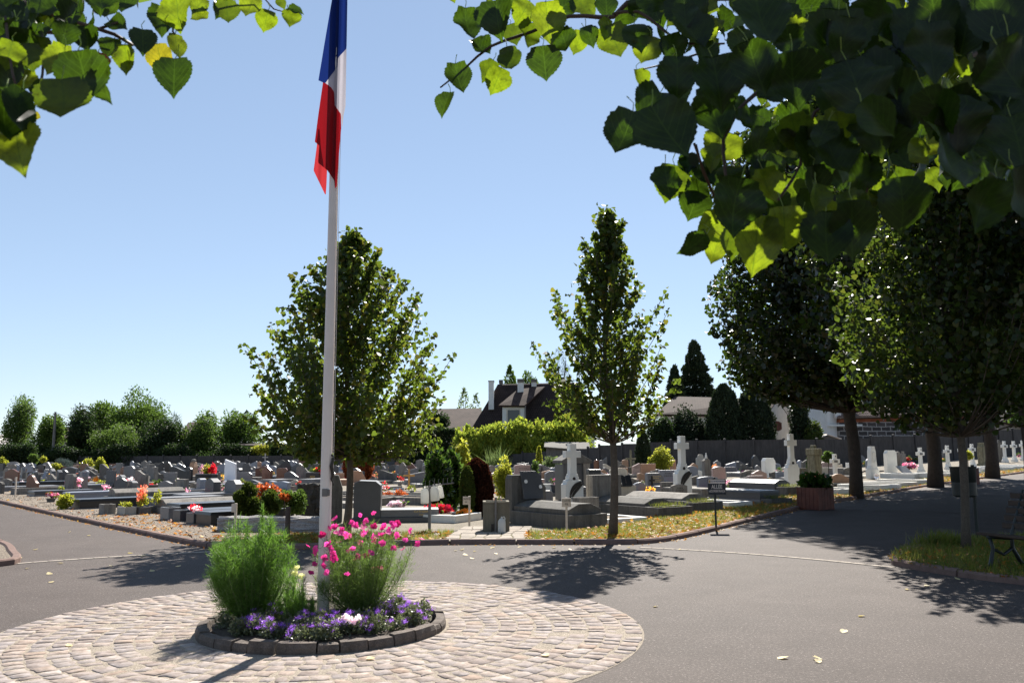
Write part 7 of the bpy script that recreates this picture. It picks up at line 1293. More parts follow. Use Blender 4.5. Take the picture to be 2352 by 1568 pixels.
# family tombs behind
hs('E', 790, 452, 960, 205, 'rect', BLACK, 'black family stele with gold names behind the left white cross', blk=20, slab='flat', gold=2, t=.2)
g = G(*Q('E', 540, 870)); k = g.y / F_PX * .16476; o = empty('mausoleum', g, R(18), label='dark stone chapel-like monument with columns and low pediment behind the left white cross', cat='monument'); w_ = 200 * k; H = 660 * k
mb = MB(); mb.box(-w_, w_, 0, .7, 0, H * .74); mb.build('walls', GRAND, o, bevel=.01); mb = MB(); mb.prism([(-w_ - .06, H * .76), (w_ + .06, H * .76), (w_ + .06, H * .82), (0, H), (-w_ - .06, H * .82)], -.12, .76); mb.build('pediment', CONCD, o, bevel=.01)
for x in (-w_ + .1, w_ - .14): mb = MB(); mb.box(x - .1, x + .14, -.1, -.001, 0, H * .759); mb.build('column', CONC if x > 0 else GRAND, o, bevel=.01)
RT = [
 ('D', 1530, 375, 640, 232, 'flatarch', GRANP, 'pink granite headstone with engraved text right of the golden shrub', 20, 'flat', -3, .18),
 ('D', 1105, 390, 690, 105, 'flatarch', CONC, 'tall mossy concrete headstone right of the brown thuja', 20, 'low', 0, .14),
 ('D', 1850, 375, 600, 220, 'wave', GRANG, 'grey wavy headstone with a small black cross', 22, 'flat', 0, .14),
 ('D', 2010, 378, 560, 180, 'wave', GRANG, 'grey wavy double headstone right half behind the dark flower tub', 22, None, 0, .14),
 ('D', 1985, 466, 720, 290, 'bigwave', GRANG, 'wide light grey sweeping headstone behind the dark flower tub', 22, 'low', 0, .16),
 ('D', 1540, 350, 470, 170, 'flatarch', GRANG, 'pale headstone behind the pink granite one', 20, None, 0, .12),
 ('E', 1545, 366, 590, 212, 'rect', SAND, 'plain brown sandstone square headstone', 15, 'flat', 0, .16),
 ('E', 1838, 310, 520, 195, 'slantL', SAND, 'brown sandstone headstone with rising top left of the middle white cross', 30, 'flat', 0, .35),
 ('E', 1635, 495, 760, 262, 'bigchamf', GRANG, 'pale grey headstone with black cross and gold text in front of the sandstone ones', 22, 'flat', 4, .22),
 ('E', 1225, 308, 480, 92, 'flatarch', SAND, 'brown rounded headstone left of the thin weathered cross', 15, None, 0, .14),
 ('E', 1130, 305, 470, 105, 'wave', CONC, 'pale weathered headstone with a relief right behind the slender lime trunk', 15, None, 0, .14),
 ('E', 1190, 292, 440, 90, 'arch', GRANB, 'bluish round headstone behind the brown rounded one', 15, None, 0, .12),
 ('E', 1440, 318, 480, 100, 'arch', CONC, 'weathered round-topped grey headstone right of the thin cross', 15, None, 0, .16),
 ('E', 1360, 324, 480, 55, 'rect', MOSS, 'narrow mossy headstone next to the weathered round-topped one', 15, None, 0, .14),
 ('E', 1600, 288, 460, 115, 'shoulder', WHITE, 'white shouldered headstone behind the sandstone square one', 15, None, 0, .14),
 ('E', 1720, 368, 500, 50, 'rect', CONCD, 'small dark block stone between the sandstone headstones', 15, None, 0, .14),
 ('E', 945, 270, 460, 52, 'slantL', CONC, 'tall narrow concrete stele left of the slender lime trunk', 20, None, 0, .18),
 ('E', 825, 312, 470, 80, 'arch', GRANR, 'reddish rounded headstone behind the black family stele, left', 15, None, 0, .14),
 ('E', 890, 312, 470, 60, 'arch', GRANG, 'grey rounded headstone behind the black family stele, right', 15, None, 0, .14),
 ('E', 930, 446, 560, 90, 'bigwave', SAND, 'small brown wave-topped headstone just left of the slender lime trunk', 15, None, 0, .14),
 ('E', 1340, 560, 720, 160, 'wave', CONC, 'low grey headstone with shells beside the open-book plaque', 20, 'low', 0, .14),
 ('F', 390, 458, 600, 128, 'ogee', GRANG, 'grey ogee-topped headstone right of the middle white cross', 15, None, 0, .14),
 ('F', 535, 410, 650, 130, 'shoulder', LIME, 'cream carved headstone with shoulders right of the middle white cross', 15, 'low', 0, .2),
 ('F', 765, 496, 680, 110, 'ogee', GRANG, 'pale grey curved headstone behind the orange potted plant', 15, None, 0, .16),
 ('F', 955, 514, 690, 150, 'slantL', GRANB, 'blue-grey headstone with gentle wave left of the dark one', 20, 'flat', 0, .16),
 ('F', 1115, 508, 690, 160, 'wave', GRAND, 'dark headstone with bright wavy edge left of the white chamfered one', 20, 'flat', 0, .2),
 ('F', 1130, 418, 530, 130, 'slantR', CONC, 'tall grey headstone near the wall behind the dark wavy one', 12, None, 0, .16),
 ('F', 1050, 392, 540, 48, 'slantL', CONC, 'narrow tall concrete stele near the wall', 12, None, 0, .2),
 ('F', 970, 408, 530, 62, 'rect', CONCD, 'dark square stele near the wall above the blue-grey headstone', 12, None, 0, .14),
 ('F', 915, 446, 540, 55, 'stepped', CONC, 'small stepped concrete stone near the wall', 12, None, 0, .14),
 ('F', 378, 392, 480, 40, 'rect', CONCD, 'thin dark pillar by the wall right of the middle white cross, left', 12, None, 0, .14),
 ('F', 422, 405, 480, 36, 'rect', CONCD, 'thin dark pillar by the wall right of the middle white cross, right', 12, None, 0, .14),
 ('F', 1315, 425, 700, 135, 'bigwave', BLACK, 'glossy dark blue-black wave headstone left of the white chamfered one', 20, 'flat', 0, .18),
 ('F', 1345, 560, 720, 110, 'bigwave', GRANG, 'light polished low headstone touching the white chamfered one', 20, None, 0, .14),
 ('F', 1575, 378, 600, 160, 'shoulder', GRAND, 'dark statue-like double headstone behind the white chamfered one', 15, None, 0, .2),
 ('F', 1485, 465, 760, 190, 'chamf', WHITE, 'white chamfered headstone with small emblem left of the right white cross', 30, 'low', 0, .3),
 ('F', 1935, 490, 660, 115, 'bigwave', GRANB, 'blue-grey headstone with bright curved edge right of the right white cross', 20, None, 0, .18),
 ('G', 378, 674, 830, 66, 'rect', LIME, 'narrow pale headstone behind the mossy column stump', 30, None, -3, .14),
 ('G', 600, 635, 720, 50, 'rect', CONC, 'small grey headstone right of the first soldiers cross', 30, None, 0, .14),
 ('G', 845, 565, 700, 75, 'arch', CONC, 'rounded grey headstone left of the cream monument', 25, None, 0, .14),
 ('G', 860, 628, 750, 85, 'bigwave', GRANG, 'low pale wavy headstone left of the cream monument', 25, None, 0, .14),
 ('G', 1185, 578, 870, 140, 'chamf', WHITE, 'white chamfered headstone with rooster-like emblem right of the cream monument', 32, 'low', 0, .22),
 ('G', 1268, 588, 760, 56, 'arch', CONC, 'first of two weathered rounded headstones right of the white chamfered one', 30, None, 0, .14),
 ('G', 1325, 586, 760, 62, 'stepped', CONC, 'second of two weathered headstones with small top right of the white one', 30, None, 0, .14),
 ('G', 1412, 558, 690, 82, 'gable', GRANG, 'gabled grey headstone left of the second soldiers cross', 30, None, 0, .16),
 ('G', 925, 490, 720, 95, 'gable', LIME, 'pale gabled stele rising behind the cream monument', 28, None, 0, .3),
 ('H', 362, 426, 510, 36, 'gable', CONC, 'small gabled headstone behind the middle thick trunk', 30, None, 0, .14),
 ('H', 28, 428, 505, 58, 'arch', CONC, 'rounded headstone cut by the trunk at right', 30, None, 0, .14),
]
for a in RT: hs(*a[:8], blk=a[8], slab=a[9], gold=a[10], t=a[11], cross=BRONZE if 'black cross' in a[7] else None)
# cream monument with oval
def monument(z, xc, yt, yb, wpx, label, blk=32):
    g = G(*Q(z, xc, yb)); k = g.y / F_PX * ZM[z][1]; H = (yb - yt) * k; W = wpx * k * .95; o = empty('monument', g, R(blk), label=label, cat='monument'); a = W / 2
    mb = MB(); mb.box(-a, a, -a * .5, a * .5, 0, H * .30, tx=.0); mb.build('pedestal', WHITE, o, bevel=.01); mb = MB(); mb.prism([(-a * .92, H * .301), (a * .92, H * .301), (a * .85, H * .36), (a * .7, H * .40), (a * .62, H * .6), (a * .58, H * .84), (a * .46, H * .92), (a * .40, H), (-a * .40, H), (-a * .46, H * .92), (-a * .58, H * .84), (-a * .62, H * .6), (-a * .7, H * .40), (-a * .85, H * .36)], -a * .36, a * .36); mb.build('stele', WHITE, o, bevel=.015)
    mb = MB(); mb.lathe([(1, 0), (.9, .02), (.84, .0)], 24, Matrix.Translation((0, -a * .36 - .004, H * .66)) @ Matrix.Rotation(R(90), 4, 'X') @ Matrix.Diagonal((a * .4, H * .17, 1, 1)), cap=False); mb.build('oval_wreath', WHITE, o); return o
monument('G', 975, 535, 892, 155, 'cream white sculpted monument with an oval, between the first and middle thick trunks')
# statuette on stele
for (z, x, yt, yb, w, lb) in (('F', 620, 392, 800, 130, 'weathered stele carrying a small white figurine, left of the alley name sign'), ('B', 400, 283, 400, 45, 'small stone carrying a pale figurine by the far wall, left block'), ('B', 905, 300, 400, 45, 'small stone carrying a pale figurine behind the marble slab')):
    g = G(*Q(z, x, yb)); k = g.y / F_PX * ZM[z][1]; H = (yb - yt) * k; a = w * k / 2; o = empty('statuette_stele', g, R(20), label=lb, cat='monument'); mb = MB(); mb.box(-a, a, -a * .7, a * .7, 0, H * .22, tx=.03, ty=.03); mb.box(-a * .8, a * .8, -a * .5, a * .5, H * .221, H * .72, tx=.02); mb.prism([(-a * .9, H * .721), (a * .9, H * .721), (a * .3, H * .8), (-a * .3, H * .8)], -a * .5, a * .5); mb.build('stele', CONC, o, bevel=.01)
    mb = MB(); mb.lathe([(a * .30, H * .80), (a * .26, H * .86), (a * .20, H * .92), (a * .12, H * .945), (a * .14, H * .965), (a * .12, H * .985), (.001, H)], 12); mb.build('figurine', WHITE, o, smooth=True)
# mossy column stump on basin
g = G(*Q('G', 320, 960)); g = G(*Q('G', 320, 985)); k = g.y / F_PX * .20135; o = empty('column_stump', g, R(30), label='mossy broken square column on a round stone base behind the near wooden planter', cat='monument'); mb = MB(); mb.lathe([(92 * k, 0), (98 * k, 40 * k), (100 * k, 100 * k), (86 * k, 118 * k)], 20); mb.build('base', MOSS, o, bevel=.01, smooth=False)
mb = MB(); a = 58 * k; mb.box(-a, a, -a, a, 116 * k, 350 * k, tx=.01, ty=.01); mb.box(-a * 1.12, a * 1.12, -a * 1.12, a * 1.12, 351 * k, 425 * k); mb.box(-a * .5, a * .4, -a * .4, a * .5, 426 * k, 462 * k); mb.build('column', MOSS, o, bevel=.03)
# rock stele and posts far right
hs('H', 690, 358, 545, 56, 'stepped', MOSS, 'mossy rubble stele among the far soldiers crosses', blk=32, t=.4); hs('H', 825, 336, 515, 60, 'gable', CONCD, 'dark capped gate pillar by the wall beside the last trunk', blk=10, t=.4)
# soldiers crosses
def soldier(z, xc, yt, yb, w, label, proto=[]):
    g = G(*Q(z, xc, yb)); k = g.y / F_PX * ZM[z][1]; H = (yb - yt) * k
    if not proto:
        o = empty('soldier_cross', g, R(24), label=label, cat='cross', group='soldiers crosses along the alley'); mb = MB(); mb.box(-.17, .17, -.14, .14, 0, .16); mb.prism([(-.15, .161), (.15, .161), (.13, .21), (.10, .24), (.085, .36), (-.085, .36), (-.10, .24), (-.13, .21)], -.11, .11); mb.build('foot', WHITE, o, bevel=.008)
        mb = MB(); mb.prism([(-.08, .361), (.08, .361), (.075, .93), (.25, .93), (.25, 1.11), (.075, 1.11), (.075, 1.35), (-.075, 1.35), (-.075, 1.11), (-.25, 1.11), (-.25, .93), (-.075, .93)], -.075, .075); mb.build('cross', WHITE, o, bevel=.008)
        mb = MB(); mb.box(-.10, .10, -.088, -.076, .96, 1.07); mb.build('name_plate', GREYMET, o); mb = MB(); mb.lathe([(.028, 0), (.028, .01)], 10, Matrix.Translation((0, -.076, 1.24)) @ Matrix.Rotation(R(90), 4, 'X')); mb.build('cockade', BRONZE, o); proto.append((o, 1.35))
    else: o = copytree(proto[0][0]); o['label'] = label
    o.location = g; s = H / 1.35; o.scale = (s, s, s); return o
SX = [('G', 552, 620, 952, 105), ('G', 1527, 545, 832, 90), ('H', 405, 382, 580, 60), ('H', 524, 375, 562, 50), ('H', 611, 370, 558, 55), ('H', 800, 375, 535, 40), ('H', 881, 345, 520, 54), ('H', 960, 345, 516, 54), ('H', 1034, 340, 506, 50)]
SLB = ['nearest the camera, behind the near wooden planter', 'left of the middle thick trunk beside the pink flowers', 'just right of the middle thick trunk', 'half hidden by the thin tree trunk', 'right of the thin trunk and left of the mossy rubble stele', 'peeping out right behind the last thick trunk', 'first one clear to the right of the last thick trunk', 'second one to the right of the last thick trunk', 'at the right edge of the view']
for a, l in zip(SX, SLB): soldier(*a, 'white soldier grave cross ' + l)
# white kerbed soldiers graves along the alley
WG = [('G', 580, 1095, 'first white kerbed grave right of the near wooden planter'), ('G', 1055, 1040, 'white kerbed grave right of the first thick trunk'), ('G', 1265, 1008, 'second white kerbed grave right of the first thick trunk'), ('G', 1475, 975, 'third white kerbed grave right of the first thick trunk'), ('H', 120, 655, 'white kerbed grave left of the middle thick trunk'), ('H', 400, 652, 'white kerbed grave right of the middle thick trunk'), ('H', 560, 632, 'white kerbed grave left of the far wooden planter'), ('H', 700, 608, 'white kerbed grave right of the thin trunk'), ('H', 860, 598, 'white kerbed grave right of the last thick trunk'), ('H', 960, 588, 'second white kerbed grave right of the last thick trunk'), ('H', 1040, 578, 'white kerbed grave at the right edge')]
for i, (z, x, y, lb) in enumerate(WG): tomb(z, x, y, 1.5, 1.9, 'R', 'frame', WHITE, lb, h=.34, name='white_kerbed_grave')
tomb('G', 925, 1062, .8, .5, 'R', 'low', CONCD, 'dark low planting box between the first thick trunk and the white kerbs', h=.2)
tomb('G', 450, 985, 1.6, 2.4, 'R', 'frame', LIME, 'pale kerbed plot with the nearest soldier cross', h=.2)
tomb('G', 880, 890, 1.2, 2, 'R', 'low', LIME, 'low pale slab behind the first thick trunk', h=.2); tomb('G', 620, 850, 1.2, 2, 'R', 'flat', CONC, 'grey slab tomb behind the nearest soldier cross', h=.4); tomb('G', 520, 760, 1.2, 2.4, 'R', 'flat', CONC, 'upper grey slab tomb beneath the reddish shrub', h=.35)
g = G(*Q('G', 1400, 870)); o = empty('book_plaque', g + Vector((0, 0, .05)), R(30), label='flat grey plaque propped up like a lectern on the white kerbed grave', cat='plaque'); mb = MB(); mb.box(-.4, .4, -.02, .02, .0, .75, Matrix.Rotation(R(-48), 4, 'X')); mb.build('plaque', GRANG, o, bevel=.008)
# ---- pots and flowers
def pot(z, xc, yt, yb, w, fl, pmat, label, ph=.42, leaf=GREEN1, n=170, shape='round', dz=0, nf=None, cat='potted flowers', name='flower_pot'):
    g = G(*Q(z, xc, yb)); k = g.y / F_PX * ZM[z][1]; H = (yb - yt) * k; W = w * k; o = empty(name, g + Vector((0, 0, dz)), R(random.uniform(-30, 30)), label=label, cat=cat); h = H * ph; r = W * .3
    if pmat:
        mb = MB()
        if shape == 'trough': mb.box(-W * .46, W * .46, -W * .16, W * .16, 0, h, tx=-.01, ty=-.01)
        else: mb.lathe([(r * .7, 0), (r * .98, h * .86), (r * 1.08, h * .87), (r * 1.08, h), (r * .95, h), (r * .9, h * .9)], 16)
        mb.build('pot', pmat, o, smooth=False)
    q = blob(n, (0, 0, h + (H - h) * .5), (W * .46, W * .34, (H - h) * .5), 9, lump=.5); leaves('foliage', q, max(.02, W * .13), leaf, o, kind='oval', dirs=rng.normal(size=(n, 3)) + [0, 0, .5])
    for j, m_ in enumerate(fl if isinstance(fl, (list, tuple)) else [fl]):
        if m_ is None: continue
        k_ = nf or 16; C = blob(k_, (0, 0, h + (H - h) * .58), (W * .5, W * .38, (H - h) * .5), 9, lump=.42); D = C - [0, 0, h * .8]; D[:, 1] -= abs(W) * .15; flower(C, D + 1e-4, m_, max(.012, W * .11), 'flowers', o, 7)
    return o
PT = [
 ('A', 655, 800, 935, 150, [ROSF, WHIF], WHPOT, 'large bouquet of pink, red and white flowers in a white vase on a left-block slab', .3, 40),
 ('A', 455, 940, 1035, 125, [ROSF, REDF], CONCD, 'magenta and pink flowers in a dark stone pot at the edge of the gravel', .45, 30),
 ('A', 300, 762, 850, 48, ORAF, BLACK, 'orange flowers in a black vase beside the plain black block headstone', .5, 12),
 ('A', 800, 905, 935, 70, [REDF], None, 'low dark wreath of berries on the slab right of the large bouquet', .1, 10),
 ('A', 1400, 860, 890, 130, [REDF, WHIF], None, 'red and white flowers laid on the long sloping tomb', .1, 20),
 ('A', 360, 700, 740, 60, [WHIF, ORAF], None, 'pale flowers in front of the blue-grey headstone far left', .2, 14),
 ('A', 155, 680, 760, 40, [WHIF], None, 'white flowers among the far left graves', .2, 10),
 ('A', 15, 670, 720, 50, [ORAF], None, 'orange flowers at the extreme left among the far graves', .2, 12),
 ('B', 195, 722, 795, 90, [None], BLACK, 'round glossy dark vase beside the long concrete tomb', .95, 4),
 ('B', 268, 725, 790, 60, [ROSF], None, 'small pink flowers next to the round glossy vase', .2, 10),
 ('B', 965, 560, 660, 70, [YELGR, ROSF], plain('magenta_pot', (.5, .03, .2), .4), 'yellow plant in a magenta pot below the white marble slab', .5, 12),
 ('B', 970, 625, 760, 70, [ROSF, WHIF], None, 'pink artificial flowers in front of the magenta pot', .2, 14),
 ('B', 720, 620, 700, 40, [WHIF, ROSF], None, 'small pink and white flowers beside the round-shouldered headstone', .3, 10),
 ('B', 1655, 450, 560, 55, [ORAF], None, 'yellow and orange flowers beside the reddish brown headstone', .3, 12),
 ('B', 1610, 540, 610, 80, [None], BLACK, 'dark shrub-like bowl in front of the reddish brown headstone', .4, 6),
 ('B', 1930, 625, 700, 90, [ROSF, REDF], None, 'deep pink blossoms above the rose shrub', .2, 14),
 ('B', 1910, 490, 560, 110, [SALF, WHIF], None, 'pale flowers between the leaf-shaped and the curvy pinkish headstone', .2, 16),
 ('B', 1325, 330, 400, 80, [REDF], None, 'red-flowered shrub by the far wall', .2, 10),
 ('B', 2255, 565, 620, 40, [REDF], None, 'bunch of red flowers at the left edge of the flagpole', .3, 8),
 ('C', 1525, 700, 855, 185, [None], WHPOT, 'long white plastic trough of brownish heather left of the jugs', .45, 4, 'trough', REDB),
 ('C', 1360, 720, 850, 145, [None], CONC, 'grey round pot of reddish brown heather left of the white trough', .45, 4, 'round', REDB),
 ('C', 1475, 855, 955, 285, [PURF, PURF, WHIF], None, 'heap of mauve and white artificial flowers on the grave beside the dark granite tomb', .05, 34),
 ('C', 895, 520, 640, 95, [VIOL, WHIF], None, 'violet and white flowers in front of the brown cut-corner headstone', .3, 22),
 ('C', 1318, 448, 560, 115, [SALF, WHIF], PLAST, 'salmon and white flowers in a dark pot before the wide grey headstone', .3, 18),
 ('C', 1432, 440, 520, 60, [ORAF], None, 'dense orange round clipped plant, lower of two', .1, 40),
 ('C', 1665, 370, 450, 60, [ORAF], None, 'dense orange round clipped plant, upper of two', .1, 40),
 ('C', 1490, 395, 480, 150, [REDF], None, 'red-leaved low shrub on a grave between the orange plants', .1, 20),
 ('C', 1595, 670, 720, 50, [REDF], None, 'small dark pink plant at the foot of the yellow wooden cross', .2, 10),
 ('C', 1330, 665, 715, 90, [None], None, 'tuft of green leaves left of the white trough', .1, 4),
 ('C', 1430, 668, 740, 110, [None], None, 'larger tuft of green leaves behind the framed photographs', .1, 4),
 ('C', 2025, 905, 1075, 440, [REDF, REDF, ROSF], None, 'bed of bright red and pink flowers at the foot of the dark granite tomb', .05, 34),
 ('D', 725, 1000, 1140, 225, [ORAF, ORAF, ORAF], PLAST, 'dome of orange-yellow chrysanthemums in front of the marker post', .2, 44),
 ('D', 815, 905, 1040, 150, [SALF, REDF], TERRA, 'handled basket of salmon flowers behind the marker post', .4, 26),
 ('D', 1295, 565, 690, 95, [None], GRANG, 'grey cylinder pot with a small lamp right of the thuja', .9, 3),
 ('D', 1560, 480, 580, 130, [WHIF, REDF], None, 'white lilies and red flowers before the pink granite headstone', .2, 16),
 ('D', 1830, 460, 570, 110, [WHIF, REDF], None, 'white lilies and dark red flowers between the grey wavy headstones', .2, 16),
 ('D', 1990, 570, 800, 190, [ROSF], PLAST, 'large dark grey tub with pink and green plants behind the mossy tomb', .6, 12),
 ('D', 1405, 265, 340, 90, [REDF, REDF], None, 'two heads of vivid red flowers near the ornate stone cross', .3, 10),
 ('D', 1225, 755, 830, 150, [REDF, WHIF], None, 'red flowers on the pale slab behind the basin', .2, 16),
 ('D', 1300, 710, 770, 90, [SALF], None, 'pale pink flowers on the slab behind the basin', .2, 12),
 ('D', 1170, 845, 910, 120, [SALF, WHIF], None, 'small pale flowers peeping over the top of the basin', .2, 14),
 ('D', 1960, 365, 420, 80, [REDF], None, 'small red flowers in the wild shrub patch', .2, 10),
 ('E', 1240, 420, 520, 115, [REDF, REDF], GRANB, 'vivid red geraniums in a grey pot right of the slender lime trunk', .3, 26),
 ('E', 755, 355, 450, 60, [YELGR, REDF], None, 'yellow-green sprig behind the black family stele', .3, 8),
 ('E', 1415, 565, 620, 110, [WHIF, ROSF], None, 'white orchids beside the pale grey headstone with the black cross', .2, 12),
 ('E', 1470, 590, 720, 80, [WHIF], None, 'leafy pale flowering plant left of the pale grey headstone', .2, 12),
 ('E', 1575, 895, 990, 90, [ROSF], None, 'small pink flowers at the left end of the planted trough', .1, 10),
 ('E', 1820, 865, 950, 80, [ROSF], None, 'small pink flowers at the right end of the planted trough', .1, 10),
 ('F', 735, 540, 690, 105, [ORAF], TERRA, 'orange and green plant in a terracotta pot right of the figurine stele', .4, 18, 'round', REDB),
 ('F', 440, 620, 690, 90, [REDF, ORAF], None, 'mixed red and yellow flowers below the cream carved headstone', .2, 14),
 ('F', 920, 600, 680, 90, [WHIF, REDF], None, 'pale flowers in front of the blue-grey wavy headstone', .2, 12),
 ('F', 1008, 580, 640, 60, [ROSF], WHPOT, 'small pot of pink flowers right of the blue-grey wavy headstone', .5, 12),
 ('F', 1160, 605, 710, 190, [WHIF, ROSF], None, 'white and pink lilies before the dark wavy headstone', .1, 22),
 ('F', 1625, 590, 740, 95, [ROSF], CONC, 'pale stone pot with greenery right of the white chamfered headstone', .5, 6),
 ('F', 1690, 625, 700, 70, [ROSF, WHIF], None, 'mauve flowers left of the right white cross', .2, 12),
 ('F', 640, 780, 870, 90, [SALF, WHIF], None, 'orange-tipped plant left of the alley name sign', .1, 14),
 ('F', 940, 755, 890, 90, [WHIF], None, 'leafy green plant right of the alley name sign', .1, 6),
 ('F', 1985, 640, 760, 150, [WHIF, ROSF], None, 'white and rose flowers right of the right white cross', .2, 22),
 ('G', 180, 820, 900, 100, [WHIF, ROSF], None, 'pale pink and white flowers left of the mossy column stump', .2, 20),
 ('G', 1075, 655, 730, 75, [ROSF, REDF], LIME, 'red and pink flowers right of the cream monument', .4, 14),
 ('G', 885, 695, 770, 60, [ORAF], None, 'orange flowers left of the cream monument', .3, 12),
 ('G', 1375, 640, 730, 95, [REDF, SALF], PLAST, 'dark pot of russet flowers right of the white chamfered headstone', .3, 18),
 ('G', 1400, 715, 785, 170, [ROSF, WHIF, ROSF], None, 'large heap of rose and white flowers beside the second soldier cross', .1, 40),
 ('G', 1465, 655, 720, 85, [PURF], PLAST, 'dark pot of mauve flowers left of the second soldier cross', .3, 16),
 ('H', 372, 485, 520, 50, [ORAF], None, 'pale yellow flowers behind the cross right of the middle trunk', .2, 10),
 ('H', 1000, 445, 490, 70, [ROSF], None, 'pink flowers at the far right between the last crosses', .2, 14),
 ('H', 1015, 415, 450, 60, [SALF], None, 'red-orange flowers at the far right by the wall', .2, 10),
]
for a in PT: pot(*a[:8], ph=a[8], nf=a[9], shape=a[10] if len(a) > 10 else 'round', leaf=a[11] if len(a) > 11 else GREEN1)
# glass globes / misc small things
for z, x, y, r, lb in (('E', 692, 950, 36, 'round glass globe with a pink figure right of the left white cross'), ('G', 1018, 920, 30, 'round glass globe on the white kerbed grave before the cream monument'), ('D', 370, 975, 62, 'flat round glass ornament behind the bed of red flowers')):
    g = G(*Q(z, x, y)); k = g.y / F_PX * ZM[z][1] * r; o = empty('glass_globe', g + Vector((0, 0, .1)), label=lb, cat='ornament'); mb = MB(); mb.lathe([(k * math.sin(math.pi * i / 10) + .0005, k - k * math.cos(math.pi * i / 10)) for i in range(11)], 16, cap=False); gm = MATS.get('globe_glass')
    if not gm: gm, t_, b__, o__ = nodes('globe_glass'); b__.inputs['Transmission Weight'].default_value = .8; b__.inputs['Roughness'].default_value = .05; b__.inputs['Base Color'].default_value = (.9, .85, .85, 1); MATS['globe_glass'] = gm
    mb.build('globe', gm, o, smooth=True); mb = MB(); mb.lathe([(k * .6, -.04), (k * .5, .02)], 12); mb.build('foot', WHPOT, o)
for x, lb in ((1460, 'small framed photograph plaque behind the heather pots, left'), (1525, 'small framed photograph plaque behind the heather pots, right')):
    g = G(*Q('C', x, 745)); o = empty('photo_plaque', g + Vector((0, 0, .02)), R(8), label=lb, cat='plaque'); mb = MB(); mb.box(-.13, .13, -.01, .01, 0, .2, Matrix.Rotation(R(-18), 4, 'X')); mb.build('frame', WHPOT, o); mb = MB(); mb.box(-.11, .11, -.014, -.011, .02, .18, Matrix.Rotation(R(-18), 4, 'X')); mb.build('picture', GRANB, o)
# far rows: small stones nothing tells apart
mats = [GRANG, GRANB, GRAND, CONC, CONCD, GRAND, CONCD, GRANR, BLACK]; kinds = ['ogee', 'arch', 'wave', 'rect', 'chamf', 'flatarch', 'slantL', 'bigwave']
n = 0; random.seed(5)
for Y in (47, 56, 66, 77, 90):
    dx = 100 * 34 / Y * .9
    x = -20 + random.uniform(0, dx)
    while x < 1000:
        g_ = P(x, 1200, Y); hgt = random.uniform(.55, 1.0); X = g_.x
        if Y > 46 or x < 420 or 900 < x:
            th = R(random.gauss(-26 if X < -6 else 10, 4)); kd = random.choice(kinds); m_ = random.choice(mats); o = empty('grave', (X, Y, T(X, Y)), th, label='small headstone with slab in the crowded back rows of graves', cat='grave', group='small graves of the crowded back rows'); w_ = random.uniform(.6, 1.15)
            mb = MB(); mb.prism(outline(kd, w_, hgt), -.06, .06); mb.build('headstone', m_, o, bevel=.012); mb = MB(); mb.box(-w_ / 2 - .06, w_ / 2 + .06, -2.0, -.061, 0, random.uniform(.14, .3), tx=.01, ty=.01); mb.build('slab', random.choice([m_, GRANG, CONC]), o); n += 1
        x += dx * random.uniform(.8, 1.5)
for Y in (46, 57):
    x = 1010 + random.uniform(0, 40)
    while x < 1960:
        X = P(x, 1200, Y).x
        if Y > 40 or x < 1560:
            th = R(random.gauss(18, 4)); kd = random.choice(kinds); m_ = random.choice([GRANG, CONC, GRANB, LIME, SAND, CONCD]); o = empty('grave', (X, Y, T(X, Y)), th, label='small headstone with slab in the crowded back rows of graves', cat='grave', group='small graves of the crowded back rows'); w_ = random.uniform(.6, 1.1); hgt = random.uniform(.5, .85)
            mb = MB(); mb.prism(outline(kd, w_, hgt), -.06, .06); mb.build('headstone', m_, o, bevel=.012); mb = MB(); mb.box(-w_ / 2 - .06, w_ / 2 + .06, -2.0, -.061, 0, random.uniform(.14, .3), tx=.01, ty=.01); mb.build('slab', random.choice([m_, GRANG, CONC]), o)
        x += 70 * 40 / Y * random.uniform(.8, 1.6)
for Y in (36, 42, 50, 59, 69, 80):
    x = -10 + random.uniform(0, 30)
    while x < (1100 if Y > 45 else 420):
        X = P(x, 1200, Y).x; m_ = random.choice([GRANG, CONCD, GRAND, CONC, GRANR, GRANB, BLACK, GRANG]); kd = random.choice(kinds); o = empty('headstone', (X, Y, T(X, Y)), R(random.gauss(-24 if X < -6 else 10, 8)), label='small upright headstone without slab among the back rows', cat='headstone', group='small upright headstones of the back rows'); w_ = random.uniform(.45, .95); h_ = random.uniform(.6, 1.1) * (.8 if Y < 45 else 1)
        mb = MB(); mb.prism(outline(kd, w_, h_), -.07, .07); mb.build('headstone', m_, o, bevel=.012)
        if random.random() < .55:
            fm = random.choice([REDF, ROSF, WHIF, ORAF, YELGR, YELGR, GREEN1]); q = blob(90, (random.uniform(-.6, .6), -.5, .22), (.25, .2, .2), 6); leaves('flowers', q, .10, fm, o, kind='oval')
        x += 62 * 50 / Y * random.uniform(.7, 1.5)
random.seed(21)
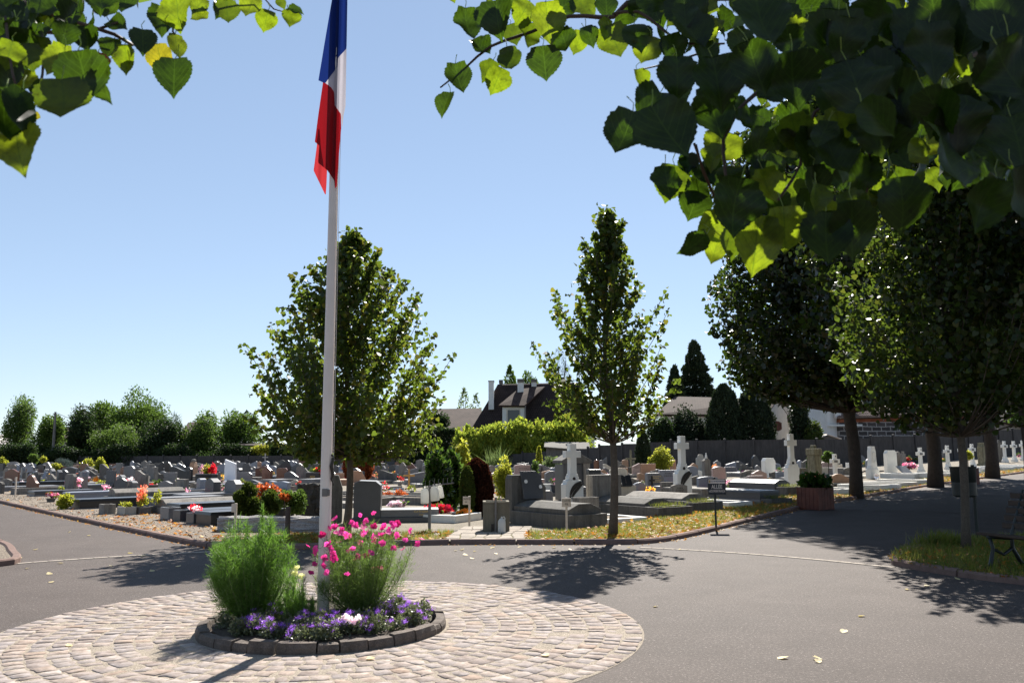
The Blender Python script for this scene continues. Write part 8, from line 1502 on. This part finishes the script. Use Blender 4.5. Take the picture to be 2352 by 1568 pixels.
for Y in (27, 33, 40, 48, 56):
    x = (1240 if Y < 35 else 1120) + random.uniform(0, 30)
    while x < 2010:
        X = P(x, 1200, Y).x; m_ = random.choice([GRANG, CONC, CONCD, LIME, SAND, GRANB, GRANG, WHITE, GRANP]); kd = random.choice(kinds); w_ = random.uniform(.5, .95); h_ = random.uniform(.5, .95) * (.72 if Y < 35 else 1)
        if X > 8.1 + (Y - 24.4) * .777 - 4.6: break
        o = empty('headstone', (X, Y, T(X, Y)), R(random.gauss(20, 8)), label='small upright headstone between the larger tombs of the right block', cat='headstone', group='small upright headstones of the right block'); mb = MB(); mb.prism(outline(kd, w_, h_), -.07, .07); ho = mb.build('headstone', m_, o, bevel=.012); mb = MB(); mb.box(-w_ / 2 - .1, w_ / 2 + .1, -.5, .16, -.02, .09); mb.build('plinth', CONC, o)
        if random.random() < .4: inscr(ho, w_, h_, -.071, BRONZE, 3)
        if random.random() < .5: q = blob(80, (random.uniform(-.4, .4), -.4, .2), (.2, .18, .17), 6); leaves('flowers', q, .07, random.choice([REDF, ROSF, WHIF, ORAF, YELGR, GREEN1]), o, kind='oval')
        x += 70 * 42 / Y * random.uniform(.7, 1.5)
random.seed(9)
for i in range(34):
    g = G(random.uniform(20, 1180), random.uniform(1098, 1150)); r_ = random.uniform(.14, .26); o = empty('flower_bouquet', g + Vector((0, 0, .2)), label='small bunch of flowers standing among the graves of the left half', cat='flowers', group='small bunches of flowers on the graves'); q = blob(110, (0, 0, r_ * .7), (r_, r_, r_ * .8), 7); leaves('foliage', q[:50], .05, GREEN1, o, kind='oval'); leaves('flowers', q[50:], .055, random.choice([REDF, ROSF, WHIF, ORAF, PURF, SALF, YELGR]), o, kind='petal')
    mb = MB(); mb.lathe([(r_ * .35, -.2), (r_ * .5, .02), (r_ * .45, .03)], 10); mb.build('pot', random.choice([TERRA, PLAST, CONC, GRANG]), o)
print('OBJECTS', len(bpy.data.objects), 'FACES', sum(len(o.data.polygons) for o in bpy.data.objects if o.type == 'MESH'))
